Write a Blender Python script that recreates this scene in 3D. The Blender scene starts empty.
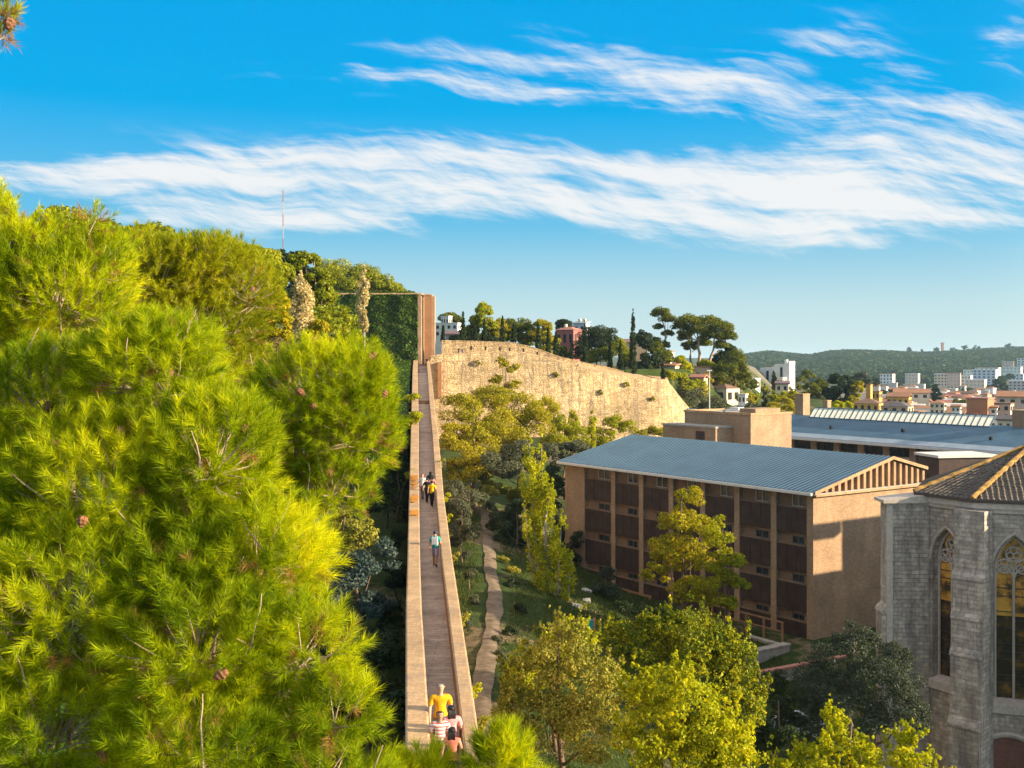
import bpy, math, random
import numpy as np
from mathutils import Vector, Matrix

SC = bpy.context.scene
COL = SC.collection
F = 1100.0            # focal length in pixels of the 1024 px wide frame
CZ = 24.0             # camera height
HY = 360.0            # image row of the horizon

def P(px, py, d):
    return Vector(((px - 512.0) * d / F, d, CZ - (py - HY) * d / F))

def R(a): return math.radians(a)

# ------------------------------------------------------------------ objects
def setp(o, label=None, cat=None, group=None, kind=None):
    if label: o['label'] = label
    if cat: o['category'] = cat
    if group: o['group'] = group
    if kind: o['kind'] = kind
    return o

def thing(name, label, cat, loc=(0, 0, 0), rz=0.0, group=None):
    o = bpy.data.objects.new(name, None)
    o.empty_display_size = 0.3
    COL.objects.link(o)
    o.location = loc
    o.rotation_euler = (0, 0, rz)
    return setp(o, label, cat, group)

def origin_of(o):
    v = Vector((0, 0, 0))
    while o is not None:
        v = v + o.location
        o = o.parent
    return v

def link(name, me, mats, parent=None):
    for m in (mats if isinstance(mats, (list, tuple)) else [mats]):
        me.materials.append(m)
    o = bpy.data.objects.new(name, me)
    COL.objects.link(o)
    if parent is not None: o.parent = parent
    return o

def np_mesh(name, verts, nper, mats, parent=None, world=True, smooth=False, midx=None):
    """verts (n*nper, 3): every run of nper vertices is one face"""
    verts = np.asarray(verts, dtype=np.float32)
    if world and parent is not None:
        verts = verts - np.array(origin_of(parent), dtype=np.float32)
    me = bpy.data.meshes.new(name)
    n = len(verts) // nper
    me.vertices.add(n * nper)
    me.vertices.foreach_set('co', verts.ravel())
    me.loops.add(n * nper)
    me.loops.foreach_set('vertex_index', np.arange(n * nper, dtype=np.int32))
    me.polygons.add(n)
    me.polygons.foreach_set('loop_start', np.arange(0, n * nper, nper, dtype=np.int32))
    if midx is not None:
        me.polygons.foreach_set('material_index', np.asarray(midx, dtype=np.int32))
    me.update(calc_edges=True)
    return link(name, me, mats, parent)

class MB:
    def __init__(s): s.v = []; s.f = []; s.m = []
    def add(s, vs, fs, mi=0):
        k = len(s.v)
        s.v += [tuple(v) for v in vs]
        for f in fs:
            s.f.append([i + k for i in f]); s.m.append(mi)
        return s
    def box(s, x0, y0, z0, x1, y1, z1, mi=0):
        return s.add([(x0,y0,z0),(x1,y0,z0),(x1,y1,z0),(x0,y1,z0),(x0,y0,z1),(x1,y0,z1),(x1,y1,z1),(x0,y1,z1)],
                     [(3,2,1,0),(4,5,6,7),(0,1,5,4),(1,2,6,5),(2,3,7,6),(3,0,4,7)], mi)
    def prism(s, poly, z0, z1, mi=0):
        """poly: (x, y) list counter-clockwise; z0/z1 numbers or lists"""
        n = len(poly)
        a = z0 if isinstance(z0, (list, tuple)) else [z0] * n
        b = z1 if isinstance(z1, (list, tuple)) else [z1] * n
        vs = [(p[0], p[1], a[i]) for i, p in enumerate(poly)] + [(p[0], p[1], b[i]) for i, p in enumerate(poly)]
        fs = [tuple(reversed(range(n))), tuple(range(n, 2 * n))] + [(i, (i+1) % n, n + (i+1) % n, n + i) for i in range(n)]
        return s.add(vs, fs, mi)
    def tube(s, pts, rad, n=6, mi=0, cap=True):
        pts = [Vector(p) for p in pts]
        if not isinstance(rad, (list, tuple)): rad = [rad] * len(pts)
        k0 = []
        ref = None
        for i, p in enumerate(pts):
            t = (pts[min(i+1, len(pts)-1)] - pts[max(i-1, 0)])
            t = t.normalized() if t.length > 1e-9 else Vector((0, 0, 1))
            if ref is None:
                ref = Vector((1, 0, 0)) if abs(t.x) < 0.8 else Vector((0, 1, 0))
            a = (ref - t * ref.dot(t)).normalized(); b = t.cross(a); ref = a
            k0.append([p + (a * math.cos(2*math.pi*j/n) + b * math.sin(2*math.pi*j/n)) * rad[i] for j in range(n)])
        vs = [v for ring in k0 for v in ring]
        fs = []
        for i in range(len(pts) - 1):
            for j in range(n):
                fs.append((i*n + j, i*n + (j+1) % n, (i+1)*n + (j+1) % n, (i+1)*n + j))
        if cap:
            fs.append(tuple(reversed(range(n)))); fs.append(tuple(range((len(pts)-1)*n, len(pts)*n)))
        return s.add(vs, fs, mi)
    def ball(s, c, r, n=10, m=6, mi=0):
        r = r if isinstance(r, (list, tuple)) else (r, r, r)
        vs = [(c[0], c[1], c[2] - r[2])]
        for i in range(1, m):
            a = -math.pi/2 + math.pi * i / m
            for j in range(n):
                b = 2 * math.pi * j / n
                vs.append((c[0] + r[0]*math.cos(a)*math.cos(b), c[1] + r[1]*math.cos(a)*math.sin(b), c[2] + r[2]*math.sin(a)))
        vs.append((c[0], c[1], c[2] + r[2]))
        fs = [(0, 1 + (j+1) % n, 1 + j) for j in range(n)]
        for i in range(m - 2):
            for j in range(n):
                fs.append((1+i*n+j, 1+i*n+(j+1) % n, 1+(i+1)*n+(j+1) % n, 1+(i+1)*n+j))
        e = len(vs) - 1; o = 1 + (m-2)*n
        fs += [(o + j, o + (j+1) % n, e) for j in range(n)]
        return s.add(vs, fs, mi)
    def strip(s, rows, mi=0, flip=False):
        """rows: list of equally long lists of points -> quad sheet"""
        n = len(rows[0])
        vs = [p for r in rows for p in r]
        fs = []
        for i in range(len(rows) - 1):
            for j in range(n - 1):
                q = (i*n+j, i*n+j+1, (i+1)*n+j+1, (i+1)*n+j)
                fs.append(tuple(reversed(q)) if flip else q)
        return s.add(vs, fs, mi)
    def build(s, name, mats, parent=None, world=False, smooth=False, bevel=0):
        me = bpy.data.meshes.new(name)
        vs = s.v
        if world and parent is not None:
            o = origin_of(parent)
            vs = [(v[0]-o.x, v[1]-o.y, v[2]-o.z) for v in vs]
        me.from_pydata(vs, [], s.f)
        me.polygons.foreach_set('material_index', s.m)
        if smooth: me.polygons.foreach_set('use_smooth', [True] * len(s.f))
        me.update()
        o = link(name, me, mats, parent)
        if bevel:
            b = o.modifiers.new('edge', 'BEVEL'); b.width = bevel; b.segments = 2; b.limit_method = 'ANGLE'
        return o

def copy_tree(o, parent=None):
    c = o.copy(); COL.objects.link(c)
    if parent is not None: c.parent = parent
    for ch in list(o.children): copy_tree(ch, c)
    return c

# ------------------------------------------------------------------ materials
class NT:
    def __init__(s, tree): s.t = tree
    def n(s, typ, ins=None, **kw):
        nd = s.t.nodes.new(typ)
        for k, v in kw.items(): setattr(nd, k, v)
        for k, v in (ins or {}).items():
            sock = nd.inputs[k]
            if isinstance(v, bpy.types.NodeSocket): s.t.links.new(v, sock)
            else: sock.default_value = v
        return nd
    def math(s, op, a, b=0.0, c=None, clamp=False):
        ins = {0: a, 1: b}
        if c is not None: ins[2] = c
        return s.n('ShaderNodeMath', ins, operation=op, use_clamp=clamp).outputs[0]
    def ramp(s, fac, stops, interp='LINEAR'):
        nd = s.n('ShaderNodeValToRGB', {0: fac})
        cr = nd.color_ramp; cr.interpolation = interp
        while len(cr.elements) < len(stops): cr.elements.new(0.5)
        for e, (p, c) in zip(cr.elements, stops):
            e.position = p; e.color = c if len(c) == 4 else (*c, 1)
        return nd.outputs[0]
    def mix(s, fac, a, b, blend='MIX'):
        nd = s.n('ShaderNodeMix', data_type='RGBA', blend_type=blend)
        for sock, v in ((nd.inputs[0], fac), (nd.inputs[6], a), (nd.inputs[7], b)):
            if isinstance(v, bpy.types.NodeSocket): s.t.links.new(v, sock)
            elif isinstance(v, (int, float)): sock.default_value = v
            else: sock.default_value = (*v, 1) if len(v) == 3 else v
        return nd.outputs[2]
    def noise(s, vec, scale, detail=4, rough=0.55, dist=0.0):
        ins = {'Scale': scale, 'Detail': detail, 'Roughness': rough, 'Distortion': dist}
        if vec is not None: ins['Vector'] = vec
        return s.n('ShaderNodeTexNoise', ins).outputs[0]
    def mapv(s, vec, scale=(1,1,1), loc=(0,0,0)):
        return s.n('ShaderNodeMapping', {'Vector': vec, 'Scale': scale, 'Location': loc}).outputs[0]

def new_mat(name):
    m = bpy.data.materials.new(name); m.use_nodes = True
    t = m.node_tree; t.nodes.clear()
    return m, NT(t)

def out(T, shader, disp=None):
    o = T.n('ShaderNodeOutputMaterial')
    T.t.links.new(shader, o.inputs[0])

def pbsdf(T, col, rough=0.8, normal=None, spec=0.3, metal=0.0):
    ins = {'Base Color': col if isinstance(col, bpy.types.NodeSocket) else (*col, 1), 'Roughness': rough, 'Metallic': metal, 'Specular IOR Level': spec}
    if normal is not None: ins['Normal'] = normal
    return T.n('ShaderNodeBsdfPrincipled', ins).outputs[0]

def obj_co(T): return T.n('ShaderNodeTexCoord').outputs['Object']
def pos(T): return T.n('ShaderNodeNewGeometry').outputs['Position']

def plain(name, col, rough=0.75, var=0.15, scale=3.0, spec=0.3, metal=0.0, bump=0.0, bscale=20.0):
    m, T = new_mat(name)
    co = obj_co(T)
    f = T.noise(co, scale, 5, 0.6)
    d = tuple(c * (1 - var) for c in col); l = tuple(min(1, c * (1 + var)) for c in col)
    c = T.ramp(f, [(0.3, d), (0.7, l)])
    nm = None
    if bump:
        nm = T.n('ShaderNodeBump', {'Strength': bump, 'Distance': 0.05, 'Height': T.noise(co, bscale, 4)}).outputs[0]
    out(T, pbsdf(T, c, rough, nm, spec, metal))
    return m

def wall_uv(T):
    """(along, up) coordinates on any upright or level face, from object space"""
    tc = T.n('ShaderNodeTexCoord')
    p = T.n('ShaderNodeSeparateXYZ', {0: tc.outputs['Object']}).outputs
    nn = T.n('ShaderNodeSeparateXYZ', {0: tc.outputs['Normal']}).outputs
    ax = T.math('ABSOLUTE', nn[0]); ay = T.math('ABSOLUTE', nn[1]); az = T.math('ABSOLUTE', nn[2])
    sx = T.math('GREATER_THAN', ax, ay)
    flat = T.math('GREATER_THAN', az, 0.75)
    inv = T.math('SUBTRACT', 1.0, sx)
    u = T.math('ADD', T.math('MULTIPLY', p[1], sx), T.math('MULTIPLY', p[0], inv))
    v = T.math('ADD', T.math('MULTIPLY', p[2], T.math('SUBTRACT', 1.0, flat)),
               T.math('MULTIPLY', T.math('ADD', T.math('MULTIPLY', p[0], sx), T.math('MULTIPLY', p[1], inv)), flat))
    return T.n('ShaderNodeCombineXYZ', {0: u, 1: v, 2: 0.0}).outputs[0], tc.outputs['Object']

def masonry(name, c1, c2, mortar, bw=0.5, bh=0.25, ms=0.02, stain=None, stain_amt=0.0, streak=0.0, rough=0.9, bump=0.5, big=0.35, sscale=0.35, warp=0.0):
    m, T = new_mat(name)
    uv, co = wall_uv(T)
    if warp:
        w = T.n('ShaderNodeTexNoise', {'Vector': co, 'Scale': 0.7, 'Detail': 3.0}).outputs[1]
        uv = T.n('ShaderNodeVectorMath', {0: uv, 1: T.n('ShaderNodeVectorMath', {0: w, 3: warp}, operation='SCALE').outputs[0]}, operation='ADD').outputs[0]
    b = T.n('ShaderNodeTexBrick', {'Vector': uv, 'Color1': (*c1, 1), 'Color2': (*c2, 1), 'Mortar': (*mortar, 1), 'Scale': 1.0,
            'Mortar Size': ms, 'Mortar Smooth': 0.3, 'Bias': 0.0, 'Brick Width': bw, 'Row Height': bh})
    c = b.outputs[0]
    f = T.noise(co, sscale, 6, 0.65)
    c = T.mix(1.0, c, T.ramp(f, [(0.3, (1-big,)*3), (0.7, (1+big*0.4,)*3)]), 'MULTIPLY')
    f2 = T.noise(co, 6.0, 4, 0.7)
    c = T.mix(1.0, c, T.ramp(f2, [(0.3, (0.78,)*3), (0.7, (1.15,)*3)]), 'MULTIPLY')
    if stain:
        s = T.noise(T.mapv(co, (1.0, 1.0, 0.16 if streak else 1.0)), 1.1, 7, 0.7, 0.3)
        k = T.math('MULTIPLY', T.ramp(s, [(0.46, (0,0,0)), (0.66, (1,1,1))]), stain_amt)
        c = T.mix(k, c, stain)
    h = T.math('ADD', T.math('MULTIPLY', b.outputs[1], -0.6), T.math('MULTIPLY', f2, 0.9))
    nm = T.n('ShaderNodeBump', {'Strength': bump, 'Distance': 0.04, 'Height': h}).outputs[0]
    out(T, pbsdf(T, c, rough, nm, 0.2))
    return m

def leafmat(name, cols, trans=0.4, patch=0.9, pscale=0.5, gloss=0.006):
    """cols: dark -> light leaf colours; each leaf is an island with its own shade of colour"""
    m, T = new_mat(name)
    g = T.n('ShaderNodeNewGeometry')
    f = T.noise(g.outputs['Position'], pscale, 3, 0.6)
    fac = T.math('ADD', T.math('MULTIPLY', g.outputs['Random Per Island'], 0.62), T.math('MULTIPLY', T.math('SUBTRACT', f, 0.5), patch))
    fac = T.math('ADD', fac, 0.19, clamp=True)
    n = len(cols)
    c = T.ramp(fac, [(i / (n - 1), cc) for i, cc in enumerate(cols)])
    d = T.n('ShaderNodeBsdfDiffuse', {'Color': c}).outputs[0]
    ct = T.mix(1.0, c, (1.35, 1.15, 0.5), 'MULTIPLY')
    tr = T.n('ShaderNodeBsdfTranslucent', {'Color': ct}).outputs[0]
    sh = T.n('ShaderNodeMixShader', {0: trans, 1: d, 2: tr}).outputs[0]
    gl = T.n('ShaderNodeBsdfGlossy', {'Roughness': 0.45, 'Color': (1, 1, 1, 1)}).outputs[0]
    out(T, T.n('ShaderNodeMixShader', {0: gloss, 1: sh, 2: gl}).outputs[0])
    return m

# ------------------------------------------------------------------ camera, sun, sky
cam = bpy.data.cameras.new('camera'); co = bpy.data.objects.new('camera', cam); COL.objects.link(co)
co.location = (0, 0, CZ); co.rotation_euler = (R(90), 0, 0)
cam.sensor_width = 36.0; cam.lens = 36.0 * F / 1024.0
cam.shift_y = -(384.0 - HY) / 1024.0
cam.clip_start = 0.1; cam.clip_end = 30000
SC.camera = co

SUN_EL = 17.0
SV = Vector((0.975, -0.22, 0)).normalized() * math.cos(R(SUN_EL)); SV.z = math.sin(R(SUN_EL))
sl = bpy.data.lights.new('sun', 'SUN'); so = bpy.data.objects.new('sun', sl); COL.objects.link(so)
sl.energy = 5.0; sl.angle = R(0.5); sl.color = (1.0, 0.80, 0.52)
so.rotation_euler = SV.to_track_quat('Z', 'Y').to_euler(); so.location = (60, -30, 60)

w = bpy.data.worlds.new('World'); SC.world = w; w.use_nodes = True
w.node_tree.nodes.clear()
T = NT(w.node_tree)
sky = T.n('ShaderNodeTexSky', sky_type='NISHITA', sun_disc=False, sun_elevation=R(SUN_EL), sun_rotation=math.atan2(SV.x, SV.y),
          altitude=100.0, air_density=1.0, dust_density=0.4, ozone_density=2.2)
nish = T.n('ShaderNodeHueSaturation', {'Hue': 0.49, 'Saturation': 1.15, 'Value': 1.0, 'Color': sky.outputs[0]}).outputs[0]
dirv = T.n('ShaderNodeTexCoord').outputs['Generated']
d = T.n('ShaderNodeSeparateXYZ', {0: dirv}).outputs
# deep azure away from the sun, paling to the horizon; the sun's own side keeps the warm glow of the sky model
azure = T.ramp(d[2], [(0.0, (1.85, 2.22, 2.20)), (0.05, (1.45, 2.05, 2.18)), (0.12, (0.42, 1.50, 2.25)), (0.22, (0.0, 1.16, 2.38)), (0.32, (0.0, 1.04, 2.32)), (0.7, (0.0, 0.55, 1.5))])
away = T.math('ADD', T.math('MULTIPLY', d[0], SV.x / math.cos(R(SUN_EL))), T.math('MULTIPLY', d[1], SV.y / math.cos(R(SUN_EL))))
aw = T.n('ShaderNodeMapRange', {0: away, 1: 0.75, 2: 0.15}, interpolation_type='SMOOTHSTEP').outputs[0]
skyc = T.mix(aw, nish, azure)
dy = T.math('MAXIMUM', d[1], 0.08)
X = T.math('DIVIDE', d[0], dy)                     # heading across the view
Y = T.math('DIVIDE', d[2], dy)                     # height above the horizon
# cirrus: long streaks, seen along directions (x, y) on the sky
warp = T.n('ShaderNodeTexNoise', {'Vector': T.n('ShaderNodeCombineXYZ', {0: X, 1: Y, 2: 3.0}).outputs[0], 'Scale': 5.0, 'Detail': 4.0}).outputs[0]
wo = T.math('MULTIPLY', T.math('SUBTRACT', warp, 0.5), 0.05)
Yw = T.math('ADD', Y, wo)
Yt = T.math('ADD', Yw, T.math('MULTIPLY', X, 0.10))
v1 = T.n('ShaderNodeCombineXYZ', {0: T.math('MULTIPLY', X, 5.0), 1: T.math('MULTIPLY', Yt, 46.0), 2: 1.3}).outputs[0]
n1 = T.noise(v1, 1.0, 9, 0.62, 0.25)
v2 = T.n('ShaderNodeCombineXYZ', {0: T.math('MULTIPLY', T.math('ADD', X, T.math('MULTIPLY', Y, 0.9)), 26.0), 1: T.math('MULTIPLY', T.math('ADD', Yw, T.math('MULTIPLY', X, 0.35)), 60.0), 2: 7.7}).outputs[0]
n2 = T.noise(v2, 1.0, 8, 0.62, 0.2)
v3 = T.n('ShaderNodeCombineXYZ', {0: T.math('MULTIPLY', X, 3.0), 1: T.math('MULTIPLY', Yt, 9.0), 2: 5.1}).outputs[0]
n3 = T.noise(v3, 1.0, 4, 0.5, 0.1)
def blob(cx, cy, sx, sy, ang, amt):
    """soft patch of cirrus; cx, cy in the pixels of the view"""
    ux = (cx - 512) / F; uy = (HY - cy) / F
    ca, sa = math.cos(R(ang)), math.sin(R(ang))
    a = T.math('SUBTRACT', X, ux); b = T.math('SUBTRACT', Yw, uy)
    p = T.math('DIVIDE', T.math('ADD', T.math('MULTIPLY', a, ca), T.math('MULTIPLY', b, sa)), sx / F)
    q = T.math('DIVIDE', T.math('SUBTRACT', T.math('MULTIPLY', b, ca), T.math('MULTIPLY', a, sa)), sy / F)
    r2 = T.math('ADD', T.math('MULTIPLY', p, p), T.math('MULTIPLY', q, q))
    return T.math('MULTIPLY', T.math('POWER', 2.718, T.math('MULTIPLY', r2, -1.0)), amt)
acc = None
for b in [(760, 190, 380, 40, -2, 0.82), (970, 198, 190, 38, 3, 0.70), (560, 168, 200, 14, 1, 0.42), (250, 165, 260, 16, 1, 0.66), (50, 172, 190, 18, 0, 0.66),
          (330, 222, 230, 16, 1, 0.58), (470, 193, 280, 24, 0, 0.45), (800, 232, 90, 14, -8, 0.45), (140, 212, 190, 16, 0, 0.60), (470, 88, 165, 13, -3, 0.66), (660, 95, 130, 20, -8, 0.55),
          (830, 110, 150, 19, -8, 0.55), (990, 122, 110, 34, -5, 0.62), (500, 58, 110, 10, -6, 0.52), (660, 65, 120, 14, -14, 0.52), (900, 70, 80, 24, -20, 0.46), (1015, 35, 30, 25, 20, 0.45),
          (780, 60, 90, 26, 20, 0.28), (1010, 170, 90, 20, 0, 0.5)]:
    g = blob(*b)
    acc = g if acc is None else T.math('ADD', acc, g)
acc = T.math('MINIMUM', acc, 0.95)
nn = T.math('ADD', T.math('ADD', T.math('MULTIPLY', n1, 1.25), T.math('MULTIPLY', n2, 0.55)), T.math('MULTIPLY', n3, 0.25))
nn = T.math('SUBTRACT', nn, 1.03)
dens = T.math('ADD', T.math('SUBTRACT', acc, 0.42), T.math('MULTIPLY', nn, 2.3))
cov = T.n('ShaderNodeMapRange', {0: dens, 1: -0.26, 2: 0.84}, interpolation_type='SMOOTHSTEP').outputs[0]
cov = T.math('MULTIPLY', cov, T.math('MULTIPLY', T.math('MINIMUM', T.math('MULTIPLY', acc, 4.0), 1.0), 0.9))
# bright white cover overhead, out of view, added to lift the fill light
fill_veil = T.n('ShaderNodeMapRange', {0: d[2], 1: 0.36, 2: 0.62}, interpolation_type='SMOOTHSTEP').outputs[0]
cov = T.math('MAXIMUM', cov, T.math('MULTIPLY', fill_veil, T.math('ADD', 0.75, T.math('MULTIPLY', n3, 0.5))))
CLOUD = (2.65, 2.6, 2.55, 1)
skymix = T.mix(cov, skyc, CLOUD)
bg = T.n('ShaderNodeBackground', {'Color': skymix, 'Strength': 0.15})
T.t.links.new(bg.outputs[0], T.n('ShaderNodeOutputWorld').inputs[0])

SC.view_settings.view_transform = 'Standard'
SC.view_settings.look = 'None'
SC.view_settings.exposure = 1.28
SC.view_settings.gamma = 1.0
SC.render.engine = 'CYCLES'
SC.cycles.max_bounces = 6
SC.cycles.diffuse_bounces = 3
SC.cycles.transparent_max_bounces = 8
SC.cycles.use_denoising = True
SC.cycles.caustics_reflective = False
SC.cycles.caustics_refractive = False
# ------------------------------------------------------------------ materials of the setting
M = {}
M['walk'] = masonry('walk_slabs', (0.66, 0.55, 0.455), (0.55, 0.455, 0.375), (0.35, 0.29, 0.24), 40.0, 0.36, 0.016, (0.17, 0.14, 0.125), 0.5, bump=0.35, big=0.3)
M['coping'] = masonry('coping_brick', (0.60, 0.395, 0.215), (0.50, 0.315, 0.165), (0.37, 0.26, 0.165), 0.30, 0.085, 0.010, (0.22, 0.17, 0.13), 0.55, bump=0.5, big=0.3)
M['lichen'] = plain('orange_lichen', (0.50, 0.20, 0.02), 0.95, 0.4, 9.0)
M['wallstone'] = masonry('wall_stone', (0.50, 0.38, 0.24), (0.38, 0.28, 0.17), (0.28, 0.21, 0.14), 0.45, 0.22, 0.03, (0.18, 0.14, 0.10), 0.5, bump=0.7, warp=0.1)
def rubble(name, tones, cell=1.5, stain=(0.19, 0.15, 0.11)):
    """irregular rubble in rough courses with streaks and a weathered top"""
    m, T = new_mat(name)
    uv, co = wall_uv(T)
    w_ = T.n('ShaderNodeTexNoise', {'Vector': co, 'Scale': 0.9, 'Detail': 3.0}).outputs[1]
    uv = T.n('ShaderNodeVectorMath', {0: uv, 1: T.n('ShaderNodeVectorMath', {0: w_, 3: 0.35}, operation='SCALE').outputs[0]}, operation='ADD').outputs[0]
    uv = T.mapv(uv, (0.9, 1.9, 1.0))
    v = T.n('ShaderNodeTexVoronoi', {'Vector': uv, 'Scale': cell, 'Randomness': 0.85}, voronoi_dimensions='2D')
    e = T.n('ShaderNodeTexVoronoi', {'Vector': uv, 'Scale': cell, 'Randomness': 0.85}, voronoi_dimensions='2D', feature='DISTANCE_TO_EDGE')
    r_ = T.n('ShaderNodeSeparateXYZ', {0: v.outputs['Color']}).outputs[0]
    c = T.ramp(r_, [(i / (len(tones) - 1), t) for i, t in enumerate(tones)])
    j = T.ramp(e.outputs['Distance'], [(0.02, (0.55, 0.52, 0.48)), (0.10, (1, 1, 1))])
    c = T.mix(0.8, c, j, 'MULTIPLY')
    big = T.noise(co, 0.12, 6, 0.65)
    c = T.mix(1.0, c, T.ramp(big, [(0.32, (0.60, 0.58, 0.56)), (0.62, (1.15, 1.12, 1.08))]), 'MULTIPLY')
    st = T.noise(T.mapv(co, (0.8, 0.8, 0.10)), 1.0, 7, 0.72, 0.3)
    c = T.mix(T.math('MULTIPLY', T.ramp(st, [(0.47, (0, 0, 0)), (0.64, (1, 1, 1))]), 0.8), c, stain)
    st2 = T.noise(co, 0.45, 7, 0.75)
    c = T.mix(T.math('MULTIPLY', T.ramp(st2, [(0.55, (0, 0, 0)), (0.68, (1, 1, 1))]), 0.6), c, (0.30, 0.20, 0.10))
    hgt = T.math('ADD', T.math('MULTIPLY', T.math('MINIMUM', e.outputs['Distance'], 0.2), 3.0), T.math('MULTIPLY', T.noise(co, 3.0, 5, 0.7), 0.8))
    nm = T.n('ShaderNodeBump', {'Strength': 1.0, 'Distance': 0.10, 'Height': hgt}).outputs[0]
    out(T, pbsdf(T, c, 0.95, nm, 0.1))
    return m
M['rampart'] = rubble('rampart_rubble', [(0.36, 0.26, 0.145), (0.54, 0.40, 0.225), (0.64, 0.49, 0.295), (0.47, 0.34, 0.185)])
M['rampart_top'] = masonry('rampart_top_earth', (0.50, 0.33, 0.19), (0.42, 0.27, 0.15), (0.34, 0.23, 0.14), 0.9, 0.5, 0.04, (0.25, 0.19, 0.10), 0.6, bump=0.6, warp=0.3)
M['redbrick'] = masonry('red_brick', (0.42, 0.20, 0.085), (0.33, 0.15, 0.065), (0.36, 0.25, 0.18), 0.26, 0.085, 0.012, bump=0.3, big=0.25)
M['tanbrick'] = masonry('tan_brick', (0.48, 0.32, 0.20), (0.36, 0.23, 0.135), (0.40, 0.30, 0.21), 0.34, 0.11, 0.014, (0.26, 0.17, 0.11), 0.45, streak=1, bump=0.5, big=0.28)
M['cladding'] = plain('brown_cladding', (0.066, 0.042, 0.037), 0.6, 0.3, 0.9, 0.25)
M['white_trim'] = plain('white_trim', (0.66, 0.63, 0.58), 0.6, 0.1, 2.0)
M['recess'] = masonry('shaded_brick_infill', (0.26, 0.165, 0.105), (0.21, 0.13, 0.085), (0.2, 0.14, 0.10), 0.3, 0.09, 0.012, bump=0.3, big=0.3)  # tan brick darkened in its colour for the recess shade
M['frame_dark'] = plain('dark_window_frame', (0.12, 0.10, 0.09), 0.6, 0.1)
M['frame'] = plain('window_frame', (0.40, 0.38, 0.34), 0.6, 0.1)
M['concrete'] = plain('concrete', (0.36, 0.32, 0.28), 0.9, 0.25, 1.5, bump=0.2)
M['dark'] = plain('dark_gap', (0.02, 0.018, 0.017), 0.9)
M['rust'] = plain('rusty_rail', (0.30, 0.16, 0.09), 0.8, 0.3, 8.0)
M['redtile'] = plain('red_coping', (0.44, 0.20, 0.16), 0.9, 0.25, 3.0)

def glass(name, col=(0.03, 0.035, 0.04), rough=0.08):
    m, T = new_mat(name)
    f = T.noise(obj_co(T), 1.3, 2)
    c = T.ramp(f, [(0.35, tuple(0.6*x for x in col)), (0.65, tuple(1.5*x for x in col))])
    out(T, pbsdf(T, c, rough, None, 0.25))
    return m
M['glass'] = glass('window_glass')
m_, T = new_mat('leaded_dark_glass')
_f = T.noise(pos(T), 0.8, 5, 0.7)
out(T, pbsdf(T, T.ramp(_f, [(0.45, (0.025, 0.018, 0.014)), (0.58, (0.10, 0.055, 0.022)), (0.75, (0.40, 0.20, 0.04))]), 0.15, None, 0.5))  # orange reflections painted into the dark panes
M['church_glass'] = m_
m_, T = new_mat('leaded_glass_painted_glow')
_p = pos(T); _f = T.noise(_p, 0.9, 5, 0.7)
out(T, pbsdf(T, T.ramp(_f, [(0.40, (0.05, 0.035, 0.02)), (0.50, (0.55, 0.25, 0.035)), (0.70, (0.85, 0.46, 0.08))]), 0.3, None, 0.5))  # warm light in the panes put into the glass colour
M['amber'] = m_

def zinc(name, c1, c2, seam=0.45, axis=0, rows=0.0):
    """standing seam sheet roof, seams running down the slope"""
    m, T = new_mat(name)
    co = obj_co(T)
    p = T.n('ShaderNodeSeparateXYZ', {0: co}).outputs
    s = T.math('FRACT', T.math('DIVIDE', p[axis], seam))
    line = T.math('LESS_THAN', s, 0.20)
    pan = T.n('ShaderNodeTexWhiteNoise', {'W': T.math('FLOOR', T.math('DIVIDE', p[axis], seam))}, noise_dimensions='1D').outputs[0]
    f = T.noise(co, 0.5, 6, 0.65)
    fac = T.math('ADD', T.math('MULTIPLY', f, 0.75), T.math('MULTIPLY', pan, 0.25))
    c = T.ramp(fac, [(0.3, c1), (0.7, c2)])
    c = T.mix(line, c, tuple(x * 0.45 for x in c1))
    nm = T.n('ShaderNodeBump', {'Strength': 0.6, 'Distance': 0.05, 'Height': line}).outputs[0]
    out(T, pbsdf(T, c, 0.6, nm, 0.3))
    return m
M['zinc'] = zinc('blue_zinc_sheet', (0.025, 0.080, 0.158), (0.042, 0.115, 0.212), 0.5, 0)
M['zinc_plain'] = plain('blue_zinc_flat', (0.060, 0.125, 0.185), 0.6, 0.2, 0.4, 0.25)

# ground
def ground_mat():
    m, T = new_mat('ground_mat')
    p = pos(T)
    a = T.noise(p, 0.09, 6, 0.65)
    b = T.noise(p, 0.9, 6, 0.7)
    c = T.noise(p, 7.0, 4, 0.7)
    g = T.ramp(T.math('ADD', T.math('MULTIPLY', b, 0.6), T.math('MULTIPLY', c, 0.4)), [(0.32, (0.020, 0.034, 0.010)), (0.55, (0.045, 0.070, 0.017)), (0.72, (0.11, 0.11, 0.035))])
    e = T.ramp(c, [(0.3, (0.13, 0.09, 0.055)), (0.7, (0.26, 0.19, 0.12))])
    k = T.ramp(T.math('ADD', T.math('MULTIPLY', a, 0.6), T.math('MULTIPLY', b, 0.4)), [(0.52, (0, 0, 0)), (0.60, (1, 1, 1))])
    nm = T.n('ShaderNodeBump', {'Strength': 0.8, 'Distance': 0.15, 'Height': c}).outputs[0]
    yv = T.n('ShaderNodeSeparateXYZ', {0: p}).outputs[1]
    far = T.n('ShaderNodeMapRange', {0: yv, 1: 330.0, 2: 460.0}).outputs[0]       # streets and yards of the town on the plain
    tn = T.ramp(T.noise(p, 0.05, 5, 0.7), [(0.38, (0.05, 0.065, 0.025)), (0.48, (0.16, 0.14, 0.12)), (0.62, (0.30, 0.25, 0.21))])
    out(T, pbsdf(T, T.mix(far, T.mix(k, g, e), tn), 0.95, nm, 0.1))
    return m
M['ground'] = ground_mat()
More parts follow.
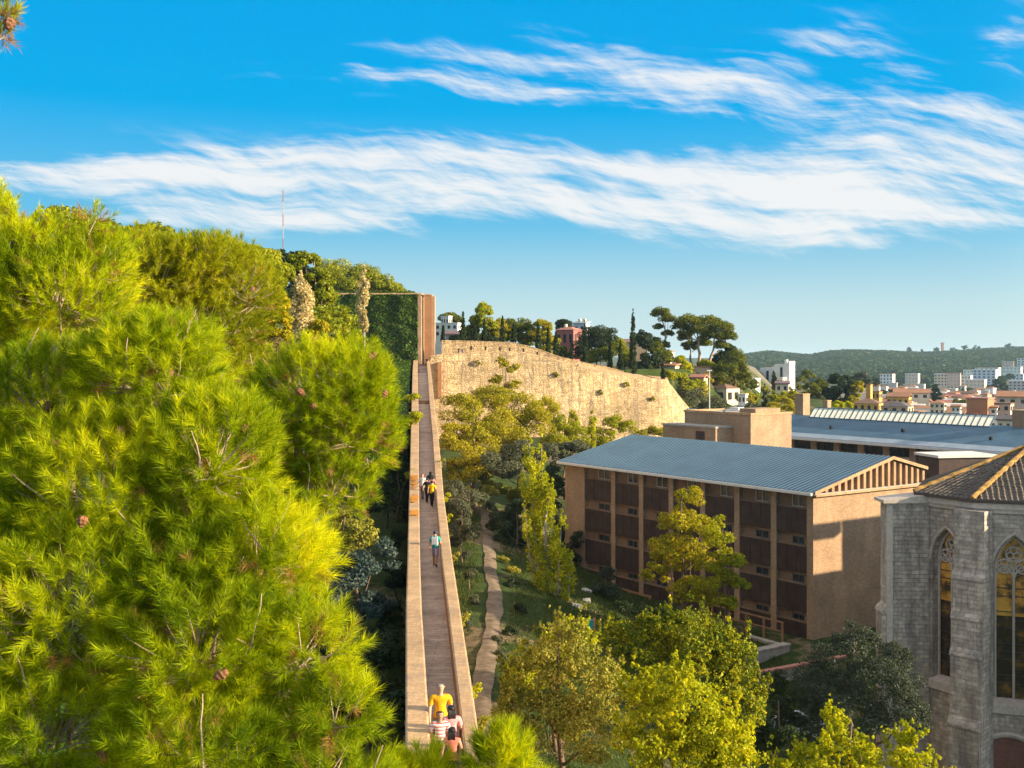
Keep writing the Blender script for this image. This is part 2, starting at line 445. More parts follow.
def path_mat():
    m, T = new_mat('path_mat')
    p = pos(T)
    c = T.ramp(T.noise(p, 1.2, 9, 0.75), [(0.30, (0.08, 0.07, 0.04)), (0.5, (0.17, 0.13, 0.095)), (0.7, (0.27, 0.215, 0.16))])
    nm = T.n('ShaderNodeBump', {'Strength': 0.4, 'Distance': 0.05, 'Height': T.noise(p, 9.0, 5)}).outputs[0]
    out(T, pbsdf(T, c, 0.95, nm, 0.1))
    return m
M['path'] = path_mat()

# ------------------------------------------------------------------ the wall walk: sections along its run
# depth, floor height relative to the camera, and X of (left outer, left inner, right inner, right outer)
_sec = [(28, -10.1, 407.5, 426.5, 462, 474), (40, -10.1, 407.2, 420.3, 449, 458.6), (49.5, -10.1, 408.4, 419, 442.8, 451.4), (70, -9.75, 409.8, 418.3, 437, 442.9),
        (86, -9.35, 410.6, 418, 434.9, 440.6), (102, -8.1, 411.2, 418.2, 432.9, 437.8), (115, -6.6, 411.8, 418.1, 430.8, 434.9), (135, -5.3, 412.2, 417.7, 429.2, 433.2),
        (180, -3.0, 412.8, 417.2, 427.8, 430.8), (221, -1.1, 413.6, 417.6, 426.6, 429.2)]
SEC = []
for dd, z, a, b, c, e in _sec:
    SEC.append((dd, CZ + z) + tuple((q - 512) * dd / F for q in (a, b, c, e)))
near = []
for dd in (8.0, 18.0):                                  # the run goes on under the view point
    k = (dd - 28) / 12.0
    near.append((dd, CZ - 10.1) + tuple(SEC[0][i] + (SEC[1][i] - SEC[0][i]) * k for i in range(2, 6)))
SEC = near + SEC
_sy = np.array([s[0] for s in SEC]); _sa = np.array(SEC)
def wall_x(y): return np.interp(y, _sy, 0.5 * (_sa[:, 3] + _sa[:, 4]))
def walk_z(y): return float(np.interp(y, _sy, _sa[:, 1]))
def walk_col(y, i): return float(np.interp(y, _sy, _sa[:, i]))

# ------------------------------------------------------------------ terrain
def S(a):
    a = np.clip(a, 0.0, 1.0); return a * a * (3 - 2 * a)
def H(x, y):
    x = np.asarray(x, float); y = np.asarray(y, float)
    xw = wall_x(y)
    r = 6.5 - 6.0 * S((x - xw - 3) / 20)
    r = r - 3.5 * S((92 - y) / 15) * S((x - 10) / 9)
    r = r + (8.5 - r) * S((y - 122) / 80) * S((38 - x) / 30)
    town = np.interp(y, [0, 250, 600, 1000, 1500, 2200, 9000], [0.5, 0.5, 0, -10, -10, -8, -8])
    k = S((y - 150) / 90) * S((x - 5) / 30)
    r = r + (town - r) * k
    bench = 12.5 * S((np.interp(y, [215, 240, 290, 420, 600], [34, 40, 62, 100, 110]) + 60 - x) / 45) * S((y - 215) / 40) * (1 - S((y - 520) / 250))
    r = r + np.maximum(bench - r, 0) * S(bench / 2.0)
    yf = np.interp(x, [-40, -17, 1.6, 18, 38], [215, 219, 224, 231, 240])
    xb = np.interp(y, [215, 240, 290, 420, 600], [42, 46, 68, 104, 110])
    pl = S((y - yf) / 2.5) * S((xb - x) / 14) * (1 - S((y - 560) / 250))
    r = r + (22.0 - r) * pl * (r < 22)
    l = 8.5 + 11.0 * S((y - 25) / 55) * S((-x - 11 - y * 0.03) / 20) + 12.0 * S((y - 95) / 80) * S((-x - 12 - (y - 95) * 0.02) / 26) + 9 * S((y - 160) / 120) * S((-x - 25) / 50)
    l = l * (1 - S((y - 700) / 800)) 
    return np.where(x < xw, l, r) * (1 - S((-x - 700) / 500))
def h(x, y): return float(H(x, y))

ys = np.concatenate([np.arange(-60, 20, 5), np.arange(20, 260, 1.6), np.arange(260, 700, 8), np.geomspace(700, 9000, 60)])
sx = np.concatenate([-np.geomspace(9000, 82, 40), np.arange(-80, 110, 1.25), np.geomspace(112, 9000, 60)])
gx, gy = np.meshgrid(sx, ys)
gz = H(gx, gy)
rn = np.random.default_rng(5)
gz = gz + np.where((np.abs(gx) < 120) & (gy < 300), rn.normal(0, 0.05, gz.shape), 0)
near_wall = np.abs(gx - wall_x(gy)) < 1.7
gz = np.where(near_wall & (gy < 222), np.minimum(gz, 6.0), gz)
def grid_mesh(name, X, Y, Z, mat, smooth=True, parent=None):
    ny, nx = X.shape
    me = bpy.data.meshes.new(name)
    v = np.stack([X, Y, Z], -1).reshape(-1, 3).astype(np.float32)
    me.vertices.add(len(v)); me.vertices.foreach_set('co', v.ravel())
    i = np.arange(ny * nx).reshape(ny, nx)
    q = np.stack([i[:-1, :-1], i[:-1, 1:], i[1:, 1:], i[1:, :-1]], -1).reshape(-1, 4).astype(np.int32)
    me.loops.add(q.size); me.loops.foreach_set('vertex_index', q.ravel())
    me.polygons.add(len(q)); me.polygons.foreach_set('loop_start', np.arange(0, q.size, 4, dtype=np.int32))
    if smooth: me.polygons.foreach_set('use_smooth', np.ones(len(q), dtype=bool))
    me.update(calc_edges=True)
    return link(name, me, mat, parent)
setp(grid_mesh('ground', gx, gy, gz, M['ground']), kind='structure')

def ribbon(name, pts, wid, mat, lift=0.05, seed=0):
    rr = random.Random(seed)
    pts = [Vector((p[0], p[1], 0)) for p in pts]
    fine = []
    for a, b in zip(pts, pts[1:]):
        n = max(2, int((b - a).length / 1.2))
        fine += [a.lerp(b, i / n) for i in range(n)]
    fine.append(pts[-1])
    rows = []
    for i, p in enumerate(fine):
        t = (fine[min(i+1, len(fine)-1)] - fine[max(i-1, 0)]).normalized(); nrm = Vector((t.y, -t.x, 0))
        wl = wid * (1 + 0.16 * math.sin(i * 0.55 + seed) + 0.10 * math.sin(i * 1.7)) / 2; wr = wid * (1 + 0.16 * math.sin(i * 0.43 + 2 + seed) + 0.10 * math.sin(i * 1.3)) / 2
        row = []
        for k in range(7):
            q = p + nrm * (-wl + (wl + wr) * k / 6)
            row.append((q.x, q.y, h(q.x, q.y) + lift + 0.06 * (1 - abs(k - 3) / 3)))
        rows.append(row)
    mb = MB().strip(rows, flip=True)
    return setp(mb.build(name, mat, smooth=True), kind='structure')
def GP(px, py, guess=80.0):
    """where the view line through a pixel meets the ground"""
    d0 = 20.0
    while d0 < 3000:
        p = P(px, py, d0)
        if p.z <= h(p.x, p.y): break
        d0 *= 1.01
    return P(px, py, d0)
ribbon('path', [GP(500, 800), GP(488, 740), GP(481, 695), GP(488, 655), GP(495, 615), GP(494, 590), GP(490, 565), GP(488, 540), GP(485, 515)], 1.05, M['path'], 0.08)
ribbon('path', [(-24.5, 130), (-20, 112), (-17, 96), (-15, 80), (-14.5, 60)], 3.6, plain('grey_lane', (0.22, 0.22, 0.23), 0.9), 0.06, 4)

# ------------------------------------------------------------------ town wall with its walk
tw = thing('town_wall', 'long narrow stone town wall with a paved walk between two brick parapets', 'town wall', (SEC[2][2], SEC[2][0], 5))
PH = 1.1
fine = []
yy = 8.0
while yy <= 221.01:
    fine.append(yy); yy += 1.5 if yy < 120 else 3.0
def cols(y): return [walk_col(y, i) for i in (2, 3, 4, 5)]
mb = MB()
rows = []
for y in fine:
    c = cols(y); z = walk_z(y)
    rows.append([(c[1] - 0.02, y, z), ((c[1] + c[2]) / 2, y, z), (c[2] + 0.02, y, z)])
mb.strip(rows, flip=True).build('walkway', M['walk'], tw, True)
def parapet(i, j, side):
    mb = MB(); rr = random.Random(i)
    rows = []
    for y in fine:
        c = cols(y); z = walk_z(y); a = c[i]; b = c[j]
        jz = rr.uniform(-0.02, 0.02)
        rows.append([(a, y, z - 0.4), (a, y, z + PH - 0.1 + jz), (a - 0.05, y, z + PH - 0.1 + jz), (a - 0.05, y, z + PH - 0.02 + jz), (a, y, z + PH + jz), (b, y, z + PH + jz), (b + 0.05, y, z + PH - 0.02 + jz),
                     (b + 0.05, y, z + PH - 0.1 + jz), (b, y, z + PH - 0.1 + jz), (b, y, z - 0.4)])
    mb.strip(rows, flip=True)
    return mb.build('parapet', M['coping'], tw, True)
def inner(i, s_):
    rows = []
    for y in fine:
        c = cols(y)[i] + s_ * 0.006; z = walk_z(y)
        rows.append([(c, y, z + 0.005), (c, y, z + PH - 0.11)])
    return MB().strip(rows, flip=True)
M['glow_brick'] = masonry('painted_glow_brick', (0.60, 0.29, 0.11), (0.48, 0.22, 0.08), (0.40, 0.25, 0.14), 0.28, 0.085, 0.012, (0.25, 0.14, 0.08), 0.5, bump=0.5, big=0.35)  # orange glow of bounced sunlight put into the brick colour
pl_ = parapet(0, 1, 0); setp(pl_, 'left parapet patched with orange lichen'); pr_ = parapet(2, 3, 1)
inner(2, -1).build('inner_face', M['glow_brick'], pr_, True); inner(1, 1).build('inner_face', M['glow_brick'], pl_, True)
mb = MB(); rows = []
for y in fine:
    c = cols(y); z = walk_z(y)
    rows.append([(c[0] - 0.35, y, 3.0), (c[0] + 0.02, y, z - 0.3), (c[3] - 0.02, y, z - 0.3), (c[3] + 0.5, y, 3.0)])
mb.strip(rows, flip=True).build('wall_body', M['wallstone'], tw, True)
mb = MB()
for k in range(7):                                       # steps up to the tower
    y = 196 + k * 3.4
    c = cols(y); mb.box(c[1], y, walk_z(y) - 0.2, c[2], y + 3.5, walk_z(y) + 0.02 + 0.22)
mb.build('steps', M['walk'], tw, True)
y = 134; c = cols(y)
MB().box(c[1], y, walk_z(y) - 0.3, c[2], y + 1.6, walk_z(y) + 0.4).build('landing', M['coping'], tw, True)
mb = MB(); rr = random.Random(2)
for (y0, y1) in ((73, 80), (67.5, 70.5), (62, 64)):      # lichen on the left parapet
    for k in range(26):
        y = rr.uniform(y0, y1); c = cols(y)
        x = rr.uniform(c[0] + 0.05, c[1] - 0.05); r0 = rr.uniform(0.08, 0.26)
        n = 9
        ring = [(min(max(x + r0 * (0.7 + 0.5 * rr.random()) * math.cos(2*math.pi*i/n), c[0]), c[1]), y + 1.8 * r0 * (0.7 + 0.5 * rr.random()) * math.sin(2*math.pi*i/n), walk_z(y) + PH + 0.03 + 0.0008*k) for i in range(n)]
        mb.add(ring, [tuple(range(n))])
mb.build('lichen', M['lichen'], pl_, True)

# gate tower at the end of the walk: brick post and ivy block
bt = thing('brick_tower', 'tall slim brick pier at the far end of the wall walk', 'tower', (P(430, 352, 224).x, 224, 20))
x0 = P(424.6, 0, 224).x; x1 = P(434.4, 0, 224).x
MB().box(x0, 223, 16, x1 - 0.45, 226, P(0, 295.5, 224).z).build('shaft', M['redbrick'], bt, True)
MB().box(x1 - 0.44, 223.3, 16, x1 + 0.1, 226, P(0, 296.5, 224).z).build('side_facing', M['tanbrick'], bt, True)
MB().box(x0 - 0.08, 222.9, P(0, 295.5, 224).z, x1 - 0.38, 226.1, P(0, 295.5, 224).z + 0.25).build('cap', M['coping'], bt, True)

# ------------------------------------------------------------------ rampart (long sunlit wall)
rp = thing('rampart_wall', 'high sunlit rubble stone rampart stepping down to the right behind the trees', 'rampart', (P(440, 0, 218).x, 218, 8))
TOP = [(430.5, 356, 217.5), (444, 353.6, 218), (480, 352.3, 220), (520, 351.8, 222), (545, 357, 223.5), (575, 366, 225.5), (600, 371.5, 227), (640, 377.5, 231), (664, 379.5, 233.5)]
tp = [P(*q) for q in TOP]
def lerp_poly(pts, n):
    L = [0]
    for a, b in zip(pts, pts[1:]): L.append(L[-1] + (b - a).length)
    o = []
    for i in range(n + 1):
        s = L[-1] * i / n
        k = max(j for j in range(len(L)) if L[j] <= s + 1e-9); k = min(k, len(pts) - 2)
        o.append(pts[k].lerp(pts[k+1], (s - L[k]) / (L[k+1] - L[k])))
    return o
tops = lerp_poly(tp, 70)
endp = [P(664, 379.5, 233.5).lerp(P(693, 414, 239), t) for t in np.linspace(0, 1, 12)][1:]
rs = np.random.default_rng(3)
rows = []
for i, p in enumerate(tops + endp):
    base = 5.0 if i > 5 else 7.0
    col = []
    zt = p.z + rs.uniform(-0.12, 0.12) * (1 if i < len(tops) else 2.5)
    for k in range(15):
        t = k / 14
        q = Vector((p.x, p.y - 2.0 * (1 - t), base + (zt - base) * t))
        col.append((q.x + rs.normal(0, 0.03), q.y + rs.normal(0, 0.025), q.z))
    rows.append(col)
MB().strip(rows, flip=True).build('wall_face', M['rampart'], rp, True)
rows = []
BK = 6.0
for i, p in enumerate(tops + endp):
    rows.append([(p.x, p.y - 0.02, p.z - 0.15), (p.x, p.y + 0.05, p.z + 0.05), (p.x + 0.4, p.y + 0.9, p.z + 0.05), (p.x + 0.45, p.y + 1.0, p.z - 0.7), (p.x + 1.5, p.y + BK, p.z - (0.6 if i < len(tops) else 0.3) + (1.0 if i > 40 and i < len(tops) else 0)), (p.x + 1.5, p.y + BK + 1, p.z - 1.0), (p.x + 1.5, p.y + BK + 1, 6)])
MB().strip(rows, flip=True).build('wall_top', M['rampart_top'], rp, True)
RT = [(441.5, 340.2, 224.5), (475, 340.8, 226), (513, 342.3, 228), (535, 347.5, 229), (560, 356.5, 230), (585, 362.5, 231.5), (604, 366, 233), (624, 371, 235)]
rt = lerp_poly([P(*q) for q in RT], 40)
rows = []
for p in rt:
    rows.append([(p.x, p.y, p.z - 3.2), (p.x, p.y, p.z - 0.15), (p.x, p.y - 0.06, p.z - 0.15), (p.x, p.y - 0.06, p.z), (p.x, p.y + 0.7, p.z), (p.x, p.y + 0.7, p.z - 3.2)])
m_ = MB().strip(rows, flip=True); m_.strip([rows[0][1:5], [ (q[0], q[1], q[2]-3) for q in rows[0][1:5]]])
m_.build('rear_parapet', M['rampart'], rp, True)
for px in (471, 485, 498, 511, 524.5, 536):
    q = P(px, 346.5, 1); k = min(rt, key=lambda p: abs(P(px, 0, p.y).x - p.x))
    MB().box(-0.22, -0.05, -0.4, 0.22, 0.15, 0.35).build('loophole', M['dark'], rp).location = Vector((k.x, k.y + 0.02, k.z - 1.45 if px < 515 else k.z - 1.1)) - rp.location
p = P(440, 362, 217.7)
MB().box(p.x - 0.38, p.y - 1.2, P(0, 398, 217).z, p.x + 0.38, p.y + 0.4, p.z).build('brick_pilaster', M['redbrick'], rp, True)

# ------------------------------------------------------------------ modern brick building: local x along the long front, y inwards
EU = Vector((0.571, -0.821, 0)); ROT = math.atan2(-0.821, 0.571)
def LOC(o, u, w_, z=0.0):
    ew = Vector((0.821, 0.571, 0)); return Vector(o) + EU * u + ew * w_ + Vector((0, 0, z))
ob = thing('brick_block', 'four storey tan brick building with blue zinc roof and brown panels between piers', 'building', (5.8, 120, 0.5), ROT)
L, W, E = 34.0, 15.0, 12.35
MB().prism([(0, 0.36), (L, 0.36), (L, W), (0, W)], -6.0, E).build('brick_wall', M['tanbrick'], ob)
# eaves, roof
RX = 10.1
mb = MB()
prof = [(-0.65, E + 0.12), (RX, E + 2.6), (W + 0.1, E + 1.4), (W + 0.1, E + 1.15), (RX, E + 2.35), (-0.65, E - 0.1)]
def profile(mb, prof, x0, x1, mi=0):
    n = len(prof)
    vs = [(x0, y, z) for y, z in prof] + [(x1, y, z) for y, z in prof]
    fs = [tuple(range(n)), tuple(reversed(range(n, 2*n)))] + [(i, n+i, n+(i+1) % n, (i+1) % n) for i in range(n)]
    return mb.add(vs, fs, mi)
rf = profile(mb, prof, -0.5, L + 0.45).build('roof', M['zinc'], ob)
mb = MB()
for i in range(int((L + 0.9) / 0.5) + 1):               # raised seams
    x = -0.5 + i * 0.5
    profile(mb, [(-0.62, E + 0.13), (RX, E + 2.605), (RX, E + 2.66), (-0.62, E + 0.19)], x, x + 0.05)
mb.build('roof_seams', M['zinc_plain'], rf)
MB().box(-0.5, -0.83, E - 0.14, L + 0.45, -0.66, E + 0.10).build('gutter', M['white_trim'], ob)
profile(MB(), [(-0.6, E - 0.12), (W, E - 0.12), (W, E - 0.02), (-0.6, E - 0.02)], -0.45, L + 0.40).build('eaves_slab', M['concrete'], ob)
# gable of ribbed boards, set under the verge
mb = MB()
def roofz(y): return E + 0.12 + (y + 0.65) * (2.48 / (RX + 0.65)) if y < RX else E + 2.6 - (y - RX) * 1.2 / (W - RX)
y = 0.3
k = 0
while y < W - 0.1:
    wd = 0.42
    x = L + (0.30 if k % 2 == 0 else 0.06)
    y1 = min(y + wd, W)
    z0 = roofz(y) - 0.32; z1 = roofz(y1) - 0.32
    if z1 > E + 0.05 and z0 > E + 0.02:
        mb.prism([(L - 0.2, y), (x, y + (0.06 if k % 2 == 0 else -0.0)), (x, y1 - (0.06 if k % 2 == 0 else 0)), (L - 0.2, y1)], E + 0.0, [z0, z0, z1, z1])
    y += wd; k += 1
mb.build('gable_boards', plain('gable_board', (0.35, 0.225, 0.13), 0.85, 0.25, 1.5), ob)
profile(MB(), [(-0.4, E + 0.18), (RX, E + 2.63), (W + 0.12, E + 1.43), (W + 0.12, E + 1.15), (RX, E + 2.35), (-0.4, E - 0.08)], L + 0.46, L + 0.56).build('verge', M['coping'], ob)
MB().box(L - 0.02, -0.1, E - 0.30, L + 0.42, W, E - 0.13).build('gable_coping', M['coping'], ob)
# piers, panels, windows
uu = [0.0] + [34 * (0.111 + 0.127 * i) for i in range(8)]
PW = 0.62
MB().box(0.02, -0.02, -6, 3.4, 0.40, E - 0.13).build('end_wall', M['tanbrick'], ob)
for i in range(8):
    u = uu[i + 1]
    if i == 7: a, b = L - 0.66, L + 0.02
    elif i == 0: continue
    else: a, b = u - PW / 2, u + PW / 2
    MB().box(a, -0.02, -6, b, 0.40, E - 0.13).build('pier', M['tanbrick'], ob)
levels = [(12.22, 11.0, 8.6), (8.6, 7.8, 5.35), (5.35, 4.55, 2.0), (2.0, 1.35, -0.8)]      # strip top, strip bottom, panel bottom
for i in range(1, 8):
    a = uu[i] + (PW / 2 if i > 1 else 0.02) + 0.02; b = (uu[i + 1] - PW / 2 if i < 7 else L - 0.66) - 0.02
    if i == 1: a = 3.42
    for k, (t0, t1, t2) in enumerate(levels):
        mb = MB(); n = 3; wdt = (b - a) / n
        for q in range(n):
            mb.box(a + q * wdt + 0.02, 0.06, t2 + 0.14, a + (q + 1) * wdt - 0.02, 0.30, t1 - 0.10)
            for s_ in range(6):
                xx = a + q * wdt + 0.06 + s_ * (wdt - 0.12) / 5.5
                mb.box(xx, 0.035, t2 + 0.15, xx + 0.05, 0.061, t1 - 0.11)
        mb.build('cladding_panel', M['cladding'], ob)
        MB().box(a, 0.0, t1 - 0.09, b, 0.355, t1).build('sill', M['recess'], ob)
        wx0 = a + (b - a) * 0.47; wx1 = b - 0.35; z0, z1 = t1 + 0.02, t0 - 0.1
        fr = MB()
        fr.box(wx0, 0.22, z0, wx1, 0.355, z0 + 0.07); fr.box(wx0, 0.22, z1 - 0.07, wx1, 0.355, z1)
        for xx in (wx0, (wx0 + wx1) / 2 - 0.03, wx1 - 0.07): fr.box(xx, 0.22, z0 + 0.07, xx + 0.07, 0.355, z1 - 0.07)
        wn = fr.build('window', M['frame'] if k == 0 else M['frame_dark'], ob)
        MB().box(wx0 + 0.02, 0.30, z0 + 0.02, wx1 - 0.02, 0.345, z1 - 0.02).build('pane', M['glass'], wn)
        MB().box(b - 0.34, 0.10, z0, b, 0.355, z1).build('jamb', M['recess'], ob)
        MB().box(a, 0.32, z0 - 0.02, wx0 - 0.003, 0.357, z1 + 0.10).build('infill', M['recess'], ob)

# fence, terrace wall and low wall by the foot of the front
rl = thing('wooden_railing', 'rusty brown post and rail fence along the terrace by the building', 'railing', LOC(ob.location, 25.4, -3.2, -0.1), ROT)
MB().box(0, -0.05, 1.9, 8.2, 0.05, 2.02).build('top_rail', M['rust'], rl)
MB().box(0, -0.04, 1.15, 8.2, 0.04, 1.25).build('lower_rail', M['rust'], rl)
for k in range(5): MB().box(k * 2.0, -0.07, -0.3, k * 2.0 + 0.14, 0.07, 2.0).build('post', M['rust'], rl)
tr_ = thing('terrace_wall', 'grey concrete terrace wall below the rusty railing', 'retaining wall', (18.2, 86.6, -3.0), math.atan2(0.571, 0.821))
MB().box(0, 0, 0, 5.4, 0.6, 3.75).build('wall_body', M['concrete'], tr_)
MB().box(-0.06, -0.08, 3.75, 5.5, 0.68, 3.87).build('coping', M['concrete'], tr_)
MB().box(4.8, 0.6, 0, 5.4, 4.2, 3.75).build('return_wall', M['concrete'], tr_)
lw = thing('low_wall', 'low wall with a red tiled coping leading from the yard to the church', 'wall', (P(762, 0, 84).x, 84, -2.5), math.atan2(0.50, 0.866))
MB().box(0, 0, 0, 12, 0.35, 2.55).build('wall_body', M['concrete'], lw)
MB().box(-0.05, -0.08, 2.55, 12.05, 0.43, 2.70).build('coping', M['redtile'], lw)
fe = thing('edging_rail', 'low brown timber edging along the foot of the brick piers', 'edging', LOC(ob.location, 6, -1.0, 0.0), ROT)
MB().box(0, 0, 0.3, 9, 0.12, 0.5).build('beam', M['rust'], fe)
for k in range(4): MB().box(k * 2.9, 0.0, -0.5, k * 2.9 + 0.14, 0.14, 0.32).build('post', M['rust'], fe)

# ------------------------------------------------------------------ second building with ridge skylights
o2 = P(787, 436, 166.5); o2.z = 0
b2 = thing('long_hall', 'long hall with blue zinc roof and a row of white skylights along its ridge', 'building', o2, ROT)
E2 = CZ - 11.5; L2 = 62.0
MB().prism([(-12, 0.4), (L2, 0.4), (L2, 20), (-12, 20)], -4, E2 - 0.1).build('wall', plain('white_brick', (0.52, 0.47, 0.41), 0.9, 0.2, 2.0), b2)
profile(MB(), [(-1.1, E2), (9.5, E2 + 2.7), (20.5, E2 + 0.1), (20.5, E2 - 0.1), (9.5, E2 + 2.4), (-1.1, E2 - 0.25)], -12, L2).build('roof', M['zinc_plain'], b2)
MB().box(-12, -1.35, E2 - 0.32, L2, -1.11, E2 + 0.02).build('gutter', M['white_trim'], b2)
profile(MB(), [(-1.05, E2 + 0.01), (0.9, E2 + 0.48), (0.9, E2 + 0.55), (-1.05, E2 + 0.12)], -12, L2).build('eaves_band', plain('pale_zinc_edge', (0.26, 0.31, 0.36), 0.5, 0.15, 0.5), b2)
m_, T = new_mat('skylight_glass')
out(T, T.n('ShaderNodeMixShader', {0: 0.6, 1: T.n('ShaderNodeBsdfDiffuse', {'Color': (0.80, 0.78, 0.68, 1)}).outputs[0], 2: T.n('ShaderNodeBsdfTranslucent', {'Color': (0.95, 0.93, 0.84, 1)}).outputs[0]}).outputs[0])
M['skylight'] = m_
for i in range(8):
    u = -2.9 + i * 3.85
    mb = MB()
    y0, z0, y1, z1 = 8.5, E2 + 2.5, 9.8, E2 + 3.95
    for q in range(5):
        a = u + q * 0.95
        mb.prism([(a - 0.05, y0), (a + 0.05, y0), (a + 0.05, y1), (a - 0.05, y1)], [z0 - 0.1, z0 - 0.1, z1 - 0.1, z1 - 0.1], [z0 + 0.06, z0 + 0.06, z1 + 0.06, z1 + 0.06])
    mb.box(u - 0.04, y1, z1 - 0.1, u + 3.84, y1 + 0.14, z1 + 0.08); mb.box(u - 0.04, y0 - 0.12, E2 + 2.2, u + 3.84, y0, z0 + 0.05)
    sk = mb.build('skylight', M['zinc_plain'], b2)
    mb = MB()
    for q in range(4):
        a = u + q * 0.95
        mb.add([(a + 0.08, y0 + 0.02, z0), (a + 0.87, y0 + 0.02, z0), (a + 0.87, y1 - 0.02, z1 - 0.02), (a + 0.08, y1 - 0.02, z1 - 0.02)], [(0, 1, 2, 3)])
    mb.build('pane', M['skylight'], sk)
for i in range(12):
    u = -8 + i * 4.2
    MB().box(u, -0.12, E2 - 4.0, u + 1.0, 0.5, E2 - 0.33).build('pier', M['tanbrick'], b2)
    fr = MB(); fr.box(u + 1.05, 0.25, E2 - 1.75, u + 4.15, 0.38, E2 - 1.65); fr.box(u + 1.05, 0.25, E2 - 0.42, u + 4.15, 0.38, E2 - 0.34)
    for q in range(4): fr.box(u + 1.05 + q * 1.0, 0.25, E2 - 1.64, u + 1.15 + q * 1.0, 0.38, E2 - 0.43)
    wn = fr.build('window', M['cladding'], b2)
    MB().box(u + 1.1, 0.33, E2 - 1.7, u + 4.1, 0.395, E2 - 0.4).build('pane', M['glass'], wn)
    if i % 2 == 1:
        wn = MB().box(u + 1.4, 0.3, E2 - 4.4, u + 2.9, 0.38, E2 - 3.1).build('window', M['frame'], b2)
        MB().box(u + 1.5, 0.28, E2 - 4.3, u + 2.8, 0.31, E2 - 3.2).build('pane', M['glass'], wn)
for (u, w0) in ((5, 3.6), (17, 4.2), (31, 3.2), (43, 4.4)):
    MB().box(u, w0, E2 + 1.0, u + 0.35, w0 + 0.35, E2 + 0.35 * w0 * 0.8 + 0.65).build('roof_vent', M['dark'], b2)
# chimney-like brick stacks on its roof and beyond
def stack(px0, px1, py0, py1, dd, label, mat='tanbrick', rot=ROT, cap=True):
    c_ = P((px0 + px1) / 2, py1, dd); wd = (px1 - px0) * dd / F * 0.72
    t = thing('brick_stack', label, 'brick stack', c_, rot)
    hh = (py1 - py0) * dd / F
    MB().box(-wd/2, -wd/2, -3, wd/2, wd/2, hh).build('shaft', M[mat], t)
    if cap: MB().box(-wd/2 - 0.06, -wd/2 - 0.06, hh, wd/2 + 0.06, wd/2 + 0.06, hh + 0.15).build('cap', M['coping'], t)
    return t
stack(795.5, 809.5, 394.5, 413, 178, 'pale tan brick stack rising left of the skylight row')
stack(823, 831, 401, 412, 182, 'short tan brick stack standing just behind the skylight row')
stack(1013, 1036, 411, 446, 146, 'broad grey tan brick stack at the right end of the zinc hall', 'tanbrick')
bb = thing('brick_annex', 'flat roofed tan brick block with a lower wing and dark door', 'building', (29.3, 135, 0), ROT)
ZB = CZ - (415.5 - HY) * 135 / F
MB().prism([(-11.6, 0), (0, 0), (0, 7.4), (-11.6, 7.4)], 0, ZB).build('wall', M['tanbrick'], bb)
mb = MB()
for (a0, b0, a1, b1) in ((-11.7, -0.1, 0.1, 0.25), (-11.7, 7.25, 0.1, 7.5), (-11.7, 0.25, -11.35, 7.25), (-0.25, 0.25, 0.1, 7.25)): mb.box(a0, b0, ZB, a1, b1, ZB + 0.28)
mb.build('roof_parapet', M['coping'], bb)
MB().box(-11.35, 0.25, ZB, -0.25, 7.25, ZB + 0.05).build('roof_deck', M['concrete'], bb)
MB().box(-3.3, 1.5, ZB + 0.05, -0.6, 6.0, ZB + 0.75).build('roof_box', M['tanbrick'], bb)
ZW = CZ - (430 - HY) * 133 / F
MB().prism([(-12.5, -3.0), (-3.0, -3.0), (-3.0, -0.02), (-12.5, -0.02)], 0, ZW).build('wing', M['tanbrick'], bb)
MB().box(-12.6, -3.1, ZW, -2.9, -0.03, ZW + 0.22).build('wing_roof', M['concrete'], bb)
MB().box(-6.4, -3.08, ZW - 3.0, -4.9, -2.98, ZW - 0.45).build('door', M['cladding'], bb)
mb = MB().box(-7.2, 2.2, ZB + 0.3, -3.6, 4.6, ZB + 0.42)
mb.box(-7.0, 2.4, ZB + 0.05, -6.8, 2.6, ZB + 0.3); mb.box(-4.0, 4.2, ZB + 0.05, -3.8, 4.4, ZB + 0.3); mb.box(-6.3, 2.9, ZB + 0.42, -4.8, 3.9, ZB + 0.75)
t = thing('roof_machine', 'white ventilation unit on the flat roof of the tan brick block', 'ventilation unit', (29.3, 135, 0), ROT)
mb.build('casing', M['white_trim'], t)
# dark box and white-roofed shed between the hall and the church
p0 = P(939, 452, 128)
sh = thing('roof_hut', 'dark brown boxy hut with a pale flat roof between the zinc hall and the church', 'hut', (p0.x, p0.y, 0), ROT + 1.15)
MB().prism([(0, 0), (6.8, 0), (6.8, 4.5), (0, 4.5)], 4, CZ - (458.5 - HY) * 128 / F).build('wall', M['cladding'], sh)
ZS = CZ - (458 - HY) * 128 / F
MB().box(-0.25, -0.25, ZS, 7.4, 4.9, ZS + 0.3).build('roof', M['white_trim'], sh)
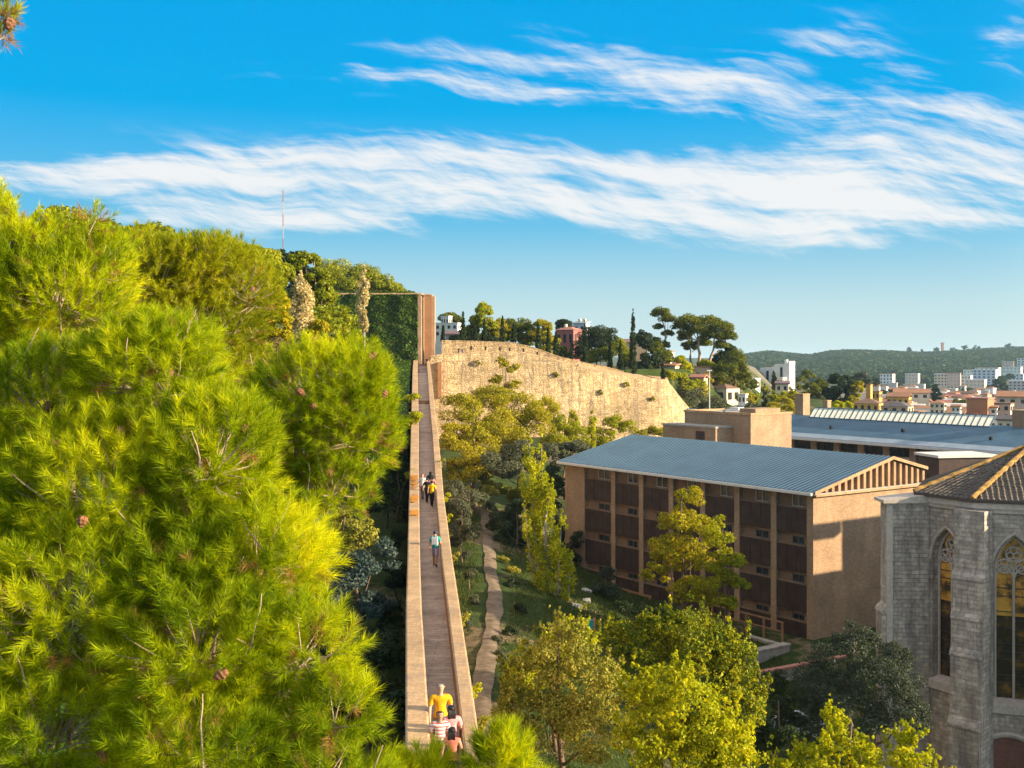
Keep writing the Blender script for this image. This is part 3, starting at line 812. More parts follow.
# ------------------------------------------------------------------ gothic church apse
M['church'] = masonry('weathered_stone', (0.64, 0.535, 0.455), (0.43, 0.355, 0.30), (0.42, 0.35, 0.30), 0.55, 0.27, 0.02, (0.15, 0.13, 0.125), 0.8, streak=1, bump=1.1, big=0.38, sscale=2.2, warp=0.10)
M['tracery'] = plain('tracery_stone', (0.48, 0.405, 0.35), 0.9, 0.2, 4.0, bump=0.2)
def tile_mat():
    m, T = new_mat('old_roof_tiles')
    co = obj_co(T)
    a = T.noise(co, 0.8, 6, 0.7); b = T.noise(co, 7.0, 4, 0.7); c = T.noise(co, 2.0, 6, 0.7)
    base = T.ramp(T.math('ADD', T.math('MULTIPLY', a, 0.35), T.math('MULTIPLY', b, 0.65)), [(0.32, (0.05, 0.045, 0.04)), (0.55, (0.145, 0.12, 0.10)), (0.72, (0.30, 0.27, 0.22))])
    k = T.ramp(c, [(0.60, (0, 0, 0)), (0.72, (1, 1, 1))])
    col = T.mix(T.math('MULTIPLY', k, 0.7), base, (0.30, 0.22, 0.09))
    out(T, pbsdf(T, col, 0.95, T.n('ShaderNodeBump', {'Strength': 0.6, 'Distance': 0.05, 'Height': b}).outputs[0], 0.15))
    return m
M['tiles'] = tile_mat()
M['ridge_lichen'] = plain('lichen_ridge_tiles', (0.28, 0.165, 0.05), 0.95, 0.55, 2.0, bump=0.5)
M['gutter'] = plain('dark_gutter', (0.07, 0.05, 0.05), 0.5, 0.2, 2.0)

CE = CZ - 8.75
ch = thing('stone_church', 'grey weathered gothic church apse with buttresses, pointed windows and lichen streaked tile roof', 'church', (34, 74, -3.5))
C0 = Vector((29.9, 78.2, 0)); C1 = Vector((26.5, 71.5, 0)); C2 = Vector((28.55, 67.8, 0)); C3 = Vector((33.2, 66.2, 0)); C4 = Vector((38.5, 67.6, 0)); C5 = Vector((42.5, 71.0, 0))
NA = Vector((50, 70.5, 0)); NB = Vector((48, 82.0, 0))
AP = Vector((35.3, 74.5, CZ - 5.75))
ring = [C0, C1, C2, C3, C4, C5, NA, NB]
BZ = -6.0
def arch_pts(wd, zs, n=8):
    """pointed arch outline (x, z): from lower left round to lower right, springing at zs, width wd"""
    r = wd * 1.05; pts = []
    cx = -wd / 2 + r
    a_end = math.acos((r - wd / 2) / r)
    left = [(cx - r * math.cos(a_end * i / n), zs + r * math.sin(a_end * i / n)) for i in range(n + 1)]
    right = [(-x, z) for x, z in reversed(left[:-1])]
    return left + right
from mathutils.geometry import tessellate_polygon
def wall_panel(a, b, win=None, name='wall'):
    """flat wall between plan points with an arched opening: win = (centre along, sill z, springing z, width)"""
    L_ = (b - a).length; d_ = (b - a) / L_; nrm = Vector((d_.y, -d_.x, 0))   # outward
    def Q(u, z, out_=0.0): return a + d_ * u + nrm * out_ + Vector((0, 0, z))
    mb = MB()
    outer = [Vector((0, BZ, 0)), Vector((L_, BZ, 0)), Vector((L_, CE - 0.35, 0)), Vector((0, CE - 0.35, 0))]
    if not win:
        mb.add([Q(p.x, p.y) for p in outer], [(0, 1, 2, 3)])
        return mb.build(name, M['church'], ch, True)
    cu, zb, zs, wd = win
    arc = arch_pts(wd, zs)
    hole = [Vector((cu - wd/2, zb, 0))] + [Vector((cu + x, z, 0)) for x, z in arc] + [Vector((cu + wd/2, zb, 0))]
    allp = outer + hole
    tris = tessellate_polygon([outer, list(reversed(hole))])
    nh = len(hole)
    idx = list(range(4)) + [4 + nh - 1 - i for i in range(nh)]
    vs = [Q(p.x, p.y) for p in allp]
    fs = []
    for t in tris:
        q = [idx[i] for i in t]
        A, B_, C_ = (vs[i] for i in q)
        if (B_ - A).cross(C_ - A).dot(nrm) < 0: q.reverse()
        fs.append(tuple(q))
    mb.add(vs, fs)
    # splayed reveal
    rin = [Q(p.x, p.y) for p in hole]; k = 0.86
    rback = [Q(cu + (p.x - cu) * k, zb + 0.25 + (p.y - zb) * 0.965, -0.55) for p in hole]
    mb.strip([rin + [rin[0]], rback + [rback[0]]])
    wl = mb.build(name, M['church'], ch, True)
    # glass, mullions, tracery
    g = Q(cu, 0, -0.5); wi = wd * k
    wroot = MB(); zsi = zb + 0.25 + (zs - zb) * 0.965; zbi = zb + 0.25
    def G(x, z, o=0.0): return Q(cu + x, z, -0.50 + o)
    arc_i = [(x * k, zb + 0.25 + (z - zb) * 0.965) for x, z in arc]
    outline = [(-wi/2, zbi)] + arc_i + [(wi/2, zbi)]
    for s_ in (0,):
        wroot.tube([G(x, z, 0.02) for x, z in outline], 0.09, 6)
    wroot.tube([G(0, zbi), G(0, zsi + wi * 0.12)], 0.085, 6)
    q = wi / 2
    zl = zsi - wi * 0.30
    for sgn in (-1, 1):                                    # lancet heads
        la = [(sgn * q / 2 + x, z) for x, z in arch_pts(q, zl, 5)]
        wroot.tube([G(x, z, 0.01) for x, z in la], 0.065, 5)
    def ringt(cx, cz, r, rad=0.06, n=12): wroot.tube([G(cx + r * math.cos(2*math.pi*i/n), cz + r * math.sin(2*math.pi*i/n), 0.015) for i in range(n + 1)], rad, 5, cap=False)
    t0 = zsi + wi * 0.86 * 0.42
    for (cx, cz, r) in ((-q * 0.50, zsi + wi * 0.10 + 0.08, q * 0.40), (q * 0.50, zsi + wi * 0.10 + 0.08, q * 0.40), (0, zsi + wi * 0.50, q * 0.42)):
        for j in range(3):
            a_ = math.pi / 2 + j * 2 * math.pi / 3
            ringt(cx + math.cos(a_) * r * 0.48, cz + math.sin(a_) * r * 0.48, r * 0.46, 0.05)
        ringt(cx, cz, r * 1.02, 0.055, 16)
    wo_ = wroot.build('window', M['tracery'], ch, True)
    mb = MB()
    zt = zl - (zl - zbi) * 0.30
    lowp = [(-wi/2, zbi), (wi/2, zbi), (wi/2, zt), (-wi/2, zt)]
    mb.add([G(x, z, -0.06) for x, z in lowp], [(0, 1, 2, 3)])
    mb.build('dark_glass', M['church_glass'], wo_, True)
    mb = MB()
    upp = [(-wi/2, zt + 0.005), (wi/2, zt + 0.005)] + list(reversed(arc_i))
    mb.add([G(x, z, -0.06) for x, z in upp], [tuple(range(len(upp)))])
    mb.build('amber_glass', M['amber'], wo_, True)
    mb = MB(); z = zbi + 0.9
    while z < zl:
        mb.tube([G(-wi/2, z, -0.02), G(wi/2, z, -0.02)], 0.028, 4); z += 0.95 if int(z * 3) % 2 else 0.5
    mb.build('saddle_bar', M['gutter'], wo_, True)
    # sill
    s0 = [Q(cu - wd/2 - 0.15, zb - 0.05, 0.18), Q(cu + wd/2 + 0.15, zb - 0.05, 0.18), Q(cu + wd/2 + 0.15, zb - 0.55, 0.18), Q(cu - wd/2 - 0.15, zb - 0.55, 0.18)]
    s1 = [Q(cu - wd/2 - 0.15, zb + 0.25, -0.4), Q(cu + wd/2 + 0.15, zb + 0.25, -0.4)]
    s2 = [Q(cu + wd/2 + 0.15, zb - 0.65, 0.003), Q(cu - wd/2 - 0.15, zb - 0.65, 0.003)]
    sm = MB(); sm.add([s0[0], s0[1], s1[1], s1[0]], [(0, 1, 2, 3)]); sm.add([s0[3], s0[2], s0[1], s0[0]], [(0, 1, 2, 3)]); sm.add([s2[1], s2[0], s0[2], s0[3]], [(0, 1, 2, 3)])
    sm.build('sill', M['tracery'], wo_, True)
    # hood mould
    hm = [(x * 1.1, zs + (z - zs) * 1.08) for x, z in arc]
    MB().tube([Q(cu + x, z, 0.03) for x, z in hm], 0.10, 5).build('hood_mould', M['tracery'], wo_, True)
    return wl
zwb = CZ - (708 - HY) * 66.5 / F; zws = CZ - (574 - HY) * 66.5 / F
wB = (C3 - C2).length; wA = (C2 - C1).length
wall_panel(C0, C1)
wall_panel(C1, C2, (wA * 0.50, zwb + 0.6, zws + 0.2, 2.25))
wall_panel(C2, C3, (wB * 0.45, zwb, zws, 2.45))
wall_panel(C3, C4, ((C4 - C3).length * 0.5, zwb, zws, 2.4))
wall_panel(C4, C5); wall_panel(C5, NA); wall_panel(NA, NB); wall_panel(NB, C0)
# doorway under the window: red filled arch
d_ = (C3 - C2).normalized(); n_ = Vector((d_.y, -d_.x, 0))
def D(u, z, o=0.0): return C2 + d_ * u + n_ * o + Vector((0, 0, z))
zd = CZ - (742 - HY) * 66.3 / F
mb = MB(); pts = [(0.7, BZ), (0.7, zd - 0.2)] + [(0.7 + 2.4 * i / 8, zd - 0.2 + 0.35 * math.sin(math.pi * i / 8)) for i in range(1, 8)] + [(3.1, zd - 0.2), (3.1, BZ)]
mb.add([D(u, z, 0.03) for u, z in reversed(pts)], [tuple(range(len(pts)))])
dr = mb.build('blocked_doorway', masonry('door_fill', (0.26, 0.10, 0.075), (0.20, 0.085, 0.065), (0.2, 0.13, 0.1), 0.4, 0.2, 0.02, (0.15, 0.12, 0.11), 0.5), ch, True)
MB().tube([D(u, z, 0.05) for u, z in pts], 0.16, 5).build('door_surround', M['tracery'], dr, True)

def buttress(c, dirn, wd, steps, top, name='buttress'):
    """stepped buttress: steps = list of (z_top, projection) from the top down"""
    dv = Vector((math.cos(dirn), math.sin(dirn), 0)); sv = Vector((-dv.y, dv.x, 0))
    mb = MB(); zhi = top
    prevp = 0
    for i, (zlo, pr) in enumerate(steps):
        a = c - dv * 0.4
        q = [a - sv * wd/2, a + dv * (0.4 + pr) - sv * wd/2, a + dv * (0.4 + pr) + sv * wd/2, a + sv * wd/2]
        mb.prism([(p.x, p.y) for p in q], zlo, zhi if i == 0 else zhi - 0.003)
        if i > 0:                                          # sloping weathering
            b0 = c + dv * prevp; b1 = c + dv * (pr + 0.06)
            w2 = wd/2 + 0.05
            v = [b0 - sv*w2 + Vector((0,0,zhi + 0.45)), b0 + sv*w2 + Vector((0,0,zhi + 0.45)), b1 + sv*w2 + Vector((0,0,zhi)), b1 - sv*w2 + Vector((0,0,zhi)),
                 b0 - sv*w2 + Vector((0,0,zhi - 0.12)), b0 + sv*w2 + Vector((0,0,zhi - 0.12)), b1 + sv*w2 + Vector((0,0,zhi - 0.12)), b1 - sv*w2 + Vector((0,0,zhi - 0.12))]
            mb.add(v, [(3, 2, 1, 0), (4, 5, 6, 7), (0, 1, 5, 4), (1, 2, 6, 5), (2, 3, 7, 6), (3, 0, 4, 7)])
        prevp = pr; zhi = zlo
    return mb.build(name, M['church'], ch, True)
def zpx(py, dd): return CZ - (py - HY) * dd / F
b1_ = buttress(C1, R(176), 1.5, [(zpx(612, 71), 2.3), (BZ, 2.6)], CE - 0.45)
MB().prism([(C1.x - 2.65, C1.y - 0.95), (C1.x + 0.3, C1.y - 0.85), (C1.x + 0.3, C1.y + 0.9), (C1.x - 2.65, C1.y + 0.95)], CE - 0.45, [CE - 0.25, CE + 0.1, CE + 0.1, CE - 0.25]).build('buttress_cap', M['tracery'], b1_, True)
MB().box(C1.x - 2.36, C1.y - 0.68, -5, C1.x - 1.98, C1.y - 0.55, CE - 0.47).build('lit_side_strip', M['tracery'], b1_, True)  # pale stone strip standing in for light on the buttress side
buttress(C2, R(224), 1.9, [(zpx(582, 66), 0.9), (zpx(622, 66), 1.05), (zpx(660, 66), 1.2), (zpx(730, 66), 1.4), (BZ, 1.7)], CE - 0.45)
buttress(C3, R(258), 1.6, [(zpx(582, 66), 1.9), (zpx(622, 66), 2.1), (zpx(660, 66), 2.3), (BZ, 2.5)], CE - 0.45)  # out of view; projection lengthened to shade the buttress beside it
buttress(C4, R(300), 1.25, [(8, 1.0), (BZ, 1.6)], CE - 0.45)
# cornice and gutter follow the plan
def offs(k):
    c_ = Vector((36, 75, 0)); o_ = []
    for p in ring:
        o_.append(p + (p - c_).normalized() * k)
    return o_
def band(k0, k1, z0, z1, name, mat, par=ch):
    a = offs(k0); b = offs(k1); mb = MB()
    a.append(a[0]); b.append(b[0])
    A = [(p.x, p.y, z0) for p in a]; B = [(p.x, p.y, z0) for p in b]; C_ = [(p.x, p.y, z1) for p in b]; D_ = [(p.x, p.y, z1) for p in a]
    mb.strip([A, B, C_, D_]); return mb.build(name, mat, par, True)
band(0.0, 0.30, CE - 0.36, CE - 0.02, 'cornice', M['tracery'])
band(0.0, 0.16, CE - 0.62, CE - 0.365, 'cornice_moulding', M['tracery'])
band(0.2, 0.48, CE + 0.02, CE + 0.20, 'gutter', M['gutter'])
ev = offs(0.45)
# tile roof: rows of half-round tiles modelled as ribs running up each slope
RZ = CE + 0.16
NR0 = Vector((50, 76.5, AP.z + 0.2))
rr = random.Random(8)
def slope(a, b, c, d_=None, name='roof_slope'):
    """a-b eaves, c apex side (d_ other top corner): sheet of barrel tiles"""
    a = Vector((a.x, a.y, RZ)); b = Vector((b.x, b.y, RZ))
    e = (b - a); Ls = e.length; e.normalize()
    top = c if d_ is None else d_
    nrm = e.cross(c - a).normalized()
    if nrm.z < 0: nrm = -nrm
    up = nrm.cross(e).normalized()
    if up.z < 0: up = -up
    mb = MB()
    vtx = [a, b, c] if d_ is None else [a, b, c, d_]
    mb.add(vtx, [tuple(range(len(vtx)))])
    n = int(Ls / 0.34)
    poly2 = [((p - a).dot(e), (p - a).dot(up)) for p in vtx]
    for i in range(n):
        u = (i + 0.5) * Ls / n
        # height available at u: intersect the vertical line with the polygon
        hs = []
        for (x0, y0), (x1, y1) in zip(poly2, poly2[1:] + poly2[:1]):
            if (x0 - u) * (x1 - u) <= 0 and abs(x1 - x0) > 1e-6: hs.append(y0 + (y1 - y0) * (u - x0) / (x1 - x0))
        if not hs: continue
        top_ = max(hs) - 0.05
        if top_ < 0.3 or (a + e * u).x > 62: continue
        v = 0.0
        while v < top_ - 0.1:
            v1 = min(v + 0.42, top_)
            jj = rr.uniform(-0.02, 0.02); lift = rr.uniform(0.05, 0.09)
            pr = []
            for vv, lf in ((v - 0.04, lift + 0.035), (v1, lift)):
                pr.append([a + e * (u + jj + dx) + up * vv + nrm * hz for dx, hz in ((-0.115, 0.0), (-0.07, lf * 0.85), (0.0, lf + 0.03), (0.07, lf * 0.85), (0.115, 0.0))])
            mb.strip(pr)
            mb.add(pr[0], [(4, 3, 2, 1, 0)])
            v = v1
    return mb.build(name, M['tiles'], ch, True)
def V3(p, z=None): return Vector((p.x, p.y, p.z if z is None else z))
for a, b in ((1, 2), (2, 3), (3, 4), (4, 5)): slope(ev[a], ev[b], AP)
slope(ev[0], ev[1], AP)
slope(ev[5], ev[6], NR0, AP)
slope(ev[7], ev[0], AP, NR0)
mb = MB(); mb.add([V3(ev[6], RZ), V3(ev[7], RZ), NR0], [(0, 1, 2)]); mb.build('roof_slope', M['tiles'], ch, True)
for i in (1, 2, 3, 4, 5):
    a = V3(ev[i], RZ + 0.1); mb = MB(); n = 22; pts = []; rad = []
    for k in range(n + 1):
        pts.append(a.lerp(AP + Vector((0, 0, 0.1)), k / n)); rad.append(0.15 + 0.04 * (k % 2) + rr.uniform(-0.015, 0.015))
    mb.tube(pts, rad, 7).build('hip_ridge', M['ridge_lichen'], ch, True)
MB().tube([AP + Vector((0, 0, 0.1)), NR0 + Vector((0, 0, 0.1))], 0.17, 7).build('ridge', M['ridge_lichen'], ch, True)

# unseen block beyond the apse, added and notched to shape the gable's shadow
nv = MB()
CAST_O = (48.0, 79.0, 0)
ewv = Vector((0.821, 0.571, 0)); enm = Vector((0.571, -0.821, 0))
def npt(s_, n_): p = Vector(CAST_O) + ewv * s_ + enm * n_; return (p.x, p.y)
TOPN = CZ - 3.9
nv.prism([npt(14.2, 0), npt(31, 16), npt(60, 16), npt(60, 0)][::1], -6, TOPN)
nv.prism([npt(0, 0.02), npt(0, 15.9), npt(30.7, 15.9), npt(14.15, 0.02)], -6, TOPN - 4.2)
nv.prism([npt(2, 0.04), npt(2, 1.0), npt(14.15, 1.0), npt(14.15, 0.04)], TOPN - 1.0, TOPN)
nv.build('shadow_block', M['church'], ch, True)
# ------------------------------------------------------------------ foliage generators
RG = np.random.default_rng(42)
def unit(n, rg):
    v = rg.normal(size=(n, 3)); return v / np.linalg.norm(v, axis=1, keepdims=True)
def norm(v): return v / np.maximum(np.linalg.norm(v, axis=-1, keepdims=True), 1e-9)
def perp(d, rg):
    r = rg.normal(size=d.shape); r -= d * (r * d).sum(1, keepdims=True); return norm(r)

def leaves_at(c, nrm, size, rg, jitter=0.9, aspect=0.55):
    """rhombic leaves centred at c, facing roughly along nrm"""
    n = len(c)
    nn = norm(nrm + rg.normal(size=(n, 3)) * jitter)
    t = perp(nn, rg); b = np.cross(nn, t)
    s = (size * rg.uniform(0.6, 1.3, n))[:, None]
    v = np.empty((n, 4, 3), np.float32)
    v[:, 0] = c - t * s * 0.5; v[:, 1] = c + b * s * aspect * 0.5 + nn * s * 0.08; v[:, 2] = c + t * s * 0.5; v[:, 3] = c - b * s * aspect * 0.5 + nn * s * 0.08
    return v.reshape(-1, 3)

def lobed_leaves(lobes, n, size, rg, sub=16, subr=0.34, shell=0.7, jitter=0.9, low=-0.55, up=0.35):
    """lobes: (centre, (rx, ry, rz)). Leaves sit on many small clumps spread over and through each lobe."""
    vol = np.array([(r[0]*r[1]*r[2]) ** (2/3) for _, r in lobes]); vol /= vol.sum()
    outv = []
    for (c, r), k in zip(lobes, vol):
        c = np.array(c, float); r = np.array(r, float)
        ns = max(5, int(sub)); m = max(20, int(n * k))
        d = unit(ns * 3, rg); d = d[d[:, 2] > low][:ns]; ns = len(d)
        rad = rg.uniform(shell, 1.03, ns)
        cc = c + d * r * rad[:, None] * 0.82
        rs_ = r.mean() * subr * rg.uniform(0.55, 1.3, ns)
        w_ = rs_ ** 2; w_ /= w_.sum()
        own = rg.choice(ns, m, p=w_)
        dd = unit(m, rg); dd[:, 2] = dd[:, 2] * 0.8 + 0.12
        rr_ = rg.uniform(0.45, 1.05, m) ** 0.6
        p = cc[own] + dd * (rs_[own] * rr_)[:, None] * np.array([1.1, 1.1, 0.85])
        nr = norm(dd * 0.8 + d[own] * 0.6 + np.array([0, 0, up]))
        outv.append(leaves_at(p, nr, size, rg, jitter))
    return np.concatenate(outv)

def column_leaves(base, top, rmax, n, size, rg, prof='spindle', nsub=60, jitter=0.8, up=0.8):
    base = np.array(base, float); top = np.array(top, float)
    hgt = np.linalg.norm(top - base)
    t = rg.uniform(0.0, 1.0, nsub) ** 0.9
    if prof == 'cypress': pr = np.minimum(1, (t / 0.12) ** 0.6) * (1 - t) ** 0.55 * 1.15
    elif prof == 'cone': pr = (1 - t) ** 0.8
    else: pr = np.sin(np.pi * np.clip(t * 0.94 + 0.06, 0, 1)) ** 0.7
    a = rg.uniform(0, 2*np.pi, nsub)
    rad = rmax * pr
    rad_in = rad * rg.uniform(0.35, 0.85, nsub)
    cc = base + (top - base) * t[:, None]; cc[:, 0] += np.cos(a) * rad_in; cc[:, 1] += np.sin(a) * rad_in
    rs_ = np.maximum(rad * 0.42, rmax * 0.10)
    own = rg.choice(nsub, n, p=(rs_**1.5) / (rs_**1.5).sum())
    dd = unit(n, rg)
    p = cc[own] + dd * (rs_[own] * rg.uniform(0.4, 1.05, n))[:, None] * np.array([1, 1, 1.6])
    nr = norm(dd + np.array([0, 0, 0.2]))
    return leaves_at(p, nr, size, rg, jitter)

def needles(pts, dirs, rg, per=70, ln=0.1, wd=0.0035, sh=0.22, spread=0.75):
    """brush-like pine shoots: per needles along each shoot of length sh"""
    n = len(pts)
    p = np.repeat(pts, per, 0); d = np.repeat(dirs, per, 0); N = len(p)
    t = rg.uniform(0.0, 1.0, N) ** 0.8
    r = perp(d, rg)
    fwd = 0.55 + 0.6 * t
    nd = norm(d * fwd[:, None] + r * spread * rg.uniform(0.5, 1.2, N)[:, None] + np.array([0, 0, -0.06]))
    root = p + d * (t * sh)[:, None]
    l = ln * rg.uniform(0.7, 1.2, N)
    tip = root + nd * l[:, None]
    side = perp(nd, rg) * (wd * 0.5)
    v = np.empty((N, 3, 3), np.float32)
    v[:, 0] = root - side; v[:, 1] = root + side; v[:, 2] = tip
    return v.reshape(-1, 3)

def shell_points(lobes, n, rg, r0=0.55, r1=1.02, low=-0.7, up=0.5):
    vol = np.array([(r[0]*r[1]*r[2]) ** (2/3) for _, r in lobes]); vol /= vol.sum()
    P_, D_ = [], []
    for (c, r), k in zip(lobes, vol):
        m = max(8, int(n * k)); d = unit(m * 3, rg); d = d[d[:, 2] > low][:m]; m = len(d)
        rad = rg.uniform(r0 ** 2, r1 ** 2, m) ** 0.5
        P_.append(np.array(c) + d * np.array(r) * rad[:, None])
        D_.append(norm(d * 0.75 + np.array([0, 0, up]) + rg.normal(size=(m, 3)) * 0.3))
    return np.concatenate(P_), np.concatenate(D_)

def lob(px, py, dd, rpx, rpy=None, rd=None):
    k = dd / F; rpy = rpx if rpy is None else rpy
    return (tuple(P(px, py, dd)), (rpx * k, (rd if rd else rpx) * k, rpy * k))

M['bark'] = plain('bark', (0.15, 0.10, 0.07), 0.95, 0.35, 6.0, bump=0.6, bscale=12)
M['bark_pale'] = plain('pale_bark', (0.34, 0.25, 0.18), 0.9, 0.3, 5.0, bump=0.4, bscale=14)
M['bark_grey'] = plain('grey_bark', (0.30, 0.27, 0.23), 0.95, 0.3, 5.0, bump=0.4)

def wood(root, base, lobes, r0, mat, limbs=7, seed=0, nseg=6, top=None):
    rr = random.Random(seed)
    base = Vector(base)
    cen = Vector((0, 0, 0)); wsum = 0
    for c, r in lobes: cen += Vector(c) * r[0]; wsum += r[0]
    cen /= wsum
    zt = max(c[2] + r[2] * 0.3 for c, r in lobes)
    topv = Vector(top) if top else Vector((cen.x, cen.y, zt))
    pts = []; rad = []
    for i in range(nseg + 1):
        t = i / nseg
        p = base.lerp(topv, t); w_ = 0.04 * (topv - base).length * math.sin(math.pi * t)
        pts.append(p + Vector((rr.uniform(-1, 1) * w_, rr.uniform(-1, 1) * w_, 0))); rad.append(r0 * (1 - 0.82 * t) * (1.25 if i == 0 else 1))
    MB().tube(pts, rad, 8).build('trunk', mat, root, True, smooth=True)
    big = sorted(lobes, key=lambda l: -l[1][0])[:limbs]
    for c, r in big:
        c = Vector(c)
        tz = max(0.25, min(0.8, (c.z - base.z) / max(0.1, topv.z - base.z) - 0.22))
        s_ = pts[int(tz * nseg)]; k = r0 * (1 - 0.8 * tz) * 0.6
        mid = s_.lerp(c, 0.5) + Vector((rr.uniform(-.1, .1), rr.uniform(-.1, .1), -0.06)) * (c - s_).length
        MB().tube([s_, mid, c], [k, k * 0.65, k * 0.25], 6).build('limb', mat, root, True, smooth=True)

def tree(name, label, lobes, n, size, leaf, cat='tree', group=None, bark='bark', r0=None, base=None, sub=16, subr=0.34, shell=0.7, limbs=5, seed=1, jitter=0.9, low=-0.55, top=None, up=0.35, sprigs=0, sprig=1.0):
    if base is None:
        c = min(lobes, key=lambda l: l[0][2])[0]
        xs = sum(l[0][0] for l in lobes) / len(lobes); yy_ = sum(l[0][1] for l in lobes) / len(lobes)
        base = (xs, yy_, h(xs, yy_) - 0.2)
    t = thing(name, label, cat, base, 0, group)
    rg = np.random.default_rng(seed * 77 + 5)
    H_ = max(l[0][2] + l[1][2] for l in lobes) - base[2]
    wood(t, base, lobes, r0 or min(0.26, max(0.12, H_ * 0.02)), M[bark], limbs, seed, top=top)
    vs = lobed_leaves(lobes, n, size, rg, sub, subr, shell, jitter, low, up)
    if sprigs:                                              # upright leafy shoots that break the outline
        q, dq = shell_points(lobes, sprigs, rg, 0.85, 1.0, low=-0.1, up=0.9)
        ex = [vs]
        for a_, d_ in zip(q, dq):
            L_ = sprig * rg.uniform(0.5, 1.2)
            ex.append(column_leaves(a_ - d_ * L_ * 0.3, a_ + d_ * L_, L_ * 0.24, int(n * 0.35 / sprigs), size, rg, 'spindle', 9, jitter))
        vs = np.concatenate(ex)
    np_mesh('crown', vs, 4, leaf, t)
    return t

def shrub(name, label, lobes, n, size, leaf, cat='shrub', group=None, seed=1, sub=14, subr=0.4, **k):
    return tree(name, label, lobes, n, size, leaf, cat, group, 'bark', 0.08, None, sub, subr, 0.55, 3, seed, **k)

def column(name, label, px, py0, py1, dd, wpx, n, size, leaf, cat='tree', group=None, prof='cypress', bark='bark', seed=1, nsub=60, ground=None, jitter=0.8):
    a = P(px, py1, dd); b = P(px, py0, dd); k = dd / F
    g = h(a.x, a.y) if ground is None else ground
    t = thing(name, label, cat, (a.x, a.y, min(g, a.z) - 0.1), 0, group)
    rg = np.random.default_rng(seed * 31 + 7)
    MB().tube([t.location, a, a.lerp(b, 0.85)], [max(0.1, wpx * k * 0.12), max(0.08, wpx * k * 0.09), 0.03], 6).build('trunk', M[bark], t, True)
    np_mesh('crown', column_leaves(a, b, wpx * k * 0.5, n, size, rg, prof, nsub, jitter), 4, leaf, t)
    return t

def pine(name, label, lobes, shoots, leaf, base, r0, seed, per=80, ln=0.10, wd=0.004, sh=0.24, bark='bark', limbs=6, cones=0, top=None, twigs=True, group=None, spread=0.75, up=0.55, r_in=0.66, bare=0):
    t = thing(name, label, 'pine tree', base, 0, group)
    rg = np.random.default_rng(seed)
    lobes = [(c, tuple(max(0.4 * q, q - sh * 0.75) for q in r)) for c, r in lobes]
    wood(t, base, lobes, r0, M[bark], limbs, seed, top=top)
    p, d = shell_points(lobes, shoots, rg, r_in, 1.02, up=up)
    np_mesh('crown', needles(p, d, rg, per, ln, wd, sh, spread), 3, leaf, t)
    pd, dd_ = shell_points(lobes, max(6, shoots // 14), rg, 0.4, 0.97, up=-0.1)
    np_mesh('dry_needles', needles(pd, dd_, rg, per // 2, ln, wd, sh * 0.8, spread), 3, LF['dry'], t)
    if twigs:
        cen = np.concatenate([np.repeat(np.array([l[0]]), 1, 0) for l in lobes])
        mb = MB(); rr = random.Random(seed)
        for i in range(0, len(p), 4):
            q = Vector(p[i]); dv = Vector(d[i])
            c = Vector(cen[np.argmin(((cen - p[i]) ** 2).sum(1))])
            back = q + (c - q).normalized() * min((c - q).length, sh * rr.uniform(0.4, 1.3)) - dv * sh * 0.4
            mb.tube([back, q, q + dv * sh * 0.8], [sh * 0.03, sh * 0.02, sh * 0.008], 4, cap=False)
        mb.build('twigs', M['bark_pale'], t, True)
    rr = random.Random(seed + 1)
    for k in range(bare):                                   # bare curving twigs showing through the needles
        i = rr.choice([i for i in range(len(p)) if d[i][1] < 0.0]); q = Vector(p[i]) + Vector((0, -0.04, 0)); pts = [q]; dv = Vector((rr.uniform(-.6, .6), rr.uniform(-.3, .05), rr.uniform(0.3, 1))).normalized(); L_ = sh * rr.uniform(1.2, 2.6)
        for s_ in range(6):
            dv = (dv + Vector((rr.uniform(-.25, .25), rr.uniform(-.12, .08), rr.uniform(-.1, .2)))).normalized(); pts.append(pts[-1] + dv * L_ / 6)
        r0_ = sh * 0.05
        MB().tube(pts, [r0_ * (1 - 0.12 * s_) for s_ in range(7)], 6).build('bare_branch', M['bark_pale'], t, True, smooth=True)
    if cones:
        m_out = [i for i in range(len(p)) if d[i][1] < 0.15]
        for k in range(cones):
            i = rr.choice(m_out); q = Vector(p[i]) + Vector(d[i]) * sh * 0.45 + Vector((rr.uniform(-.05, .05), -0.05, -0.05)); L_ = rr.uniform(0.07, 0.11)
            mb = MB(); ax = Vector((rr.uniform(-.5, .5), rr.uniform(-.5, .2), rr.uniform(-1, -0.2))).normalized()
            n_ = 7
            mb.tube([q + ax * L_ * j / n_ for j in range(n_ + 1)], [0.012 + 0.028 * math.sin(math.pi * min(1, (j + 0.8) / n_)) ** 0.8 * (1.12 if j % 2 else 0.88) for j in range(n_ + 1)], 8)
            mb.build('pine_cone', M['cone'], t, True)
    return t
M['cone'] = plain('pine_cone_scales', (0.22, 0.10, 0.05), 0.8, 0.4, 30.0, bump=0.6, bscale=60)

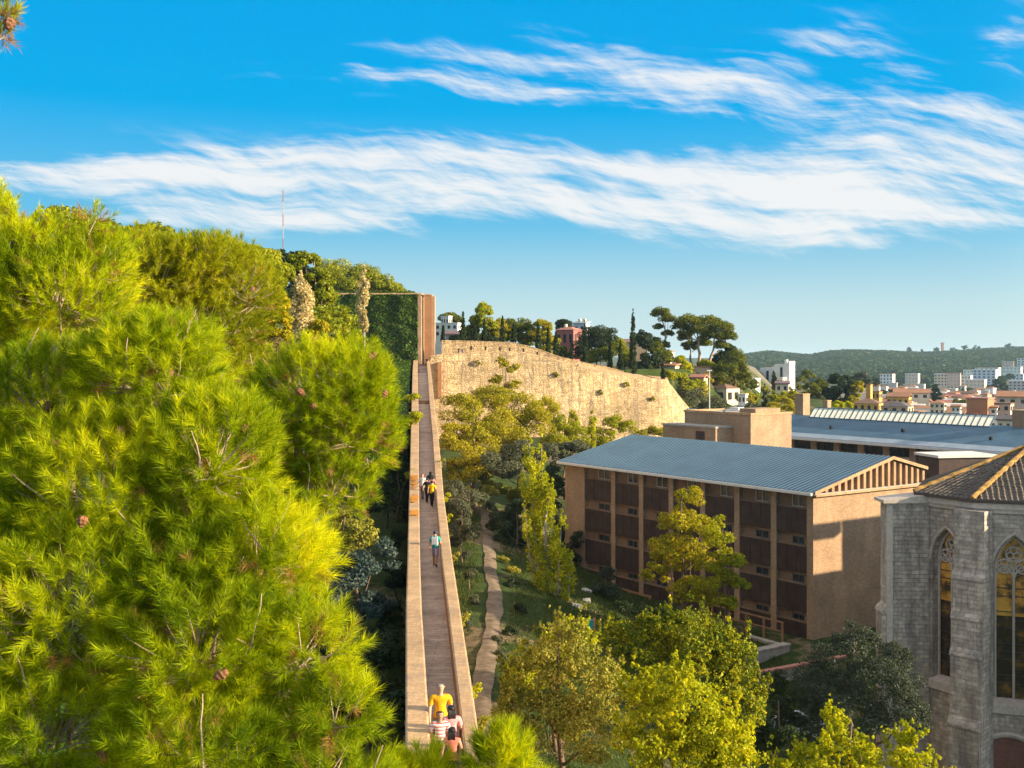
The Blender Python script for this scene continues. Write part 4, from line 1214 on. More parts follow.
# leaf colours (dark -> light)
LF = {}
LF['pine_near'] = leafmat('near_pine_needles', [(0.05, 0.12, 0.004), (0.32, 0.42, 0.005), (0.82, 0.80, 0.012)], 0.45, 1.8, 1.0)
LF['green_tips'] = leafmat('dark_green_yellow_tipped_leaves', [(0.025, 0.05, 0.008), (0.13, 0.18, 0.010), (0.62, 0.56, 0.02)], 0.4, 1.3, 0.6)
LF['dry'] = leafmat('dry_needles', [(0.16, 0.09, 0.03), (0.30, 0.17, 0.05), (0.42, 0.26, 0.08)], 0.3, 0.8, 0.8)
LF['pine_hill'] = leafmat('sunlit_hill_pine_leaves', [(0.06, 0.095, 0.008), (0.21, 0.25, 0.012), (0.44, 0.43, 0.02)], 0.38, 0.9, 0.25)
LF['pine_mid'] = leafmat('pine_needles', [(0.06, 0.105, 0.008), (0.29, 0.34, 0.010), (0.62, 0.58, 0.018)], 0.42, 1.0, 0.6)
LF['pine_far'] = leafmat('far_pine_leaves', [(0.04, 0.062, 0.010), (0.115, 0.14, 0.016), (0.24, 0.24, 0.024)], 0.32, 0.8, 0.15)
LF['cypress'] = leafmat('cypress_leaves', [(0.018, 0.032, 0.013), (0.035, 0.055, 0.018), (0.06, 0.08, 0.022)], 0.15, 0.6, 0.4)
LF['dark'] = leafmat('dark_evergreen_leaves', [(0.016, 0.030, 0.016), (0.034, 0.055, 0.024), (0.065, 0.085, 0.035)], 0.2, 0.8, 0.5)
LF['olive'] = leafmat('olive_leaves', [(0.055, 0.065, 0.038), (0.10, 0.11, 0.065), (0.16, 0.165, 0.10)], 0.2, 0.8, 0.5)
LF['bluegreen'] = leafmat('blue_green_leaves', [(0.03, 0.055, 0.05), (0.06, 0.09, 0.08), (0.10, 0.14, 0.12)], 0.2, 0.8, 0.6)
LF['golden'] = leafmat('golden_green_leaves', [(0.09, 0.11, 0.008), (0.30, 0.29, 0.012), (0.60, 0.48, 0.025)], 0.4, 0.9, 0.35)
LF['yellow'] = leafmat('yellow_green_leaves', [(0.09, 0.14, 0.006), (0.34, 0.39, 0.008), (0.74, 0.66, 0.018)], 0.45, 0.8, 0.5)
LF['lime'] = leafmat('lime_leaves', [(0.11, 0.145, 0.008), (0.28, 0.31, 0.012), (0.50, 0.47, 0.015)], 0.42, 0.9, 0.4)
LF['ochre'] = leafmat('ochre_leaves', [(0.06, 0.075, 0.014), (0.24, 0.25, 0.030), (0.66, 0.56, 0.12)], 0.35, 0.9, 0.4)
LF['pale'] = leafmat('pale_silver_leaves', [(0.30, 0.25, 0.10), (0.52, 0.44, 0.22), (0.70, 0.62, 0.38)], 0.3, 0.7, 0.6)
LF['autumn'] = leafmat('autumn_leaves', [(0.10, 0.14, 0.008), (0.34, 0.33, 0.010), (0.65, 0.46, 0.015)], 0.42, 0.9, 0.45)
LF['brown'] = leafmat('brown_leaves', [(0.10, 0.065, 0.035), (0.17, 0.12, 0.06), (0.24, 0.18, 0.10)], 0.25, 0.8, 0.6)
LF['ivy'] = leafmat('ivy_leaves', [(0.022, 0.055, 0.012), (0.055, 0.11, 0.016), (0.15, 0.21, 0.025)], 0.3, 0.9, 0.3)
LF['grey_tree'] = leafmat('grey_green_leaves', [(0.030, 0.045, 0.032), (0.055, 0.072, 0.048), (0.09, 0.105, 0.07)], 0.2, 0.7, 0.5)
LF['forest'] = leafmat('forest_leaves', [(0.026, 0.046, 0.020), (0.048, 0.075, 0.028), (0.08, 0.105, 0.034)], 0.2, 0.8, 0.012, 0.0)
# ------------------------------------------------------------------ near pines on the left
def gb(x, y): return (x, y, h(x, y) - 0.3)
pine('pine_tree', 'big bright pine close in front, filling the lower left with brushy needles',
     [lob(150,385,8.6,85,70), lob(55,420,8.8,95,85), lob(120,500,8.2,120,100), lob(212,470,8.0,80,90), lob(255,565,7.7,85,75), lob(190,590,7.6,90,80), lob(303,655,7.3,66,62),
      lob(335,722,7.1,55,50), lob(200,660,7.3,110,95), lob(70,620,7.6,120,110), lob(50,745,7.2,110,85), lob(200,755,7.0,110,75), lob(320,785,6.9,80,55), lob(165,352,8.7,62,42), lob(-20,540,8.3,90,120), lob(-40,690,7.6,80,120), lob(100,860,7,200,90), lob(280,860,6.8,130,80)],
     5400, LF['pine_near'], (-5.2, 8.6, h(-5.2, 8.6)), 0.20, 11, per=150, ln=0.10, wd=0.0034, sh=0.20, cones=44, limbs=8, bare=26, top=tuple(P(70, 400, 8.7)), bark='bark', spread=0.9)
pine('pine_tree', 'rounded bright pine crown with many brown cones in the middle of the left slope',
     [lob(318,405,12,76,70), lob(350,385,12,52,50), lob(300,455,12.2,68,60), lob(350,440,11.8,55,66), lob(292,500,12,52,40), lob(368,420,12,36,58), lob(332,492,11.8,52,42), lob(262,430,12.3,40,50), lob(240,500,12.5,60,60), lob(225,560,12.4,90,80), lob(190,650,12.5,95,90), lob(280,540,12.3,50,50)],
     3300, LF['pine_near'], (-3.6, 12.4, h(-3.6, 12.4)), 0.16, 12, per=115, ln=0.10, wd=0.004, sh=0.20, cones=44, limbs=4, bare=12, top=tuple(P(300, 400, 12.1)), bark='bark', spread=0.9)
pine('pine_tree', 'tall pine at the left edge with twiggy upright tops against the sky',
     [lob(28,268,14,62,52), lob(100,262,14.2,40,36), lob(92,228,14,18,26), lob(20,224,14,22,24), lob(55,238,14,26,20), lob(60,300,14,80,60), lob(-25,240,14,50,70), lob(0,330,14,60,50), lob(-20,420,14,80,120)],
     2300, LF['pine_near'], (-7.0, 14.2, h(-7.0, 14.2)), 0.2, 13, per=85, ln=0.11, wd=0.006, sh=0.26, cones=8, limbs=8, up=0.9)
pine('pine_tree', 'broad pine crown behind the big front pine, reaching up to the hill line',
     [lob(160,285,20,75,52), lob(215,280,20.5,60,48), lob(250,298,20,38,44), lob(205,262,20,50,30), lob(120,300,20,60,50), lob(200,330,20,75,50), lob(140,255,20,30,30), lob(190,420,20,120,90)],
     3600, LF['pine_mid'], (-6.2, 20.4, h(-6.2, 20.4)), 0.24, 14, per=75, ln=0.115, wd=0.0085, sh=0.28, limbs=8, cones=6)
pine('pine_tree', 'young pine top poking up at the bottom edge beside the wall walk',
     [lob(424,780,8.4,28,32), lob(502,774,8.2,42,46), lob(462,822,8.3,70,22), lob(520,800,8.3,40,30), lob(400,800,8.3,50,40)],
     520, LF['pine_near'], (-0.1, 8.4, h(3.0, 8.4)-3), 0.10, 15, per=95, ln=0.105, wd=0.0042, sh=0.20, limbs=4, up=0.9)
pine('pine_tree', 'pine bough with hanging cones reaching in at the top left corner',
     [lob(-12,8,7.5,26,18), lob(8,20,7.5,12,10), lob(2,36,7.5,12,8), lob(-40,20,7.6,40,40), lob(-100,60,7.8,90,90)],
     150, LF['pine_mid'], (-6.2, 8.0, h(-6.2, 8.0)), 0.16, 16, per=60, ln=0.075, wd=0.004, sh=0.12, limbs=4, cones=16)

# ------------------------------------------------------------------ hillside trees, left
def ptree(label, lobes, n, size, leaf='pine_far', seed=1, **k):
    return tree('umbrella_pine', label, lobes, n, size, LF[leaf], 'pine tree', k.pop('group', None), k.pop('bark', 'bark_pale'), seed=seed, sub=k.pop('sub', 26), subr=k.pop('subr', 0.26), low=k.pop('low', -0.25), **k)
ptree('flat topped umbrella pine on the skyline at the far left of the hill', [lob(136,236,120,22,13), lob(158,238,121,24,13), lob(176,247,120,18,10), lob(145,250,121,30,12)], 11000, 0.42, 'pine_hill', seed=21)
ptree('wide rounded pine crown on the hilltop between the near pines and the mast', [lob(212,258,90,32,24), lob(236,266,92,30,26), lob(200,280,90,40,30), lob(240,296,90,32,30)], 18000, 0.34, seed=22, leaf='pine_hill')
ptree('dark shaded pine below the radio mast', [lob(275,268,130,24,20), lob(296,272,131,22,22), lob(268,298,130,20,25), lob(290,305,131,30,28), lob(310,290,132,20,25)], 14000, 0.45, 'dark', seed=23)
ptree('olive green pine right of the radio mast', [lob(318,282,120,18,14), lob(305,265,121,20,14), lob(322,300,120,14,18)], 7000, 0.38, 'pine_hill', seed=24)
for i, (lb, lo) in enumerate([('umbrella pine at the left end of the ridge row above the ivy tower', [lob(335,274,250,22,13), lob(350,284,250,20,14), lob(325,290,250,14,20)]),
                   ('umbrella pine in the middle of the ridge row above the ivy tower', [lob(362,278,252,20,11), lob(380,285,252,16,10), lob(356,290,252,20,9)]),
                   ('umbrella pine at the right end of the ridge row above the ivy tower', [lob(392,291,256,14,8), lob(405,297,256,10,6), lob(382,295,255,16,7)])]):
    ptree(lb, lo, 11000, 0.48, 'pine_hill', seed=30 + i, subr=0.4,  group='umbrella pines along the ridge')
tree('deciduous_tree', 'orange and green autumn tree between the pine crowns and the pale poplar', [lob(268,305,62,18,28), lob(280,330,62,16,24), lob(262,335,62,16,20)], 9000, 0.2, LF['autumn'], seed=41)
column('poplar_tree', 'thick pale straw coloured poplar on the left slope', 301, 272, 356, 70, 30, 9000, 0.17, LF['pale'], prof='spindle', seed=42, nsub=70, bark='bark_grey')
column('poplar_tree', 'slim pale poplar in front of the ivy tower', 364, 264, 335, 80, 15, 3800, 0.17, LF['pale'], prof='spindle', seed=43, nsub=50, bark='bark_grey')
shrub('shrub', 'brown leafed bushy tree among the pines under the pale poplar', [lob(268,358,55,22,20), lob(262,378,55,20,20), lob(285,372,55,16,18)], 8000, 0.16, LF['brown'], 'tree', seed=44)
tree('deciduous_tree', 'yellowing tree just right of the thick pale poplar', [lob(318,340,70,20,24), lob(330,360,70,22,20)], 7000, 0.2, LF['golden'], seed=45)
# hill backing: rows of pines that close the slope
for i, (px, py, dd, r, lb) in enumerate([(70,240,60,60,'green pine far left behind the spiky pine top'), (150,275,75,60,'pine on the slope under the skyline umbrella pine'), (235,330,80,45,'pine low on the slope behind the brown tree'),
        (330,330,110,40,'pine in the dip left of the ivy tower'), (20,300,55,70,'pine behind the left edge of the crown mass'), (290,350,95,40,'shaded pine behind the thick pale poplar')]):
    ptree(lb, [lob(px,py,dd,r,r*0.6), lob(px-r*0.5,py+r*0.5,dd,r*0.8,r*0.6), lob(px+r*0.5,py+r*0.5,dd+2,r*0.8,r*0.6)], 9000, 0.4 if dd > 70 else 0.28, 'pine_hill', seed=50 + i)

for i, (lb, lo) in enumerate([('bright rounded pine crown on the slope left of the thick pale poplar', [lob(255,300,100,26,20), lob(238,318,100,22,20), lob(275,318,101,20,18)]), ('lit pine crown filling the slope between the two pale poplars', [lob(318,302,140,20,14), lob(310,318,138,18,16), lob(326,318,141,12,14)]),
        ('rounded pine top on the skyline left of the wide rounded crown', [lob(184,252,110,20,14), lob(198,262,111,20,14), lob(168,258,110,18,12)]), ('sunlit pine crown on the skyline right of the wide rounded crown', [lob(262,262,105,20,15), lob(276,280,106,22,18)])]):
    ptree(lb, lo, 11000, 0.36, 'pine_hill', seed=250 + i, subr=0.36)
# ------------------------------------------------------------------ ivy
def ivy_mesh(name, quads, n, size, leaf, parent, rg, push=0.35):
    """leaves over flat patches: quads = (origin, edge a, edge b, normal)"""
    A = np.array([np.linalg.norm(np.cross(q[1], q[2])) for q in quads]); A = A / A.sum()
    vs = []
    for q, k in zip(quads, A):
        m = int(n * k); o, a, b, nr = (np.array(v, float) for v in q)
        s = rg.uniform(0, 1, m); t = rg.uniform(0, 1, m)
        bump_ = 0.5 + 0.5 * np.sin(s * np.linalg.norm(a) * 1.3 + 2 * np.sin(t * np.linalg.norm(b) * 0.9)) * np.cos(t * np.linalg.norm(b) * 1.1)
        p = o + s[:, None] * a + t[:, None] * b + nr * (push * bump_ * rg.uniform(0.2, 1.0, m))[:, None]
        vs.append(leaves_at(p, np.tile(nr, (m, 1)) + np.array([0, 0, 0.3]), size, rg, 0.6, 0.8))
    return np_mesh(name, np.concatenate(vs), 4, leaf, parent)
D0 = 221.5
xl = P(331, 0, D0).x; xr = P(421.5, 0, D0).x; zt = P(0, 294.5, D0).z
it = thing('ivy_tower', 'broad wall tower covered in dark ivy with a brick coping, left of the brick pier', 'tower', ((xl + xr) / 2, D0 + 2, 10))
MB().box(xl + 0.4, D0, 10, xr, D0 + 8, zt - 0.3).build('wall', M['tanbrick'], it, True)
MB().box(xl + 0.1, D0 - 0.5, zt - 0.05, xr + 0.1, D0 + 8.2, zt + 0.28).build('coping', M['coping'], it, True)
MB().box(xr - 0.75, D0 - 0.35, 16, xr - 0.05, D0 - 0.02, zt + 0.25).build('brick_edge', M['tanbrick'], it, True)
rg = np.random.default_rng(9)
ivy_mesh('ivy', [((xl, D0 - 0.1, 10), (xr - 0.7 - xl, 0, 0), (0, 0, zt - 9.9), (0, -1, 0)), ((xl, D0 - 0.1, 10), (0, 8, 0), (0, 0, zt - 10.2), (-1, 0, 0)), ((xl, D0, zt - 0.1), (xr - 1.5 - xl, 0, 0), (0, 3, 0), (0, 0, 1))], 34000, 0.42, LF['ivy'], it, rg, 1.1)
ih = thing('ivy_wall', 'ivy covered lower wall running along the left of the walk up to the tower', 'ivy wall', (walk_col(170, 2) - 2, 170, 8))
mb = MB(); rows = []; quads = []
yy = np.arange(112, 221, 6.0)
for y in yy:
    xo = walk_col(y, 2) - 0.4; z = walk_z(y) + PH - 0.25; wv = np.interp(y, [112, 140, 220], [1.6, 3.3, 4.4])
    rows.append([(xo - wv, y, 4), (xo - wv, y, z - 0.5), (xo, y, z), (xo, y, 4)])
mb.strip(rows, flip=True); mb.strip([[rows[0][0], rows[0][1]], [rows[0][3], rows[0][2]]])
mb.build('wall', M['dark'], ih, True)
for a, b in zip(rows, rows[1:]):
    a = [np.array(p) for p in a]; b = [np.array(p) for p in b]
    quads.append((a[0], b[0] - a[0], a[1] - a[0], (-1, 0, 0))); quads.append((a[1], b[1] - a[1], a[2] - a[1], (-0.2, -0.1, 1)))
a = [np.array(p) for p in rows[0]]
quads.append((a[0], a[3] - a[0], a[1] - a[0], (0, -1, 0)))
ivy_mesh('ivy', quads, 30000, 0.34, LF['ivy'], ih, rg, 0.7)
# little bright shrubs hanging over the left parapet
def wallbush(lb, px, py, dd, r, leaf, n, size, seed, group=None):
    lo = [lob(px - 2, py + 2, dd, r, r * 0.85), lob(px + r * 0.5, py - 2, dd - 0.5, r * 0.7, r * 0.6), lob(px - r * 0.5, py + r, dd, r * 0.8, r * 0.7)]
    b = Vector(lo[2][0])
    return tree('shrub', lb, lo, n, size, LF[leaf], 'shrub', group, 'bark', 0.05, (b.x - 0.8, b.y, b.z - 2.0), 10, 0.45, 0.5, 2, seed)
wallbush('upper of the two bright green bushes growing over the left parapet', 412, 399, 128, 8.5, 'yellow', 1500, 0.26, 61, 'bushes growing over the parapet')
wallbush('lower of the two bright green bushes growing over the left parapet', 412, 418, 108, 10, 'yellow', 2000, 0.24, 62, 'bushes growing over the parapet')
wallbush('small yellow bush on the left parapet by the orange lichen', 411, 473, 84, 4, 'yellow', 400, 0.16, 63)
for i, (lb, px, py, dd, r, lf) in enumerate([('green tuft on the outer right face of the wall beside the group of walkers', 446, 497, 74, 4.0, 'yellow'), ('green tuft on the outer right face of the wall behind the man in teal', 449, 518, 68, 3.2, 'yellow'),
        ('dry tuft on the outer right wall face in front of the man in teal', 456, 556, 56, 4, 'ochre'), ('dry grass tuft on the outer right face of the wall halfway to the near walkers', 464, 618, 42, 6, 'ochre'),
        ('yellow green tuft on the outer right face of the wall near the people in front', 474, 690, 33, 7, 'yellow'), ('pale dry tuft on the wall face just above the young pine', 482, 722, 29, 8, 'ochre'), ('dry tuft clinging high on the wall face below the yellow trees', 441, 462, 88, 4, 'ochre')]):
    wallbush(lb, px, py, dd, r, lf, 500, 0.10 if dd < 60 else 0.16, 64 + i, 'tufts growing from the wall face')

# ------------------------------------------------------------------ shaded hollow left of the wall
tree('olive_tree', 'dusty ochre shrub catching the sun in the hollow left of the wall', [lob(345,522,46,24,16), lob(330,540,46,22,18), lob(362,536,46,18,16), lob(345,555,46,26,16)], 9000, 0.12, LF['ochre'], seed=71)
tree('olive_tree', 'blue green leafy tree in shade below the ochre shrub', [lob(350,575,44,32,26), lob(375,560,44,24,22), lob(335,610,44,30,28), lob(372,610,44,26,26), lob(350,650,44,36,30)], 16000, 0.14, LF['bluegreen'], seed=72)
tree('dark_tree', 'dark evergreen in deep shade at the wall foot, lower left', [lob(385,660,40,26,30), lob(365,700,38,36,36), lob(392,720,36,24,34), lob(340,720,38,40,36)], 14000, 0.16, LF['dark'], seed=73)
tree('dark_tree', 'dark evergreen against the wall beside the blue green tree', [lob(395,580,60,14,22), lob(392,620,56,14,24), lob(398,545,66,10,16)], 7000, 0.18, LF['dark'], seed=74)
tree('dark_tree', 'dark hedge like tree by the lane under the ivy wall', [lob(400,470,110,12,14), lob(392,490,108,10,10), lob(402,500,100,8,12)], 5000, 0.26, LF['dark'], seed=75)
tree('dark_tree', 'dark shrub on the shaded lawn beyond the blue green tree', [lob(362,500,95,9,8), lob(372,508,94,8,6)], 2500, 0.24, LF['dark'], seed=76)
ug = random.Random(57)
for k, (x, y) in enumerate([(-9.5, 34), (-12.5, 41), (-8.6, 44), (-15.5, 50), (-12, 58), (-18, 60), (-21, 72), (-24, 86), (-27, 100), (-29, 116), (-19, 46), (-24, 58), (-14, 33)]):
    r = ug.uniform(2.0, 2.9); z = h(x, y)
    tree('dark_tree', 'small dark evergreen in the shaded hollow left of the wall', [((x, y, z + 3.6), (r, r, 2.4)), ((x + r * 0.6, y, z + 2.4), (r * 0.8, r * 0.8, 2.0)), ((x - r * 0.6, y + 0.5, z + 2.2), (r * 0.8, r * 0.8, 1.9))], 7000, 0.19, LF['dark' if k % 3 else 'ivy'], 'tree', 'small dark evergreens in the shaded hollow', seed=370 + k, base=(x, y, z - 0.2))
k = 0
while k < 22:
    y = ug.uniform(34, 135); x = ug.uniform(-40, -15 - y * 0.04)
    r = ug.uniform(1.6, 3.2); z = h(x, y)
    shrub('shrub', 'leafy bush in the shade under the pines on the left slope', [((x, y, z + r * 0.5), (r, r, r * 0.8)), ((x + r * 0.7, y - r * 0.3, z + r * 0.4), (r * 0.7, r * 0.7, r * 0.6)), ((x - r * 0.6, y + r * 0.4, z + r * 0.6), (r * 0.7, r * 0.7, r * 0.7))],
          2600, 0.24, LF[ug.choice(['pine_far', 'dark', 'olive', 'ivy'])], group='bushes under the pines on the left slope', seed=340 + k); k += 1
tree('dark_tree', 'dark green tree hidden behind the clump of cones, above the shaded lawn', [lob(362,395,75,22,28), lob(366,440,75,20,30), lob(352,470,75,26,24), lob(372,475,76,14,18)], 10000, 0.22, LF['ivy'], seed=78)
# palm
pb = GP(387, 530)
pt = thing('palm_tree', 'small dark palm on the shaded lawn left of the wall', 'palm tree', (pb.x, pb.y, h(pb.x, pb.y) - 0.1))
MB().tube([(pb.x, pb.y, pt.location.z), (pb.x + 0.05, pb.y, pt.location.z + 1.2), (pb.x, pb.y, pt.location.z + 2.1)], [0.16, 0.13, 0.12], 7).build('trunk', M['bark'], pt, True)
mb = MB(); rr = random.Random(6)
for k in range(22):
    a = 2 * math.pi * k / 22 + rr.uniform(-.1, .1); el = rr.uniform(-0.3, 1.1); prev = None; L_ = rr.uniform(1.0, 1.4)
    rows = []
    for j in range(6):
        t = j / 5; r_ = L_ * t * math.cos(el * (1 - 0.3 * t)); z = L_ * t * math.sin(el) - 0.5 * t * t
        wv = 0.16 * math.sin(math.pi * (0.15 + 0.85 * t)) + 0.01
        c_ = Vector((pb.x + math.cos(a) * r_, pb.y + math.sin(a) * r_, pt.location.z + 2.1 + z)); sd = Vector((-math.sin(a), math.cos(a), 0)) * wv
        rows.append([c_ - sd + Vector((0, 0, -0.05)), c_, c_ + sd + Vector((0, 0, -0.05))])
    mb.strip(rows)
mb.build('crown', LF['dark'], pt, True)

# ------------------------------------------------------------------ trees right of the wall, up to the rampart
tree('golden_tree', 'golden green tree right of the wall below the rampart, nearest to the walk', [lob(462,412,135,22,20), lob(455,440,132,18,22), lob(480,440,134,24,24), lob(470,470,130,24,22), lob(498,425,136,18,16)], 24000, 0.26, LF['golden'], seed=81, sub=22)
tree('golden_tree', 'golden tree at the foot of the rampart behind the dark bushes', [lob(515,408,150,26,20), lob(535,425,150,24,18), lob(508,440,146,24,22), lob(545,410,152,16,14), lob(490,400,152,20,16)], 22000, 0.28, LF['golden'], seed=82, sub=22)
tree('deciduous_tree', 'thin crowned green tree standing up against the sunlit rampart', [lob(508,368,165,12,8), lob(497,380,165,10,7), lob(514,385,166,10,7), lob(503,394,165,12,7), lob(520,396,166,8,5), lob(500,360,165,6,4)], 3600, 0.32, LF['golden'], seed=83, sub=9, subr=0.32, r0=0.2)
shrub('shrub', 'greyish bare bush in the shade of the rampart foot', [lob(500,398,170,12,9), lob(484,394,171,8,8)], 2500, 0.28, LF['brown'], seed=84)
tree('golden_tree', 'yellow green tree in a row at the rampart foot, left of the upright saplings', [lob(562,428,158,16,14), lob(578,436,158,14,14), lob(556,444,156,18,12)], 9000, 0.28, LF['lime'], seed=85)
column('poplar_tree', 'upright yellow sapling in front of the rampart, left of the pair', 573, 407, 450, 160, 14, 2400, 0.28, LF['yellow'], prof='spindle', seed=86, nsub=30)
column('poplar_tree', 'upright yellow sapling in front of the rampart, right of the pair', 592, 410, 450, 162, 13, 2200, 0.28, LF['yellow'], prof='spindle', seed=87, nsub=30)
tree('deciduous_tree', 'green bushy tree at the rampart foot above the zinc roof', [lob(617,424,165,16,9), lob(630,428,166,12,8), lob(604,436,165,14,9), lob(600,448,164,18,9)], 8000, 0.28, LF['lime'], seed=88)
shrub('shrub', 'low green bush at the right foot of the rampart above the roof ridge', [lob(655,433,185,12,6), lob(668,431,188,9,5), lob(640,435,184,9,5)], 3500, 0.3, LF['golden'], seed=89)
tree('dark_tree', 'olive dark tree behind the two tipped poplar', [lob(495,470,128,26,20), lob(520,458,130,24,18), lob(545,462,132,24,18), lob(570,455,134,22,14)], 20000, 0.26, LF['olive'], seed=90)
tree('dark_tree', 'dark round bush beside the dirt path', [lob(506,530,112,20,22), lob(520,515,113,16,18), lob(530,545,112,18,20), lob(510,552,110,14,12)], 16000, 0.22, LF['dark'], seed=91)
tree('dark_tree', 'dark tree between the poplar and the end wall of the brick building', [lob(556,500,124,16,26), lob(562,540,122,13,22), lob(548,480,126,16,16)], 12000, 0.24, LF['dark'], seed=92)
tree('dark_tree', 'dark tree with ivy against the end wall of the brick building', [lob(570,555,118,12,16), lob(563,585,116,12,14), lob(578,540,117,7,10)], 5000, 0.22, LF['dark'], seed=93)
shrub('shrub', 'shaded bushes along the wall foot left of the dirt path', [lob(462,510,98,12,16), lob(468,535,92,10,14), lob(456,540,94,8,16)], 8000, 0.2, LF['olive'], seed=94)
shrub('shrub', 'broad shaded olive bush between the wall and the dirt path under the golden trees', [lob(470,500,116,16,12), lob(455,490,112,10,14), lob(490,508,118,8,8), lob(462,520,106,10,12)], 11000, 0.2, LF['olive'], seed=194)
shrub('shrub', 'green bushes filling the ground between the golden trees and the poplar', [lob(500,492,134,14,10), lob(520,496,132,12,10), lob(535,508,128,12,10), lob(487,484,138,10,8)], 10000, 0.22, LF['pine_far'], seed=195)
shrub('shrub', 'yellow green bushes at the right foot of the golden trees', [lob(475,462,140,14,12), lob(500,455,145,16,10), lob(452,468,130,8,10)], 9000, 0.24, LF['golden'], seed=196)
shrub('shrub', 'dry grassy bush catching light at the far end of the dirt path', [lob(477,500,122,12,8), lob(490,492,126,10,8), lob(470,493,126,8,8)], 4000, 0.22, LF['ochre'], seed=95)
# two tipped poplar: two spires
def spires(name, label, sp, base, n, size, leaf, seed, bark='bark_grey'):
    t = thing(name, label, 'tree', base)
    rg = np.random.default_rng(seed)
    vs = []
    for i, (px0, py1, px1, py0, dd, wpx, m) in enumerate(sp):
        a = P(px0, py1, dd); b = P(px1, py0, dd)
        vs.append(column_leaves(a, b, wpx * dd / F * 0.5, m, size, rg, 'spindle', 46, 0.8))
        MB().tube([Vector(base), a, a.lerp(b, 0.9)], [0.16, 0.1, 0.03], 6).build('trunk', M[bark], t, True)
    np_mesh('crown', np.concatenate(vs), 4, leaf, t)
    return t
pb = GP(550, 628)
spires('poplar_tree', 'tall yellow green poplar with two pointed tips in front of the brick building', [(537, 560, 528, 430, 92, 24, 4600), (545, 590, 541, 432, 92, 25, 5200), (556, 620, 562, 510, 91, 25, 3600), (540, 622, 536, 540, 91, 26, 3200), (568, 600, 572, 550, 91, 14, 1100), (545, 520, 553, 478, 91, 14, 1000), (530, 560, 524, 500, 91, 13, 900)],
       (P(548, 0, 92).x, 92, h(P(548, 0, 92).x, 92)), 0, 0.20, LF['yellow'], 96)
# tree before the facade
tree('deciduous_tree', 'yellow and green autumn tree standing in front of the brown panels', [lob(690,500,88,14,18), lob(676,525,88,20,22), lob(664,555,88,22,24), lob(690,560,87,26,26), lob(655,575,88,14,14), lob(690,592,87,24,16), lob(700,535,88,18,20)], 15000, 0.21, LF['autumn'], seed=97, sub=15, r0=0.25)
tree('deciduous_tree', 'pale green layered tree overlapping the autumn tree in front of the panels', [lob(718,535,85,17,20), lob(730,560,85,17,16), lob(714,580,85,22,18), lob(735,585,85,14,10), lob(722,602,85,18,10)], 9500, 0.20, LF['lime'], seed=98, sub=13, r0=0.2)
# front cluster
tree('ochre_tree', 'rounded ochre gold tree front centre, left of the pair of bright trees', [lob(565,655,46,38,30), lob(535,680,46,36,34), lob(590,685,45,36,36), lob(545,725,45,48,40), lob(595,735,44,40,40), lob(572,632,46,20,14), lob(515,720,46,26,34)], 21000, 0.14, LF['ochre'], seed=101, sub=34, subr=0.27, jitter=0.7, sprigs=60, sprig=0.8)
tree('yellow_tree', 'yellow tips of a tree growing behind the left of the ochre tree', [lob(568,640,50,18,16), lob(548,652,50,22,18), lob(524,680,50,22,24), lob(585,640,50,14,14)], 7000, 0.14, LF['yellow'], seed=102, sub=18, subr=0.3, jitter=0.7, sprigs=30, sprig=0.8)
tree('dark_green_tree', 'wide green tree with yellow tips in the front cluster', [lob(650,635,58,34,20), lob(690,632,57,40,24), lob(730,660,56,32,36), lob(700,665,56,46,36), lob(640,660,57,30,28), lob(735,705,55,30,36), lob(615,640,58,18,14), lob(752,690,56,16,26)], 26000, 0.16, LF['green_tips'], seed=103, sub=38, subr=0.25, jitter=0.7, sprigs=90, sprig=1.0)
tree('yellow_tree', 'bright lime yellow tree at the bottom centre', [lob(665,690,42,34,28), lob(690,715,41,46,38), lob(650,735,41,40,38), lob(715,740,41,40,34), lob(640,700,42,22,24), lob(690,770,41,60,34), lob(735,760,41,30,24)], 22000, 0.145, LF['yellow'], seed=104, sub=34, subr=0.27, jitter=0.7, sprigs=70, sprig=0.8)
tree('yellow_tree', 'bright golden yellow tree with pointed tops at the bottom right', [lob(835,745,36,18,24), lob(812,765,36,22,24), lob(862,765,36,22,22), lob(900,758,36,16,20), lob(920,775,36,18,22), lob(785,775,36,20,18), lob(850,800,36,60,28), lob(832,727,36,8,12), lob(908,742,36,9,12)], 15000, 0.12, LF['yellow'], seed=105, sub=22, subr=0.3, jitter=0.7, sprigs=60, sprig=0.7)
tree('olive_tree', 'large grey green shaded tree in front of the church and the brick gable', [lob(845,665,60,38,36), lob(880,690,58,40,36), lob(820,690,60,34,34), lob(905,715,57,28,30), lob(850,720,58,48,34), lob(855,638,61,24,16), lob(800,720,60,26,28), lob(895,660,60,20,20)], 44000, 0.13, LF['grey_tree'], seed=106, sub=40, subr=0.26)
tree('dark_tree', 'small dark green tree by the pale car, behind the yellow tips', [lob(775,690,62,14,24), lob(785,715,60,16,24), lob(765,735,58,20,24), lob(790,745,56,20,20)], 13000, 0.13, LF['dark'], seed=107)
shrub('shrub', 'shaded bush at the left corner of the brick building front', [lob(606,575,104,9,12), lob(598,590,102,10,10), lob(614,592,102,10,9)], 3500, 0.2, LF['grey_tree'], seed=108)
shrub('shrub', 'low dark shrubs along the foot of the brown panels', [lob(640,612,92,16,9), lob(660,618,90,18,9), lob(620,608,94,12,8)], 6000, 0.17, LF['dark'], seed=109)
shrub('shrub', 'grey green undergrowth at the foot of the two tipped poplar', [lob(545,632,80,14,10), lob(560,640,78,16,9), lob(528,640,78,10,8), lob(575,636,80,12,7)], 6000, 0.15, LF['olive'], seed=110)
